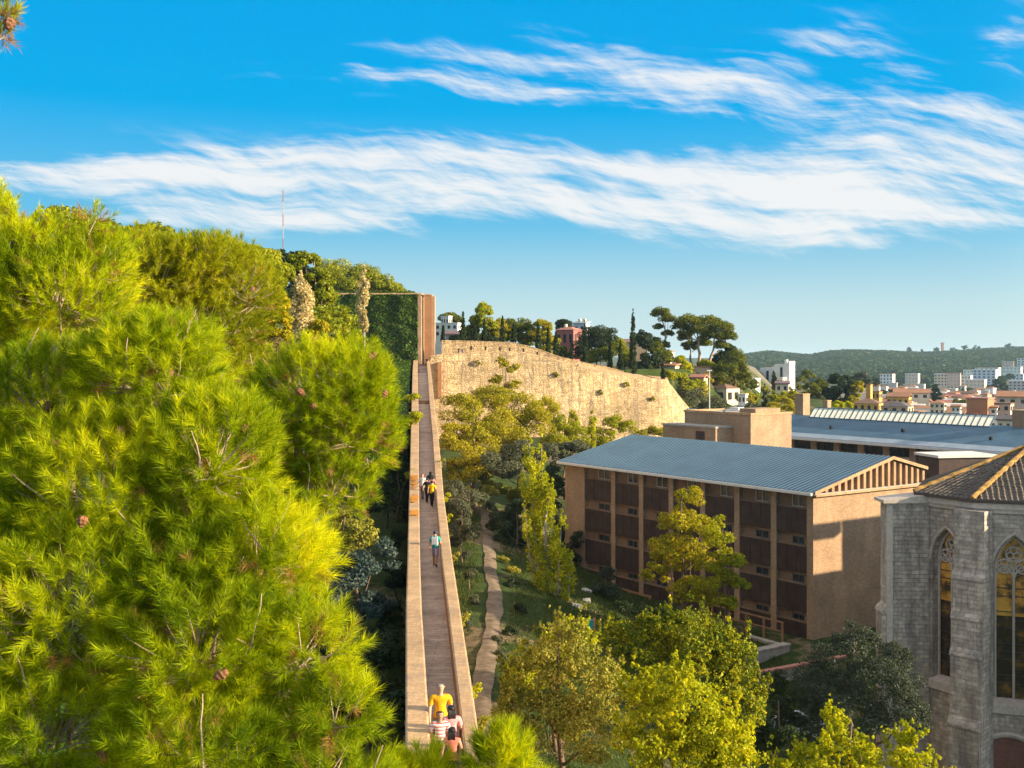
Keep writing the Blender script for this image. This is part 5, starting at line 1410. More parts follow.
shrub('shrub', 'dark shrubs beside the dirt path near the ochre tree', [lob(505,668,66,12,10), lob(512,690,62,14,14), lob(498,700,60,9,10)], 6000, 0.13, LF['olive'], seed=111)
# rough grass over the slopes near the path
rg = np.random.default_rng(17)
N_ = 60000
gxr = rg.uniform(-9, 22, N_); gyr = rg.uniform(45, 130, N_)
k = (gxr > wall_x(gyr) + 1.6) & (np.abs(gxr - np.interp(gyr, [63, 75, 87, 104, 113], [-1.9, -1.5, -1.2, -2.2, -2.6])) > 1.1 + rg.exponential(0.25, N_))
fq = (gxr - 5.8) * 0.821 + (gyr - 120) * 0.571
k &= fq < -1.5
gxr, gyr = gxr[k], gyr[k]; gzr = H(gxr, gyr)
c = np.stack([gxr, gyr, gzr], 1); n_ = len(c)
d_ = norm(np.stack([rg.normal(0, .5, n_), rg.normal(0, .5, n_), np.ones(n_)], 1)); s_ = perp(d_, rg) * 0.035
L_ = rg.uniform(0.15, 0.5, n_)[:, None]
v = np.empty((n_, 3, 3), np.float32); v[:, 0] = c - s_; v[:, 1] = c + s_; v[:, 2] = c + d_ * L_
setp(np_mesh('grass', v.reshape(-1, 3), 3, leafmat('grass_blades', [(0.025, 0.05, 0.010), (0.055, 0.085, 0.015), (0.13, 0.13, 0.04)], 0.3, 1.0, 0.25), None), kind='stuff')

def slob(px, py, rx, ry):
    return lob(px, py, GP(px, py + ry * 0.7).y, rx, ry)
# ------------------------------------------------------------------ ridge behind the rampart
cy = [(463,311,340,'slim dark cypress at the left end of the ridge row beside the white houses'), (484.5,318,340,'short cypress under the tall round tree on the ridge'), (502.5,316,341,'cypress rising behind the middle of the rear parapet'),
      (538,322,350,'dark cypress where the rampart starts to fall'), (556,330,356,'short cypress left of the red house'), (585,320,364,'tall cypress at the right edge of the red house'), (571,346,361,'small cypress in front of the red house'),
      (562,348,358,'tiny cypress below the red house wall'), (620.5,340,369,'cypress between the dark dome tree and the tallest cypress'), (663,363.5,378,'little cypress at the end of the rampart'), (443,325,341,'small cypress beside the brick pier')]
for i, (px, y0, y1, lb) in enumerate(cy):
    column('cypress_tree', lb, px, y0, y1 + 3, 236 + (i % 3) * 3, 6.0 if y1 - y0 > 18 else 4.5, 2600, 0.34, LF['cypress'], 'cypress', 'cypresses along the ridge', 'cypress', seed=120 + i, nsub=110)
column('cypress_tree', 'tallest cypress, a thin dark spire standing clear above the rampart', 633, 309, 376, 236, 8.5, 5000, 0.34, LF['cypress'], 'cypress', 'cypresses along the ridge', 'cypress', seed=140, nsub=170)
column('cypress_tree', 'lone dark cypress beside the clipped green hedge near the white house', 764.5, 384, 413, 250, 6.5, 1500, 0.4, LF['cypress'], 'cypress', None, 'cypress', seed=141, nsub=40)
column('conifer_tree', 'dark conifer in front of the long white house', 774, 370, 388, 330, 9, 1200, 0.6, LF['cypress'], 'conifer', None, 'cone', seed=142, nsub=30)
rid = [('tall rounded light green tree above the ridge row', [lob(484,312,252,9,10), lob(480,324,252,9,9), lob(490,326,252,8,8)], 'pine_mid'), ('round green tree left of the tall light tree', [lob(470,332,255,10,8), lob(474,322,255,6,6)], 'pine_far'),
       ('olive green tree right of the tall light tree', [lob(500,328,254,11,9), lob(496,336,254,10,7)], 'golden'), ('broad dull green tree over the middle of the parapet', [lob(518,326,256,14,9), lob(526,334,256,14,9), lob(512,336,256,12,7)], 'pine_far'),
       ('sparse greyish tree left of the dark cypress', [lob(542,328,254,9,9), lob(534,338,254,10,8)], 'golden'), ('olive tree between the dark cypress and the red house', [lob(550,340,250,9,9), lob(546,352,249,8,7)], 'golden'),
       ('large dark dome shaped tree right of the red house', [lob(594,340,258,15,13), lob(604,336,258,14,9), lob(584,352,256,12,12), lob(606,348,256,12,10)], 'dark'), ('rounded green tree below the dark dome tree', [lob(600,356,250,13,8), lob(614,352,252,10,9), lob(588,360,249,8,6)], 'pine_far'),
       ('bushy dark conifer right of the tallest cypress', [lob(646,345,245,7,10), lob(650,360,245,9,10), lob(644,366,244,8,8)], 'dark'), ('mid green tree beside the little tower house', [lob(656,350,255,9,9), lob(664,358,255,8,8)], 'pine_far'),
       ('dark low tree behind the short cypresses', [lob(492,342,248,8,5), lob(478,342,248,7,5), lob(455,340,246,6,5)], 'dark'), ('low trees along the skyline behind the white houses', [lob(448,318,330,10,5), lob(456,320,330,8,4)], 'pine_far'),
       ('green tree right of the tall parasol pines', [lob(735,362,262,11,13), lob(726,372,260,12,11), lob(742,376,262,8,10)], 'pine_far'), ('yellow green tree under the parasol pines', [lob(681,362,258,6,7), lob(686,370,257,6,7)], 'yellow'),
       ('dark green tree behind the trunks of the parasol pines', [lob(726,352,275,9,10), lob(718,362,274,10,9)], 'dark'), ('bright green bush on the slope below the tower house', [slob(676,380,13,9), slob(688,388,10,8), slob(669,376,7,6), slob(698,386,9,7)], 'lime'),
       ('olive scrub on the slope right of the rampart end', [slob(690,400,18,13), slob(702,410,15,10), slob(682,390,10,9), slob(712,416,10,8), slob(697,416,14,8), slob(716,404,10,8)], 'olive'), ('low green bush under the parasol pines', [lob(706,366,266,9,5), lob(718,372,262,8,5)], 'lime')]
for i, (lb, lo, lf) in enumerate(rid):
    tree('ridge_tree', lb, lo, 8000 if i not in (6,) else 14000, 0.42, LF[lf], 'tree', 'trees along the ridge', seed=150 + i, sub=20, subr=0.42, limbs=3)
# parasol pines (dense domes)
tree('parasol_pine', 'leftmost parasol pine, a layered dark crown on a tall bare trunk', [lob(662,314,275,11,6), lob(668,320,275,9,6), lob(658,328,275,5,5), lob(668,334,275,7,4), lob(655,343,274,7,6), lob(664,346,274,6,5)], 9000, 0.4, LF['pine_far'], 'pine tree', 'parasol pines', 'bark_pale', 0.4, tuple(P(664, 366, 275)), sub=22, subr=0.42, low=-0.2, seed=171)
tree('parasol_pine', 'big flat topped parasol pine in the middle of the group', [lob(690,323,272,17,7), lob(705,322,272,15,6), lob(680,328,272,9,6), lob(700,332,272,18,7)], 15000, 0.4, LF['pine_far'], 'pine tree', 'parasol pines', 'bark_pale', 0.5, tuple(P(699, 367, 272)), sub=30, subr=0.38, low=-0.15, seed=172, top=tuple(P(698, 328, 272)))
tree('parasol_pine', 'right hand parasol pine with a drooping crown', [lob(720,328,270,13,7), lob(728,337,270,9,8), lob(714,336,270,12,7), lob(722,346,270,8,6)], 12000, 0.4, LF['pine_far'], 'pine tree', 'parasol pines', 'bark_pale', 0.45, tuple(P(708, 367, 270)), sub=26, subr=0.4, low=-0.3, seed=173, top=tuple(P(716, 336, 270)))
tree('parasol_pine', 'thin parasol pine at the back of the group with reddish light on its trunk', [lob(684,336,278,8,8), lob(690,346,278,8,8), lob(704,342,278,9,6)], 7000, 0.4, LF['pine_far'], 'pine tree', 'parasol pines', 'bark_pale', 0.35, tuple(P(692, 367, 278)), sub=20, subr=0.4, seed=174, top=tuple(P(688, 338, 278)))

# more of the ridge
for i, (lb, lo, lf) in enumerate([('low green tree filling the ridge right of the white houses', [lob(470,338,262,9,6), lob(482,338,262,9,5)], 'pine_far'), ('olive tree filling the ridge behind the middle cypresses', [lob(512,338,264,10,6), lob(530,342,264,12,7), lob(498,340,263,8,5)], 'pine_hill'),
        ('green tree on the ridge between the dark cypress and the short one', [lob(548,346,258,9,7), lob(560,352,257,8,6)], 'pine_far'), ('green tree on the ridge right of the dark dome tree', [lob(616,346,262,9,10), lob(626,356,261,9,8)], 'pine_hill'),
        ('green bushy trees at the foot of the tallest cypress', [lob(640,368,258,10,6), lob(626,366,258,9,6), lob(655,370,258,9,5)], 'pine_far'), ('dark tree behind the red house', [lob(566,326,300,10,7), lob(580,330,300,8,6)], 'dark'), ('tall dark pine behind the tallest cypress', [lob(642,338,290,8,10), lob(650,346,290,8,8)], 'dark')]):
    tree('ridge_tree', lb, lo, 8000, 0.42, LF[lf], 'tree', 'trees along the ridge', seed=270 + i, sub=20, subr=0.42, limbs=3)
for i, (px, y0, y1, lb) in enumerate([(514,322,342,'small cypress just right of the cypress behind the parapet middle'), (548,326,353,'cypress between the dark cypress and the short one'), (610,336,367,'cypress in front of the right side of the dark dome tree'), (475,322,341,'cypress left of the tall round tree')]):
    column('cypress_tree', lb, px, y0, y1 + 3, 238, 5.0, 2400, 0.34, LF['cypress'], 'cypress', 'cypresses along the ridge', 'cypress', seed=290 + i, nsub=110)
for i, (px, py, lb) in enumerate([(626,383.5,'green plant growing from the rampart top near its right end'), (556,374,'dry plant in a crack high on the rampart left of centre'), (600,392,'small dry plant halfway up the rampart face'), (652,398,'dry plant low on the right part of the rampart'), (478,362,'dry plant on the rampart near the brick strip')]):
    xs = P(px, py, 226); yt2 = float(np.interp(xs.x, [p.x for p in tops], [p.y for p in tops]))
    q = P(px, py, yt2 - 0.5)
    tree('wall_plant', lb, [((q.x, q.y - 0.2, q.z), (0.7, 0.4, 0.5)), ((q.x + 0.4, q.y - 0.2, q.z - 0.4), (0.5, 0.4, 0.4))], 350, 0.24, LF['lime' if i == 0 else 'ochre'], 'plant', 'plants growing from the rampart', 'bark', 0.05, (q.x, q.y + 0.8, q.z - 0.8), 8, 0.45, 0.5, 2, 300 + i)

for i, (lb, lo, lf) in enumerate([('low shaded scrub on the left edge of the dirt path near the wall', [slob(470,575,7,6), slob(474,600,6,6), slob(466,556,6,6), slob(468,625,6,7)], 'olive'), ('low dark scrub along the right edge of the dirt path', [slob(512,585,8,5), slob(520,610,9,6), slob(510,632,8,5)], 'dark'),
        ('dry scrub at the bend of the dirt path', [slob(503,560,6,4), slob(512,570,7,4)], 'ochre'), ('low scrub where the dirt path meets the ochre tree', [slob(500,655,7,5), slob(497,640,6,4)], 'olive')]):
    shrub('shrub', lb, lo, 4500, 0.14, LF[lf], seed=320 + i)
# ------------------------------------------------------------------ far hills with their woods
def fnoise(x, y, seed, octs=5):
    rg = np.random.default_rng(seed); z = np.zeros_like(x); a = 1.0; fr = 1.0
    for o in range(octs):
        for k in range(3):
            th = rg.uniform(0, 2*np.pi); ph = rg.uniform(0, 2*np.pi)
            z += a * np.sin((x * math.cos(th) + y * math.sin(th)) * fr + ph) / 3
        a *= 0.55; fr *= 2.07
    return z
def hill(x, y):
    cr = np.interp(512 + x * F / np.maximum(y, 1), [300, 700, 745, 770, 795, 812, 830, 845, 880, 920, 945, 990, 1024, 1150, 1400], [352, 354, 354, 351.5, 354, 354.5, 350.5, 349.5, 349.5, 350.5, 350, 347.5, 347, 345, 350])
    top = CZ + (HY - cr) * 2900 / F - 11
    s_ = S((y - 1450) / 1450)
    z = -8.5 + (top + 8.5) * s_ ** 0.9 * np.where(y > 2900, np.clip(1 - (y - 2900) / 1500, 0, 1), 1)
    return z + 3.0 * fnoise(x / 150, y / 150, 4, 4) * S((y - 1450) / 400)
hx, hy = np.meshgrid(np.linspace(-900, 2600, 420), np.concatenate([np.linspace(1400, 3000, 230), np.linspace(3020, 4300, 30)]))
setp(grid_mesh('hills', hx, hy, hill(hx, hy), plain('hill_ground', (0.06, 0.075, 0.03), 0.95, 0.4, 0.02)), kind='structure')
rg = np.random.default_rng(77)
N_ = 34000
fx = rg.uniform(420, 1750, N_); fy = rg.uniform(1480, 3000, N_)
pxs = 512 + fx * F / fy
k = (pxs > 735) & (pxs < 1110)
fx, fy, pxs = fx[k], fy[k], pxs[k]
clear = fnoise(fx / 130, fy / 130, 9, 3)
k = (clear > -0.95) & ~((fy < 1800) & (clear < -0.1))
fx, fy = fx[k], fy[k]; fz = hill(fx, fy)
r = rg.uniform(4.0, 9.0, len(fx))
# each far tree is a small faceted tuft of 10 leaf faces
nf = 12
own = np.repeat(np.arange(len(fx)), nf)
dd = unit(len(own), rg); dd[:, 2] = np.abs(dd[:, 2]) * 0.9
c = np.stack([fx[own], fy[own], fz[own] + r[own] * 0.6], 1) + dd * (r[own] * 0.6)[:, None]
setp(np_mesh('forest', leaves_at(c, dd, 6.0, rg, 0.5, 0.9), 4, LF['forest'], None), kind='stuff')

# ------------------------------------------------------------------ town houses
WC = {'white': (0.72, 0.69, 0.63), 'cream': (0.62, 0.53, 0.40), 'pink': (0.60, 0.42, 0.34), 'ochre': (0.62, 0.36, 0.10), 'orange': (0.58, 0.20, 0.07), 'grey': (0.42, 0.40, 0.38), 'red': (0.38, 0.125, 0.115), 'tan': (0.50, 0.36, 0.25), 'blue': (0.50, 0.56, 0.62), 'brick': (0.42, 0.19, 0.11)}
RC = {'tile': (0.34, 0.17, 0.10), 'brown': (0.20, 0.12, 0.09), 'slate': (0.12, 0.105, 0.11), 'white': (0.62, 0.60, 0.56), 'zinc': (0.30, 0.36, 0.42), 'purple': (0.19, 0.125, 0.14), 'red': (0.40, 0.17, 0.13)}
HM = {}
def hm(kind, c):
    if (kind, c) not in HM: HM[(kind, c)] = plain(kind + '_' + c, (WC if kind == 'plaster' else RC)[c], 0.9, 0.15, 0.3)
    return HM[(kind, c)]
def house(label, px0, px1, py0, py1, dd, wall='white', roof='tile', kind='flat', rot=-40, depth=1.0, rows=2, colsn=3, win=True, cat='house', name='house', group=None, chim=0, sink=6.0, side=True, wdark='glass'):
    """px0..px1, py0..py1: the box its walls fill when seen from the wall; depth: side length / front length"""
    wpx = (px1 - px0) * dd / F; a = abs(R(rot))
    fl = wpx / (math.cos(a) + depth * math.sin(a)); sl_ = fl * depth
    hh = (py1 - py0) * dd / F
    c_ = P((px0 + px1) / 2, py1, dd)
    t = thing(name, label, cat, c_, R(rot), group)
    MB().box(-fl/2, -sl_/2, -sink, fl/2, sl_/2, hh).build('wall', hm('plaster', wall), t)
    o = max(0.25, fl * 0.03)
    if kind == 'flat':
        mb = MB().box(-fl/2 - o*0.5, -sl_/2 - o*0.5, hh + 0.003, fl/2 + o*0.5, sl_/2 + o*0.5, hh + max(0.3, hh * 0.05))
    elif kind == 'gable':
        rz_ = hh + sl_ * 0.22
        mb = profile(MB(), [(-sl_/2 - o, hh - 0.05), (0, rz_), (sl_/2 + o, hh - 0.05), (sl_/2 + o, hh + 0.25), (0, rz_ + 0.3), (-sl_/2 - o, hh + 0.25)][::-1], -fl/2 - o, fl/2 + o)
    elif kind == 'hip':
        rz_ = hh + min(sl_, fl) * 0.22; q = max(0.01, fl/2 - sl_/2)
        mb = MB().add([(-fl/2-o, -sl_/2-o, hh), (fl/2+o, -sl_/2-o, hh), (fl/2+o, sl_/2+o, hh), (-fl/2-o, sl_/2+o, hh), (-q, 0, rz_), (q, 0, rz_)], [(0,1,5,4), (1,2,5), (2,3,4,5), (3,0,4), (3,2,1,0)])
    elif kind == 'shed':
        mb = profile(MB(), [(-sl_/2 - o, hh), (sl_/2 + o, hh + sl_*0.2), (sl_/2 + o, hh + sl_*0.2 + .3), (-sl_/2 - o, hh + .3)][::-1], -fl/2 - o, fl/2 + o)
    r_ = mb.build('roof', hm('roof', roof), t)
    for k in range(chim):
        cx = -fl * 0.25 + k * fl * 0.4
        MB().box(cx, -0.3, hh, cx + max(0.6, fl*0.06), 0.4, hh + 0.9 + sl_ * 0.16).build('chimney', hm('plaster', 'cream'), r_)
    if win:
        ww = fl / colsn * 0.42; wh = hh / rows * 0.48; pr = None
        for i in range(colsn):
            for j in range(rows):
                x = -fl/2 + fl * (i + 0.5) / colsn; z = hh * (j + 0.5) / rows
                if pr is None:
                    pr = MB().box(-ww/2, -0.08, -wh/2, ww/2, 0.05, wh/2).build('window', M[wdark], t); o_ = pr
                else:
                    o_ = pr.copy(); COL.objects.link(o_)
                o_.location = (x, -sl_/2, z)
        if side:
            n = max(1, int(colsn * depth + 0.5))
            for i in range(n):
                for j in range(rows):
                    o_ = pr.copy(); COL.objects.link(o_)
                    o_.location = (fl/2, -sl_/2 + sl_ * (i + 0.5) / n, hh * (j + 0.5) / rows); o_.rotation_euler = (0, 0, R(90))
    return t
# on the ridge
house('white flat house on the ridge, upper of the two left of the cypresses', 441, 452, 317, 326, 300, 'white', 'white', 'flat', -30, 0.7, 1, 3)
house('long white house with a green awning line under the upper white house', 435, 461, 324, 337, 280, 'white', 'white', 'flat', -15, 0.5, 2, 4)
house('low house with a greyish purple pitched roof behind the ridge cypresses', 446, 466, 335, 341, 262, 'grey', 'purple', 'gable', -10, 0.8, 1, 2, win=False)
house('red painted house on the ridge behind the short cypresses', 556, 582, 330, 364, 275, 'red', 'red', 'hip', -38, 0.7, 2, 3, chim=1)
house('grey white roofed house peeking over the red house', 573, 590, 324, 334, 292, 'blue', 'zinc', 'shed', -30, 0.8, 1, 2, chim=2)
house('house with a purple roof behind the tallest cypress', 623, 648, 343, 370, 300, 'tan', 'purple', 'gable', -8, 0.6, 2, 3, win=False)
house('small tan house with a low roof at the rampart end', 651, 669, 360, 374, 262, 'tan', 'tile', 'gable', -35, 0.8, 1, 2)
tt = house('little tower house with an arched lantern top left of the parasol pines', 664, 674.5, 351.5, 372, 258, 'cream', 'tile', 'hip', -40, 1.0, 2, 1, name='tower_house', cat='house', chim=0)
house('low cream house with a tiled lean-to at the foot of the tower house', 663, 680, 366.5, 374, 256, 'cream', 'tile', 'shed', -35, 0.8, 1, 2)
house('pale house with a brown roof and lit right side on the slope past the rampart', 704, 739, 388, 418, 262, 'cream', 'brown', 'hip', -48, 0.75, 2, 2, chim=1)
house('low reddish roofed house left above the pale slope house', 690, 708, 378, 388, 250, 'tan', 'red', 'gable', -30, 0.8, 1, 2, win=False)
house('small white flat house right of the pale slope house', 738, 748, 395, 404, 240, 'white', 'white', 'flat', -35, 0.8, 1, 2)
house('long tan garden wall house under the parasol pines', 694, 716, 367.5, 373, 262, 'tan', 'tile', 'flat', -12, 0.12, 1, 2, win=False, sink=1.0)
house('house with brown roof behind the pale slope house', 718, 738, 378, 388, 300, 'cream', 'brown', 'hip', -40, 0.8, 1, 3, chim=1)
house('low white house in front of the stepped white house', 736, 760, 379, 390, 320, 'white', 'white', 'flat', -35, 0.6, 1, 3)
house('low house with a purple roof below the stepped white house', 775, 790, 384, 392, 300, 'cream', 'purple', 'gable', -20, 0.7, 1, 2)
# stepped white house: a thing of its own
sw = thing('stepped_house', 'long white house with a stepped stair like roofline on the slope', 'house', P(766, 386, 420), R(-48))
for i in range(4):
    x0 = -13 + i * 6.2; z1 = (386 - [373.5, 370.5, 367.5, 364][i]) * 420 / F
    MB().box(x0, -2.0, -8, x0 + 6.19, 1.6, z1).build('wall', hm('plaster', 'white'), sw)
    MB().box(x0 + 2.2, -2.12, 0.5, x0 + 3.2, -1.9, z1 - 1.2).build('window', M['glass'], sw)
    MB().box(x0 + 5.6, -2.1, z1 + 0.003, x0 + 6.2, 1.7, z1 + 1.1).build('roof_edge', hm('plaster', 'white'), sw)
MB().box(9.0, -1, 0, 10.0, -0.2, (386 - 359.5) * 420 / F).build('chimney', hm('plaster', 'white'), sw)
house('cream house with a red roof stuck to the right end of the stepped white house', 771, 784, 369, 384, 425, 'cream', 'red', 'gable', -45, 0.9, 2, 2)
house('flat white annex right below the stepped white house', 777, 786, 378, 386, 410, 'white', 'white', 'flat', -48, 0.8, 1, 2)
# roofs just past the zinc hall
house('ochre chimney block rising over the roofs left of the slate roof', 866, 872.5, 385, 405, 330, 'ochre', 'tile', 'flat', -45, 0.9, 2, 1, name='chimney_block', cat='chimney', win=False)
house('house with a dark slate roof behind the middle of the skylight row', 881, 914, 406, 413, 300, 'tan', 'slate', 'hip', -35, 0.8, 1, 3)
house('dark roofed ochre house left of the ochre chimney block', 852, 884, 403, 411, 320, 'ochre', 'brown', 'hip', -30, 0.8, 1, 4)
house('ochre house with a stepped top right of the ochre chimney block', 872, 882, 392, 407, 350, 'ochre', 'tile', 'flat', -45, 0.8, 2, 2)
house('yellow house with a flat tiled roof behind the slate roof', 886, 912, 397, 406, 380, 'ochre', 'tile', 'gable', -30, 0.7, 1, 4)
house('long cream house behind the yellow house', 893, 930, 393, 399, 470, 'cream', 'tile', 'gable', -20, 0.5, 1, 4)
ob_ = house('tall orange brick block behind the right end of the skylights', 966.5, 994, 399, 430, 235, 'brick', 'red', 'flat', -42, 0.9, 1, 2, name='brick_house', cat='house', win=False)
MB().box(-1.2, -3.4, 0, 0.6, -3.0, 3.6).build('orange_panel', hm('plaster', 'orange'), ob_)
house('pinkish house right of the orange brick block', 994, 1014, 404, 428, 250, 'pink', 'brown', 'flat', -40, 0.8, 3, 2)
house('narrow white house front touching the orange brick block', 989, 998, 408, 428, 233, 'white', 'tile', 'shed', -30, 0.8, 3, 1)
house('low tan house with a dark roof edge at the right frame edge', 996, 1022, 420, 432, 225, 'cream', 'slate', 'gable', -30, 0.8, 1, 3)
house('small white house behind the skylights, left of the orange brick block', 951, 962, 407, 417, 300, 'white', 'tile', 'gable', -35, 0.9, 2, 2)
house('cream house behind the skylights beside the dark conifer', 929, 947, 403, 414, 310, 'cream', 'tile', 'hip', -30, 0.9, 2, 3)
house('pink roofed terrace behind the orange brick block', 996, 1040, 397, 405, 330, 'pink', 'tile', 'gable', -25, 0.6, 1, 4)
# apartment blocks on the plain and under the hill
apt = [('white block of flats alone at the left of the far town', 880.5, 894.5, 374, 384, 1400, 'white', 3, 4), ('cream block of flats with a small roof box, second from the left', 905.5, 919.5, 374, 386, 1380, 'cream', 4, 4),
       ('long cream block of flats left of the pink stair tower', 934.5, 948, 374, 386, 1250, 'cream', 4, 4), ('tall pinkish block of flats in the middle of the far town', 946, 961, 373.5, 389, 1220, 'pink', 5, 4),
       ('white block of flats joined to the right of the tall pinkish one', 959, 972, 376, 389, 1240, 'white', 4, 4), ('wide cream block of flats standing in front of the white ones', 966, 986, 380, 393.5, 1120, 'cream', 4, 6),
       ('low wide cream block in front of the tall pinkish block', 947, 966, 386, 393.5, 1100, 'cream', 2, 5), ('long white block of flats on the rise behind the wide cream one', 963, 982, 370, 377, 1450, 'white', 2, 6),
       ('big block of flats with a pink sunlit end', 974, 998, 370, 384, 1350, 'blue', 5, 5), ('white block of flats behind the big one, higher up the slope', 976, 1000, 367.5, 372, 1550, 'white', 2, 6),
       ('grey white block of flats at the right frame edge with many balconies', 1009, 1030, 381, 396, 950, 'grey', 5, 5), ('pink block of flats on the slope near the right edge', 1002, 1014, 361.5, 367, 1900, 'pink', 2, 4),
       ('white block of flats highest at the right edge', 1018, 1034, 358, 368, 1850, 'white', 4, 4), ('white stepped flats under the highest white block', 1003, 1022, 367, 373, 1700, 'white', 2, 5), ('pale flats left of the right edge block, among dark trees', 1008, 1024, 374, 380, 1600, 'blue', 2, 4)]
for i, (lb, a, b, c_, e_, dd, wl, rws, cl) in enumerate(apt):
    house(lb, a, b, c_, e_, dd, wl, 'white' if i % 3 else 'tile', 'flat', -42 + (i % 4) * 5, 0.5, rws, min(cl, 5), cat='block of flats', name='apartment_block', sink=8, side=False, wdark='concrete' if i % 2 else 'glass')
# small villas dotted over the wooded hill, low roofs of the old town on the plain
vil = [(858,355.5,8,2.5,'white villa highest on the wooded hill'), (868,354.5,6,3,'pinkish villa beside the highest white villa'), (880,357,9,3.5,'pink villa with a wide front high on the hill'), (876,361,8,2.5,'white villa below the wide pink villa'), (867,367,6,3,'white villa low on the left part of the hill'),
       (881,366,7,3,'white villa right of the low left one'), (862,376,14,4,'long grey white building at the foot of the wooded hill'), (899,359.5,8,2.2,'cream villa half hidden by trees in the middle of the hill'), (943,367.5,8,3.5,'cream villa in a clearing right of the hill tower'), (905,363,9,2.2,'low villa under the half hidden cream one'), (1006,364,9,4,'white villa above the pink flats')]
for i, (px, py, wp, hp, lb) in enumerate(vil):
    dd = 2450 - (py - 355) * 40
    house(lb, px - wp/2, px + wp/2, py - hp/2, py + hp/2, dd, ['white', 'pink', 'cream'][i % 3], 'tile', 'hip', -30 - (i % 3) * 8, 0.8, 1, 3, name='villa', cat='villa', sink=10, win=False)
rr = random.Random(12)
spots = ['in front of the first white flats', 'between the two left blocks of flats', 'left of the dark conifer in town', 'right of the dark conifer in town', 'under the cream flats', 'behind the cream house by the skylights', 'beside the pinkish terrace', 'at the foot of the wide cream flats',
         'behind the long cream house', 'left of the orange brick block', 'below the big flats with the pink end', 'near the right edge below the balcony flats']
base_spots = [(884,390),(903,393),(925,396),(952,399),(943,395),(936,400),(1003,398),(975,396),(912,390),(958,403),(991,392),(1012,401)]
for (px, py), sp in zip(base_spots, spots):
    for j in range(3):
        adj = ['red roofed', 'white walled', 'pale flat roofed'][j]
        wp = rr.uniform(8, 15); dd = 950 - (py - 390) * 30 + j * 60
        house(f'low {adj} town house {sp}', px - wp/2 + (j - 1) * 9, px + wp/2 + (j - 1) * 9, py - rr.uniform(2, 4.5) - j * 1.5, py + 2 - j * 1.2, max(420, dd), ['cream', 'white', 'grey'][j], ['tile', 'tile', 'white'][j], ['gable', 'hip', 'flat'][j], rr.uniform(-55, -15), 0.8, 1, 3, name='town_house', cat='house', sink=10, win=False, group='small houses of the old town')
# the carpet of small roofs on the plain
spr = random.Random(99)
protos = {}
cnt = 0
while cnt < 150:
    px = spr.uniform(872, 1040); py = spr.uniform(391 if px < 930 else 396, 410)
    dd = float(np.interp(py, [384, 390, 400, 410], [1100, 900, 560, 400])) * spr.uniform(0.9, 1.1)
    if abs(px - 936) < 7 and dd < 560: continue
    ky = (spr.choice(['cream', 'white', 'tan', 'pink', 'grey', 'tan', 'white', 'cream']), spr.choice(['tile', 'tile', 'brown', 'red', 'white']), spr.choice(['gable', 'hip', 'flat', 'gable']))
    q = P(px, py, dd); gz_ = h(q.x, q.y)
    if ky not in protos:
        o = house('tiny old town house in the crowd of distant roofs', 505, 519, 353, 360, 500, ky[0], ky[1], ky[2], -35, 0.8, 1, 2, name='town_house', sink=14, win=False, group='crowd of small distant town houses')
        protos[ky] = o
    else: o = copy_tree(protos[ky])
    o.location = (q.x, q.y, gz_ + 1.5); o.rotation_euler = (0, 0, R(spr.uniform(-70, -10))); k_ = spr.uniform(0.9, 1.6); o.scale = (k_ * spr.uniform(0.8, 1.5), k_, spr.uniform(0.8, 1.35))
    cnt += 1
# hill tower, mast
q = P(942.5, 350, 2880)
ht = thing('hill_tower', 'small brown tower on the crest of the far wooded hill', 'tower', (q.x, q.y, q.z - 12))
k = 2880 / F
MB().box(-1.9*k/2*1.0, -3, 0, 1.9*k/2, 3, 12 + 7*k).build('shaft', hm('plaster', 'brick'), ht)
MB().box(-2.4*k/2, -3.6, 12 + 6.0*k, 2.4*k/2, 3.6, 12 + 7.4*k).build('cap', hm('roof', 'tile'), ht)
mst = P(283, 245, 170)
ms = thing('radio_mast', 'thin red and white lattice radio mast rising above the hill trees', 'mast', (mst.x, mst.y, mst.z - 14))
hm_ = 14 + (245 - 190) * 170 / F
red_ = plain('mast_red', (0.20, 0.10, 0.09), 0.6); gry = plain('mast_grey', (0.30, 0.30, 0.32), 0.6)
n_ = 12
for s_ in range(n_):
    z0, z1 = hm_ * s_ / n_, hm_ * (s_ + 1) / n_; w_ = 0.10
    mb = MB()
    c3 = [(w_ * math.cos(a), w_ * math.sin(a)) for a in (0.3, 2.4, 4.5)]
    for i in range(3):
        mb.tube([(c3[i][0], c3[i][1], z0), (c3[i][0], c3[i][1], z1)], 0.024, 4)
        for k in range(3):
            za = z0 + (z1 - z0) * k / 3; zb = z0 + (z1 - z0) * (k + 1) / 3; j = (i + 1) % 3
            mb.tube([(c3[i][0], c3[i][1], za), (c3[j][0], c3[j][1], zb)], 0.014, 3)
    mb.build('mast_section', red_ if s_ % 2 else gry, ms)
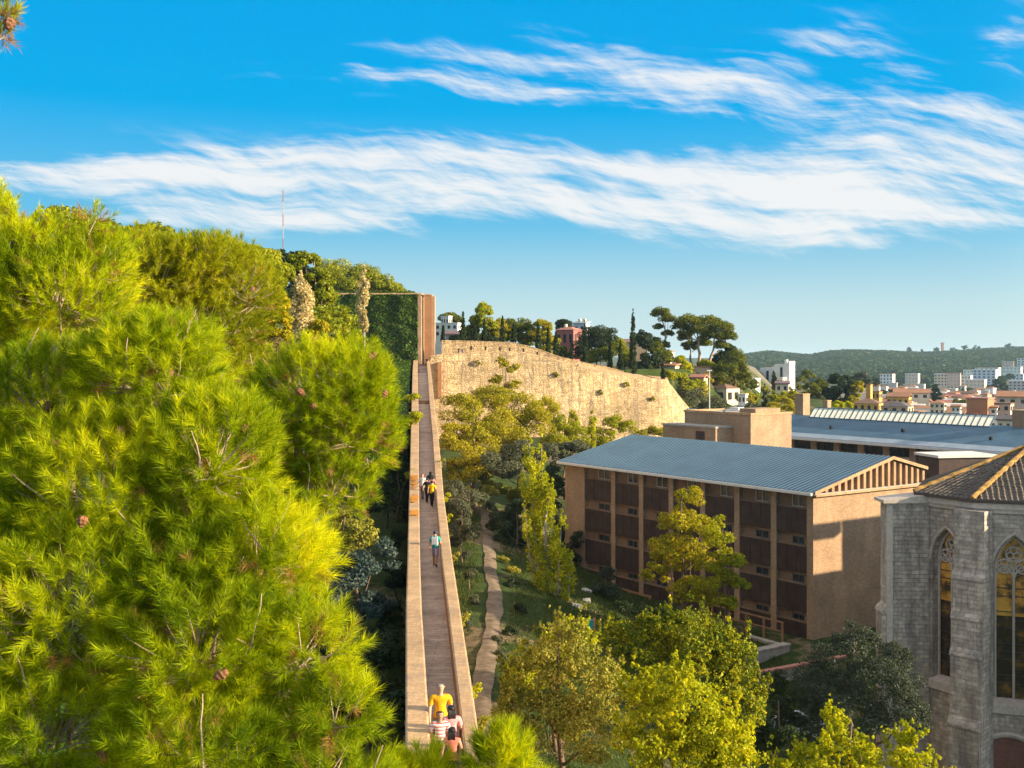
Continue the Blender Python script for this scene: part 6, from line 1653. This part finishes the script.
# crest trees of the far hill
for i, (px, py, wp, hp, lb) in enumerate([(936, 348.5, 5, 5, 'round tree immediately left of the hill tower on the crest'), (953, 347.5, 7, 4, 'flat topped tree right of the hill tower'), (965, 347, 7, 5, 'twin headed tree on the crest, second right of the hill tower'), (976, 347, 8, 4, 'broad tree on the crest, third right of the hill tower'), (909, 349.5, 4.5, 5, 'lone round tree on the crest far left of the hill tower'), (922, 349.5, 2.5, 4, 'narrow tree on the crest between the lone tree and the tower'), (1009, 345, 8, 4, 'low broad tree on the crest near the right edge')]):
    dd = 2820
    py = HY - (float(hill(np.array([P(px, 0, dd).x]), np.array([float(dd)]))[0]) + 6 - CZ) * F / dd - hp * 0.45
    t = thing('crest_tree', lb, 'tree', (P(px, 0, dd).x, dd, P(0, py + 4, dd).z), 0, 'trees on the far crest')
    MB().tube([(0, 0, -6), (0, 0, 8)], [1.2, 0.6], 5).build('trunk', M['bark'], t)
    np_mesh('crown', lobed_leaves([lob(px, py - hp*0.3, dd, wp/2, hp/2), lob(px + wp*0.2, py, dd, wp*0.4, hp*0.4)], 500, 3.0, np.random.default_rng(i), 9), 4, LF['forest'], t)
# trees of the middle distance
md = [('large dark rounded tree with a sunlit right side behind the brick stacks', [lob(838,388,330,13,14), lob(850,386,332,10,12), lob(843,396,328,14,11), lob(830,394,330,8,10)], 'dark', 9000, .7),
      ('olive green tree left of the large dark tree', [lob(818,388,340,10,9), lob(812,397,338,11,8), lob(826,398,338,8,7)], 'pine_far', 6000, .7), ('sunlit right flank tree leaning on the large dark one', [lob(857,392,326,7,12), lob(852,402,325,7,8)], 'golden', 3500, .7),
      ('grey green tree far behind the large dark tree', [lob(862,380,520,10,8), lob(872,384,520,9,7)], 'grey_tree', 3500, 1.0), ('yellow bush just behind the short brick stack', [lob(838,405,230,7,4), lob(848,406,232,6,4)], 'yellow', 2500, .35),
      ('green garden tree left of the tall brick stack', [lob(785,402,240,10,8), lob(775,408,238,10,6), lob(793,397,244,8,7)], 'golden', 5000, .4), ('clipped lime hedge left of the lone cypress', [lob(748,396,255,9,4), lob(742,398,255,7,4), lob(756,398,255,6,4)], 'lime', 3500, .4),
      ('clipped lime hedge right of the lone cypress', [lob(773,398,258,8,4), lob(782,396,258,7,4)], 'lime', 3000, .4), ('dull bush under the lone cypress', [lob(750,408,240,9,6), lob(742,411,240,8,5)], 'olive', 3000, .35), ('olive bush under the right hedge', [lob(776,412,225,11,6), lob(788,410,226,9,6)], 'golden', 3500, .35),
      ('dark conifer standing among the town roofs', [lob(936,394,520,5,6), lob(936,400,520,7,5), lob(935,388,520,3,4)], 'dark', 2500, .9), ('orange tree above the stepped white house', [lob(785,371,440,3,6), lob(783,378,440,4,5)], 'golden', 1500, .7),
      ('green trees behind the stepped white house', [lob(800,380,480,7,5), lob(808,376,482,8,6), lob(795,388,420,8,5)], 'pine_far', 3500, .9), ('dark clump between the two left blocks of flats', [lob(900,386,1300,5,3), lob(924,387,1300,6,4)], 'forest', 1500, 2), ('dark clump in front of the cream flats', [lob(968,391,1080,6,2.5), lob(958,392,1080,5,2)], 'forest', 1500, 1.8),
      ('dark trees left of the balcony flats at the right edge', [lob(999,385,1000,7,6), lob(1006,389,1000,5,4), lob(994,390,1000,4,4)], 'forest', 2500, 1.8), ('trees behind the ochre roofs', [lob(884,394,700,8,3.5), lob(896,392,720,8,3)], 'forest', 1800, 1.3), ('scrubby trees by the white pole and the brick block', [lob(722,412,215,10,6), lob(735,416,212,9,5)], 'olive', 3000, .35)]
md += [('dark green trees below the left white block of flats', [lob(884,387,1250,6,2.5), lob(893,388,1250,6,3), lob(876,386,1260,5,2.5)], 'forest', 1600, 2), ('dark trees between the cream flats and the lone town conifer', [lob(928,388,1150,5,3.5), lob(921,389,1150,5,3)], 'forest', 1500, 2),
       ('green belt of trees right of the pink ended flats', [lob(1003,380,1300,6,5), lob(1009,377,1320,5,4)], 'forest', 1600, 2.2), ('round trees at the foot of the big pink ended flats', [lob(990,388,1100,5,3), lob(998,392,1050,5,3)], 'forest', 1400, 1.8), ('dull trees behind the yellow house', [lob(905,394,620,7,3), lob(918,395,620,6,3)], 'pine_far', 1500, 1.2),
       ('pair of green trees among the roofs left of the orange brick block', [lob(955,402,430,4,3), lob(963,403,430,4,3)], 'pine_far', 1200, .9), ('green tree among the roofs at the right frame edge', [lob(1016,404,420,5,4), lob(1010,407,418,4,3)], 'pine_far', 1300, .9)]
md += [('olive tree on the slope between the rampart end and the pale slope house', [slob(702,394,12,8), slob(714,382,11,7), slob(704,380,9,6)], 'golden', 5000, .42), ('green tree above the roof of the pale slope house', [slob(728,382,12,6), slob(742,384,10,6), slob(716,378,8,5)], 'pine_far', 5000, .45),
       ('dark tree filling the gap right of the parasol pines', [slob(744,378,9,7), slob(752,386,9,6), slob(738,388,8,5)], 'pine_far', 4000, .5), ('green trees in front of the stepped white house foot', [lob(748,390,330,10,4), lob(762,391,330,10,4), lob(780,393,330,9,4)], 'lime', 4000, .5),
       ('dull green tree right of the pale slope house', [lob(746,400,250,9,7), lob(752,406,250,8,6)], 'golden', 3000, .4), ('broad green tree on the slope below the stepped white house', [lob(800,396,300,10,6), lob(788,392,305,9,5), lob(812,388,310,9,6)], 'pine_far', 5000, .5)]
for i, (lb, lo, lf, n, sz) in enumerate(md):
    tree('garden_tree', lb, lo, n, sz, LF[lf], 'tree', None, seed=200 + i, sub=14)
# pole and white post
pl = thing('lamp_pole', 'thin pale pole standing by the brick block', 'pole', P(709.5, 418, 150))
MB().tube([(0, 0, -6), (0, 0, (418 - 370) * 150 / F)], [0.09, 0.05], 6).build('shaft', M['white_trim'], pl)
MB().box(-0.35, -0.08, (418 - 371) * 150 / F, 0.35, 0.08, (418 - 370) * 150 / F).build('lamp_head', M['white_trim'], pl)
wp_ = thing('white_post', 'short white marker post at the right foot of the rampart', 'post', P(691.5, 424, 170))
MB().box(-0.6, -0.3, -4, 0.6, 0.3, 2.1).build('shaft', M['white_trim'], wp_); MB().box(-0.7, -0.4, 2.1, 0.7, 0.4, 2.4).build('cap', M['zinc_plain'], wp_)
M['pale_stone'] = plain('pale_stone', (0.40, 0.38, 0.35), 0.95, 0.25, 4.0, bump=0.4)
# bits on the slope
for (px, py, lb) in ((586, 591.5, 'white block on the slope, uppermost of three'), (586.5, 602.5, 'white block on the slope, biggest of three'), (576, 607, 'white flat block on the slope, lowest of three')):
    g = GP(px, py); rr = random.Random(int(px * 7 + py))
    t = MB().prism([(-0.5, -0.3), (0.45, -0.36), (0.55, 0.2), (0.1, 0.38), (-0.45, 0.3)], -0.2, [0.16, 0.2, 0.13, 0.22, 0.17])
    o = t.build('stone_block', M['pale_stone'], None, bevel=0.04); o.rotation_euler = (R(rr.uniform(-12, 12)), R(rr.uniform(-12, 12)), rr.uniform(0, 3))
    o.location = (g.x, g.y, h(g.x, g.y)); setp(o, lb, 'stone')
g = GP(590, 636); q = P(591, 625, g.y)
tb = thing('litter_bin', 'small teal box on an orange post behind the ochre tree', 'bin', (q.x, q.y, h(q.x, q.y)))
zt_ = q.z - tb.location.z
MB().box(-0.3, -0.2, zt_ - 0.35, 0.15, 0.2, zt_ + 0.30).build('box', plain('teal_paint', (0.02, 0.30, 0.27), 0.5), tb)
MB().box(0.18, -0.06, -0.3, 0.32, 0.06, zt_ + 0.5).build('post', hm('plaster', 'orange'), tb)
MB().box(-0.33, -0.23, zt_ + 0.30, 0.17, 0.23, zt_ + 0.36).build('lid', plain('teal_lid', (0.015, 0.2, 0.19), 0.5), tb)
# parked car, half hidden
q = P(799, 690, 79)
cr = thing('parked_car', 'pale car parked in the shade below the low wall, half hidden by trees', 'car', (q.x, q.y, h(q.x, q.y) + 0.02), R(-25))
body = [(-2.0, 0.35), (-2.0, 0.75), (-1.85, 0.86), (-0.95, 0.95), (-0.45, 1.40), (0.75, 1.43), (1.55, 0.98), (2.0, 0.90), (2.08, 0.6), (2.05, 0.35)]
mb = MB(); n = len(body); rows = []
for y, k in ((-0.80, 0.96), (-0.78, 1.0), (0.78, 1.0), (0.80, 0.96)):
    rows.append([(x * k, y * (0.88 if z > 1.2 else 1.0), z) for x, z in body] + [(body[0][0] * k, y, body[0][1])])
mb.strip(rows); mb.add(rows[0][:-1], [tuple(range(n))]); mb.add(rows[-1][:-1], [tuple(reversed(range(n)))])
paint = plain('pale_blue_paint', (0.50, 0.56, 0.62), 0.3, 0.05, 1, 0.5)
mb.build('body', paint, cr)
MB().add([(-0.93, -0.72, 0.99), (-0.93, 0.72, 0.99), (-0.50, 0.64, 1.37), (-0.50, -0.64, 1.37)], [(0, 3, 2, 1)]).build('windscreen', M['glass'], cr).location = (-0.03, 0, 0.02)
for s_ in (-1, 1):
    MB().add([(-0.7, s_*0.80, 1.0), (1.3, s_*0.80, 1.0), (0.7, s_*0.73, 1.36), (-0.42, s_*0.73, 1.36)], [(0, 1, 2, 3)]).build('side_window', M['glass'], cr)
    for x in (-1.25, 1.25):
        wh = MB().tube([(x, s_*0.66, 0.32), (x, s_*0.84, 0.32)], 0.32, 14).build('wheel', M['dark'], cr)
        MB().tube([(x, s_*0.845, 0.32), (x, s_*0.855, 0.32)], 0.19, 10).build('rim', M['frame'], wh)
# ------------------------------------------------------------------ people
def skin_mat(name, col): return plain(name, col, 0.6, 0.08, 8.0, 0.35)
SK = {'light': skin_mat('light_skin', (0.58, 0.33, 0.22)), 'tan': skin_mat('tanned_skin', (0.44, 0.24, 0.15)), 'dark': skin_mat('brown_skin', (0.28, 0.15, 0.095))}
CL = {}
def cloth(n, col):
    if n not in CL: CL[n] = plain(n, col, 0.9, 0.12, 5.0, 0.2, bump=0.15, bscale=25)
    return CL[n]
def stripe_mat():
    m, T = new_mat('striped_cloth')
    z = T.n('ShaderNodeSeparateXYZ', {0: obj_co(T)}).outputs[2]
    s = T.math('FRACT', T.math('DIVIDE', z, 0.085))
    c = T.ramp(s, [(0.0, (0.72, 0.66, 0.62)), (0.42, (0.62, 0.09, 0.10)), (0.72, (0.70, 0.60, 0.52))], 'CONSTANT')
    out(T, pbsdf(T, c, 0.9, None, 0.2)); return m
CL['striped'] = stripe_mat()
def seg_dist(p, a, b):
    ab = b - a; t = max(0, min(1, (p - a).dot(ab) / max(ab.length_squared, 1e-9)))
    return (p - a - ab * t).length
def person(label, loc, rz, height=1.72, skin='tan', top='white', legs='jeans', hair=(0.03, 0.02, 0.015), hairlen=0, sleeves='short', shorts=False, pose='stand', face=False, bag=None, fingers=False, build=1.0, cap=None, group='people on the wall walk', shoe=(0.05, 0.045, 0.04), seat=0.45):
    t = thing('person', label, 'person', loc, rz, group)
    k = height / 1.75
    J = {}
    def j(n, x, y, z, r): J[n] = (Vector((x * k, y * k, z * k)), r * k)
    sw = {'stand': 0.0, 'walk': 0.24, 'sit': 0.0}[pose]; lean = 0.03
    b_ = build
    j('pelvis', 0, 0, 0.95, 0.135 * b_); j('belly', 0, -0.01, 1.10, 0.125 * b_); j('chest', 0, 0, 1.30, 0.140 * b_); j('neck0', 0, 0.01, 1.45, 0.08); j('neck1', 0, -0.005, 1.51, 0.058)
    j('jaw', 0, -0.025, 1.575, 0.076); j('head', 0, -0.012, 1.65, 0.104); j('crown', 0, 0.0, 1.715, 0.075)
    for s_, n in ((-1, 'l'), (1, 'r')):
        a = sw * s_
        j('sh' + n, 0.185 * s_ * b_, 0.01, 1.40, 0.066); j('el' + n, 0.245 * s_ * b_, 0.03 + a * 0.25, 1.14, 0.045); j('wr' + n, 0.255 * s_ * b_, -0.05 + a * 0.75, 0.915, 0.031); j('pa' + n, 0.255 * s_ * b_, -0.075 + a * 0.8, 0.835, 0.036)
        for f_, (dx, ln) in enumerate(((-0.030, 0.075), (-0.010, 0.088), (0.010, 0.083), (0.028, 0.066))):
            j(f'f{f_}a' + n, 0.250 * s_ * b_ , -0.085 + a * 0.8 + dx, 0.795, 0.0105); j(f'f{f_}b' + n, 0.240 * s_ * b_, -0.092 + a * 0.8 + dx * 1.1, 0.795 - ln * 0.55, 0.0095); j(f'f{f_}c' + n, 0.222 * s_ * b_, -0.097 + a * 0.8 + dx * 1.1, 0.795 - ln, 0.008)
        j('t0' + n, 0.240 * s_ * b_, -0.115 + a * 0.8, 0.835, 0.0115); j('t1' + n, 0.222 * s_ * b_, -0.135 + a * 0.8, 0.79, 0.0095)
        if pose == 'sit':
            j('hi' + n, 0.09 * s_, 0.0, 0.93, 0.095); j('kn' + n, 0.11 * s_, -0.42, 0.92, 0.065); j('an' + n, 0.11 * s_, -0.44, 0.52, 0.042); j('to' + n, 0.12 * s_, -0.58, 0.475, 0.034)
        else:
            j('hi' + n, 0.085 * s_ * b_, 0.0 - a * 0.1, 0.90, 0.098 * b_); j('kn' + n, 0.095 * s_, -0.015 - a * 0.75, 0.49, 0.062 * b_); j('an' + n, 0.095 * s_, 0.03 - a * 1.0 + (0.1 if a < 0 else 0), 0.085 + (0.05 if a < 0 else 0), 0.042); j('to' + n, 0.11 * s_, -0.12 - a * 1.0 + (0.1 if a < 0 else 0), 0.035 + (0.02 if a < 0 else 0), 0.034)
    if pose == 'sit':
        off = Vector((0, 0, -(0.95 - seat) * k + 0.10 * k))
        J = {n: (p + off, r) for n, (p, r) in J.items()}
    E_ = [('pelvis', 'belly'), ('belly', 'chest'), ('chest', 'neck0'), ('neck0', 'neck1'), ('neck1', 'jaw'), ('jaw', 'head'), ('head', 'crown')]
    for n in 'lr':
        E_ += [('chest', 'sh' + n), ('sh' + n, 'el' + n), ('el' + n, 'wr' + n), ('wr' + n, 'pa' + n), ('pelvis', 'hi' + n), ('hi' + n, 'kn' + n), ('kn' + n, 'an' + n), ('an' + n, 'to' + n)]
        if fingers:
            for f_ in range(4): E_ += [('pa' + n, f'f{f_}a' + n), (f'f{f_}a' + n, f'f{f_}b' + n), (f'f{f_}b' + n, f'f{f_}c' + n)]
            E_ += [('pa' + n, 't0' + n), ('t0' + n, 't1' + n)]
    used = []
    for a, b in E_:
        for q in (a, b):
            if q not in used: used.append(q)
    me = bpy.data.meshes.new('skeleton'); me.from_pydata([J[q][0] for q in used], [(used.index(a), used.index(b)) for a, b in E_], [])
    o = bpy.data.objects.new('skeleton', me); COL.objects.link(o)
    m = o.modifiers.new('skin', 'SKIN'); m.use_smooth_shade = True; m.branch_smoothing = 0.6
    for i, q in enumerate(used):
        sv = me.skin_vertices[0].data[i]; r = J[q][1]
        flat = 0.78 if q in ('chest', 'belly') else 0.9 if q == 'pelvis' else 1.0
        sv.radius = (r * (1.18 if q in ('chest',) else 1.0), r * flat); sv.use_root = (q == 'pelvis')
    ss = o.modifiers.new('sub', 'SUBSURF'); ss.levels = 2 if fingers else 1; ss.render_levels = ss.levels
    dg = bpy.context.evaluated_depsgraph_get()
    ev_ = o.evaluated_get(dg); bm_ = bpy.data.meshes.new_from_object(ev_)
    bpy.data.objects.remove(o)
    bm_.name = 'body'; bm_.materials.clear()
    for p in bm_.polygons: p.use_smooth = True; p.material_index = 0
    body_ = link('body', bm_, SK[skin], t)
    segs = [(a, b, J[a][0], J[b][0]) for a, b in E_]
    reg = []
    for p in bm_.polygons:
        c = Vector(p.center); s_ = min(segs, key=lambda q: seg_dist(c, q[2], q[3])); reg.append(s_)
    TOPS = {'belly', 'chest', 'neck0', 'pelvis'}
    def in_top(s_, c):
        a, b = s_[0], s_[1]
        if {a, b} <= TOPS and (a, b) != ('chest', 'neck0'): return True
        if (a, b) == ('chest', 'neck0'): return c.z < J['neck0'][0].z + 0.01
        if a == 'chest' and b.startswith('sh'): return True
        if a.startswith('sh'):
            u = (c - s_[2]).length / (s_[3] - s_[2]).length
            return u < (0.75 if sleeves == 'short' else 2 if sleeves == 'long' else 0.12)
        if a.startswith('el'): return sleeves == 'long'
        if a == 'pelvis' and b.startswith('hi'): return c.z > J['pelvis'][0].z - 0.04 * k
        return False
    def in_leg(s_, c):
        a, b = s_[0], s_[1]
        if a == 'pelvis': return b.startswith('hi') or c.z < J['pelvis'][0].z + 0.03
        if a.startswith('hi'): return True if not shorts else (c - s_[2]).length / (s_[3] - s_[2]).length < 0.92
        if a.startswith('kn'): return (not shorts) and (c - s_[2]).length / (s_[3] - s_[2]).length < 0.95
        return False
    def in_shoe(s_, c): return s_[0].startswith('an') or (s_[0].startswith('kn') and (c - s_[2]).length / (s_[3] - s_[2]).length >= 0.95)
    def in_hair(s_, c):
        if s_[1] not in ('jaw', 'head', 'crown'): return False
        hd = J['head'][0]
        if s_[1] == 'jaw' and not hairlen: return c.y > hd.y + 0.05 * k and c.z > hd.z - 0.06 * k
        return c.z > hd.z + 0.045 * k or c.y > hd.y + (0.02 if not hairlen else -0.01) * k
    nrm = [Vector(v.normal) for v in bm_.vertices]
    def garment(name, test, push, mat, mod=None):
        ids = [p.index for p in bm_.polygons if test(reg[p.index], Vector(p.center))]
        if not ids: return None
        vm = {}; vs = []; fs = []
        for i in ids:
            f_ = []
            for v in bm_.polygons[i].vertices:
                if v not in vm:
                    vm[v] = len(vs); co_ = Vector(bm_.vertices[v].co) + nrm[v] * push
                    vs.append(mod(co_) if mod else co_)
                f_.append(vm[v])
            fs.append(f_)
        g = bpy.data.meshes.new(name); g.from_pydata(vs, [], fs)
        for p in g.polygons: p.use_smooth = True
        g.update()
        return link(name, g, mat, t)
    pz = J['pelvis'][0].z
    def hem(c):                                          # loose hem
        if c.z < pz + 0.12 * k:
            q = (pz + 0.12 * k - c.z) / (0.2 * k); return Vector((c.x * (1 + 0.10 * q), c.y * (1 + 0.12 * q), c.z))
        return c
    garment('trousers' if not shorts else 'shorts', in_leg, 0.014 if not shorts else 0.024, legs)
    garment('shirt', in_top, 0.020, top, hem)
    garment('shoes', in_shoe, 0.012, cloth('shoe_%.2f' % shoe[0], shoe))
    hm_ = plain('hair_%s' % label[:12].replace(' ', '_'), hair, 0.55, 0.25, 20.0)
    hr = garment('hair' if cap is None else 'cap', in_hair, 0.014, hm_ if cap is None else cloth('cap_cloth', cap))
    hd = J['head'][0]
    if hairlen:
        mb = MB()
        for i in range(9):
            x = (i - 4) * 0.017 * k
            mb.tube([(x, hd.y + 0.055 * k, hd.z + 0.03 * k), (x * 1.25, hd.y + 0.10 * k, hd.z - 0.10 * k), (x * 1.2, hd.y + 0.105 * k, hd.z - (0.10 + hairlen * 0.6) * k), (x * 0.8, hd.y + 0.095 * k, hd.z - (0.10 + hairlen) * k)], [0.020 * k, 0.023 * k, 0.020 * k, 0.006], 6)
        mb.build('long_hair', hm_, t, smooth=True)
    if face:
        mb = MB().tube([(0, hd.y - 0.090 * k, hd.z + 0.010 * k), (0, hd.y - 0.114 * k, hd.z - 0.018 * k), (0, hd.y - 0.094 * k, hd.z - 0.030 * k)], [0.007, 0.014, 0.009], 6); mb.build('nose', SK[skin], t, smooth=True)
        for s_ in (-1, 1):
            MB().ball((0.030 * s_ * k, hd.y - 0.090 * k, hd.z + 0.012 * k), (0.012, 0.008, 0.008), 8, 5).build('eye', M['dark'], t)
            MB().ball((0.100 * s_ * k, hd.y + 0.008, hd.z), (0.012, 0.022, 0.034), 8, 5).build('ear', SK[skin], t)
        MB().tube([(-0.026 * k, hd.y - 0.084 * k, hd.z - 0.055 * k), (0, hd.y - 0.094 * k, hd.z - 0.058 * k), (0.026 * k, hd.y - 0.084 * k, hd.z - 0.055 * k)], [0.004, 0.007, 0.004], 6).build('mouth', cloth('lips', (0.35, 0.11, 0.10)), t)
    if bag:
        z0 = J['belly'][0].z - 0.02; z1 = J['chest'][0].z + 0.12 * k
        mb = MB(); n_ = 6
        mb.prism([(-0.15, 0.13), (0.15, 0.13), (0.17, 0.17), (0.14, 0.26), (-0.14, 0.26), (-0.17, 0.17)], z0, z1)
        bp = mb.build('backpack', cloth('backpack_cloth', bag), t, bevel=0.03)
        for s_ in (-1, 1):
            c = J['chest'][0]
            MB().tube([(0.10 * s_, 0.14, z1 - 0.03), (0.115 * s_, 0.05, z1 + 0.045), (0.12 * s_, -0.13, z1 - 0.05), (0.13 * s_, -0.135, z0 + 0.15), (0.16 * s_, 0.0, z0 + 0.06), (0.14 * s_, 0.14, z0 + 0.05)], 0.018, 5).build('strap', cloth('backpack_cloth', bag), bp)
    return t
def on_walk(px, dd): 
    x = (px - 512) * dd / F; c = cols(dd)
    x = min(max(x, c[1] + 0.30), c[2] - 0.30)
    return (x, dd, walk_z(dd) + 0.015)
JE = cloth('dark_jeans', (0.04, 0.045, 0.065)); BE = cloth('beige_trousers', (0.42, 0.33, 0.21)); BK_ = cloth('black_cloth', (0.02, 0.02, 0.022)); YE = cloth('yellow_cloth', (0.75, 0.42, 0.01)); OR = cloth('orange_yellow_cloth', (0.78, 0.36, 0.012))
TE = cloth('teal_cloth', (0.02, 0.30, 0.27)); LI = cloth('lilac_cloth', (0.36, 0.33, 0.42)); WH = cloth('white_cloth', (0.70, 0.66, 0.62)); CO_ = cloth('coral_cloth', (0.72, 0.20, 0.14)); PK = cloth('pink_cloth', (0.70, 0.30, 0.30)); BL = cloth('blue_cloth', (0.10, 0.14, 0.24)); GR = cloth('grey_cloth', (0.25, 0.25, 0.26))
person('man with short grey hair in a bright orange yellow shirt walking towards the view point', on_walk(440.5, 28.3), R(8), 1.78, 'light', OR, BE, (0.27, 0.25, 0.23), 0, pose='walk', face=True, fingers=True, build=1.12)
person('dark haired woman in a red and white striped top, looking down', on_walk(435, 26.6), R(5), 1.62, 'tan', CL['striped'], GR, (0.03, 0.02, 0.018), 0, pose='stand', face=True, fingers=True, build=1.02)
person('woman with long black hair and a pink top, back turned, near the right parapet', on_walk(457, 26.9), R(190), 1.66, 'tan', PK, BL, (0.015, 0.012, 0.012), 0.22, pose='walk', fingers=True)
person('girl with dark hair in a coral top, back turned, before the woman in pink', on_walk(452, 25.6), R(175), 1.56, 'tan', CO_, JE, (0.015, 0.012, 0.012), 0.18, pose='walk', sleeves='none', fingers=True)
person('man in a teal shirt, dark cap and lilac shorts with a grey backpack, walking away', on_walk(436, 53.4), R(176), 1.76, 'tan', TE, LI, (0.03, 0.02, 0.02), 0, shorts=True, pose='walk', bag=(0.42, 0.43, 0.44), cap=(0.04, 0.05, 0.08), fingers=True)
person('person in a yellow shirt and black trousers seen from behind', on_walk(432, 72.6), R(172), 1.74, 'tan', YE, BK_, (0.02, 0.015, 0.012), 0, pose='walk')
person('person in a white top and pale trousers at the left parapet', on_walk(421, 76.0), R(-10), 1.74, 'light', WH, GR, (0.12, 0.06, 0.03), 0, pose='walk')
person('person in a black shirt and black trousers left of the yellow shirt', on_walk(427, 74.2), R(170), 1.70, 'tan', BK_, BK_, (0.015, 0.012, 0.012), 0, pose='walk')
person('person in black furthest back in the middle of the group', on_walk(430.5, 77.5), R(175), 1.72, 'tan', BK_, JE, (0.015, 0.012, 0.012), 0.1, pose='stand')
person('dark haired person in a dull pink top by the right parapet behind the yellow shirt', on_walk(435, 75.5), R(185), 1.68, 'tan', cloth('dull_pink_cloth', (0.42, 0.20, 0.20)), JE, (0.015, 0.012, 0.012), 0.12, pose='walk')
person('tiny dark clad person standing on the walk at the foot of the brick pier', (P(428, 0, 214).x - 0.2, 214, walk_z(214) + 0.2), R(0), 1.72, 'tan', BK_, BK_, (0.02, 0.015, 0.012), 0, pose='stand')
pa_ = P(459, 352, 222)
zt_ = float(np.interp(pa_.x, [p.x for p in tops], [p.z for p in tops]))
yt_ = float(np.interp(pa_.x, [p.x for p in tops], [p.y for p in tops]))
person('left of two tiny dark clad people on top of the rampart', (pa_.x, yt_ + 1.7, zt_ - 0.55), R(20), 1.7, 'tan', BK_, JE, (0.02, 0.015, 0.012), 0, pose='stand', group='people on the rampart')
person('right of two tiny people on top of the rampart, in grey', (pa_.x + 0.75, yt_ + 1.75, zt_ - 0.55), R(-30), 1.66, 'tan', GR, BL, (0.02, 0.015, 0.012), 0, pose='stand', group='people on the rampart')
# ------------------------------------------------------------------ the air
bpy.context.view_layer.update()
zs_ = []
for o in SC.objects:
    if o.type == 'MESH':
        for c in o.bound_box: zs_.append((o.matrix_world @ Vector(c)).z)
m_, T = new_mat('haze_air')
vol = T.n('ShaderNodeVolumePrincipled', {'Color': (0.50, 0.76, 1.0, 1), 'Density': 0.00006, 'Anisotropy': 0.1})
T.t.links.new(vol.outputs[0], T.n('ShaderNodeOutputMaterial').inputs[1])
m_.cycles.homogeneous_volume = True
hz = MB().box(-9300, -500, min(zs_) - 1, 9300, 9300, max(max(zs_), CZ) + 1).build('haze', m_)
setp(hz, kind='stuff')
SC.cycles.volume_bounces = 1
print('HAZE', min(zs_), max(zs_))
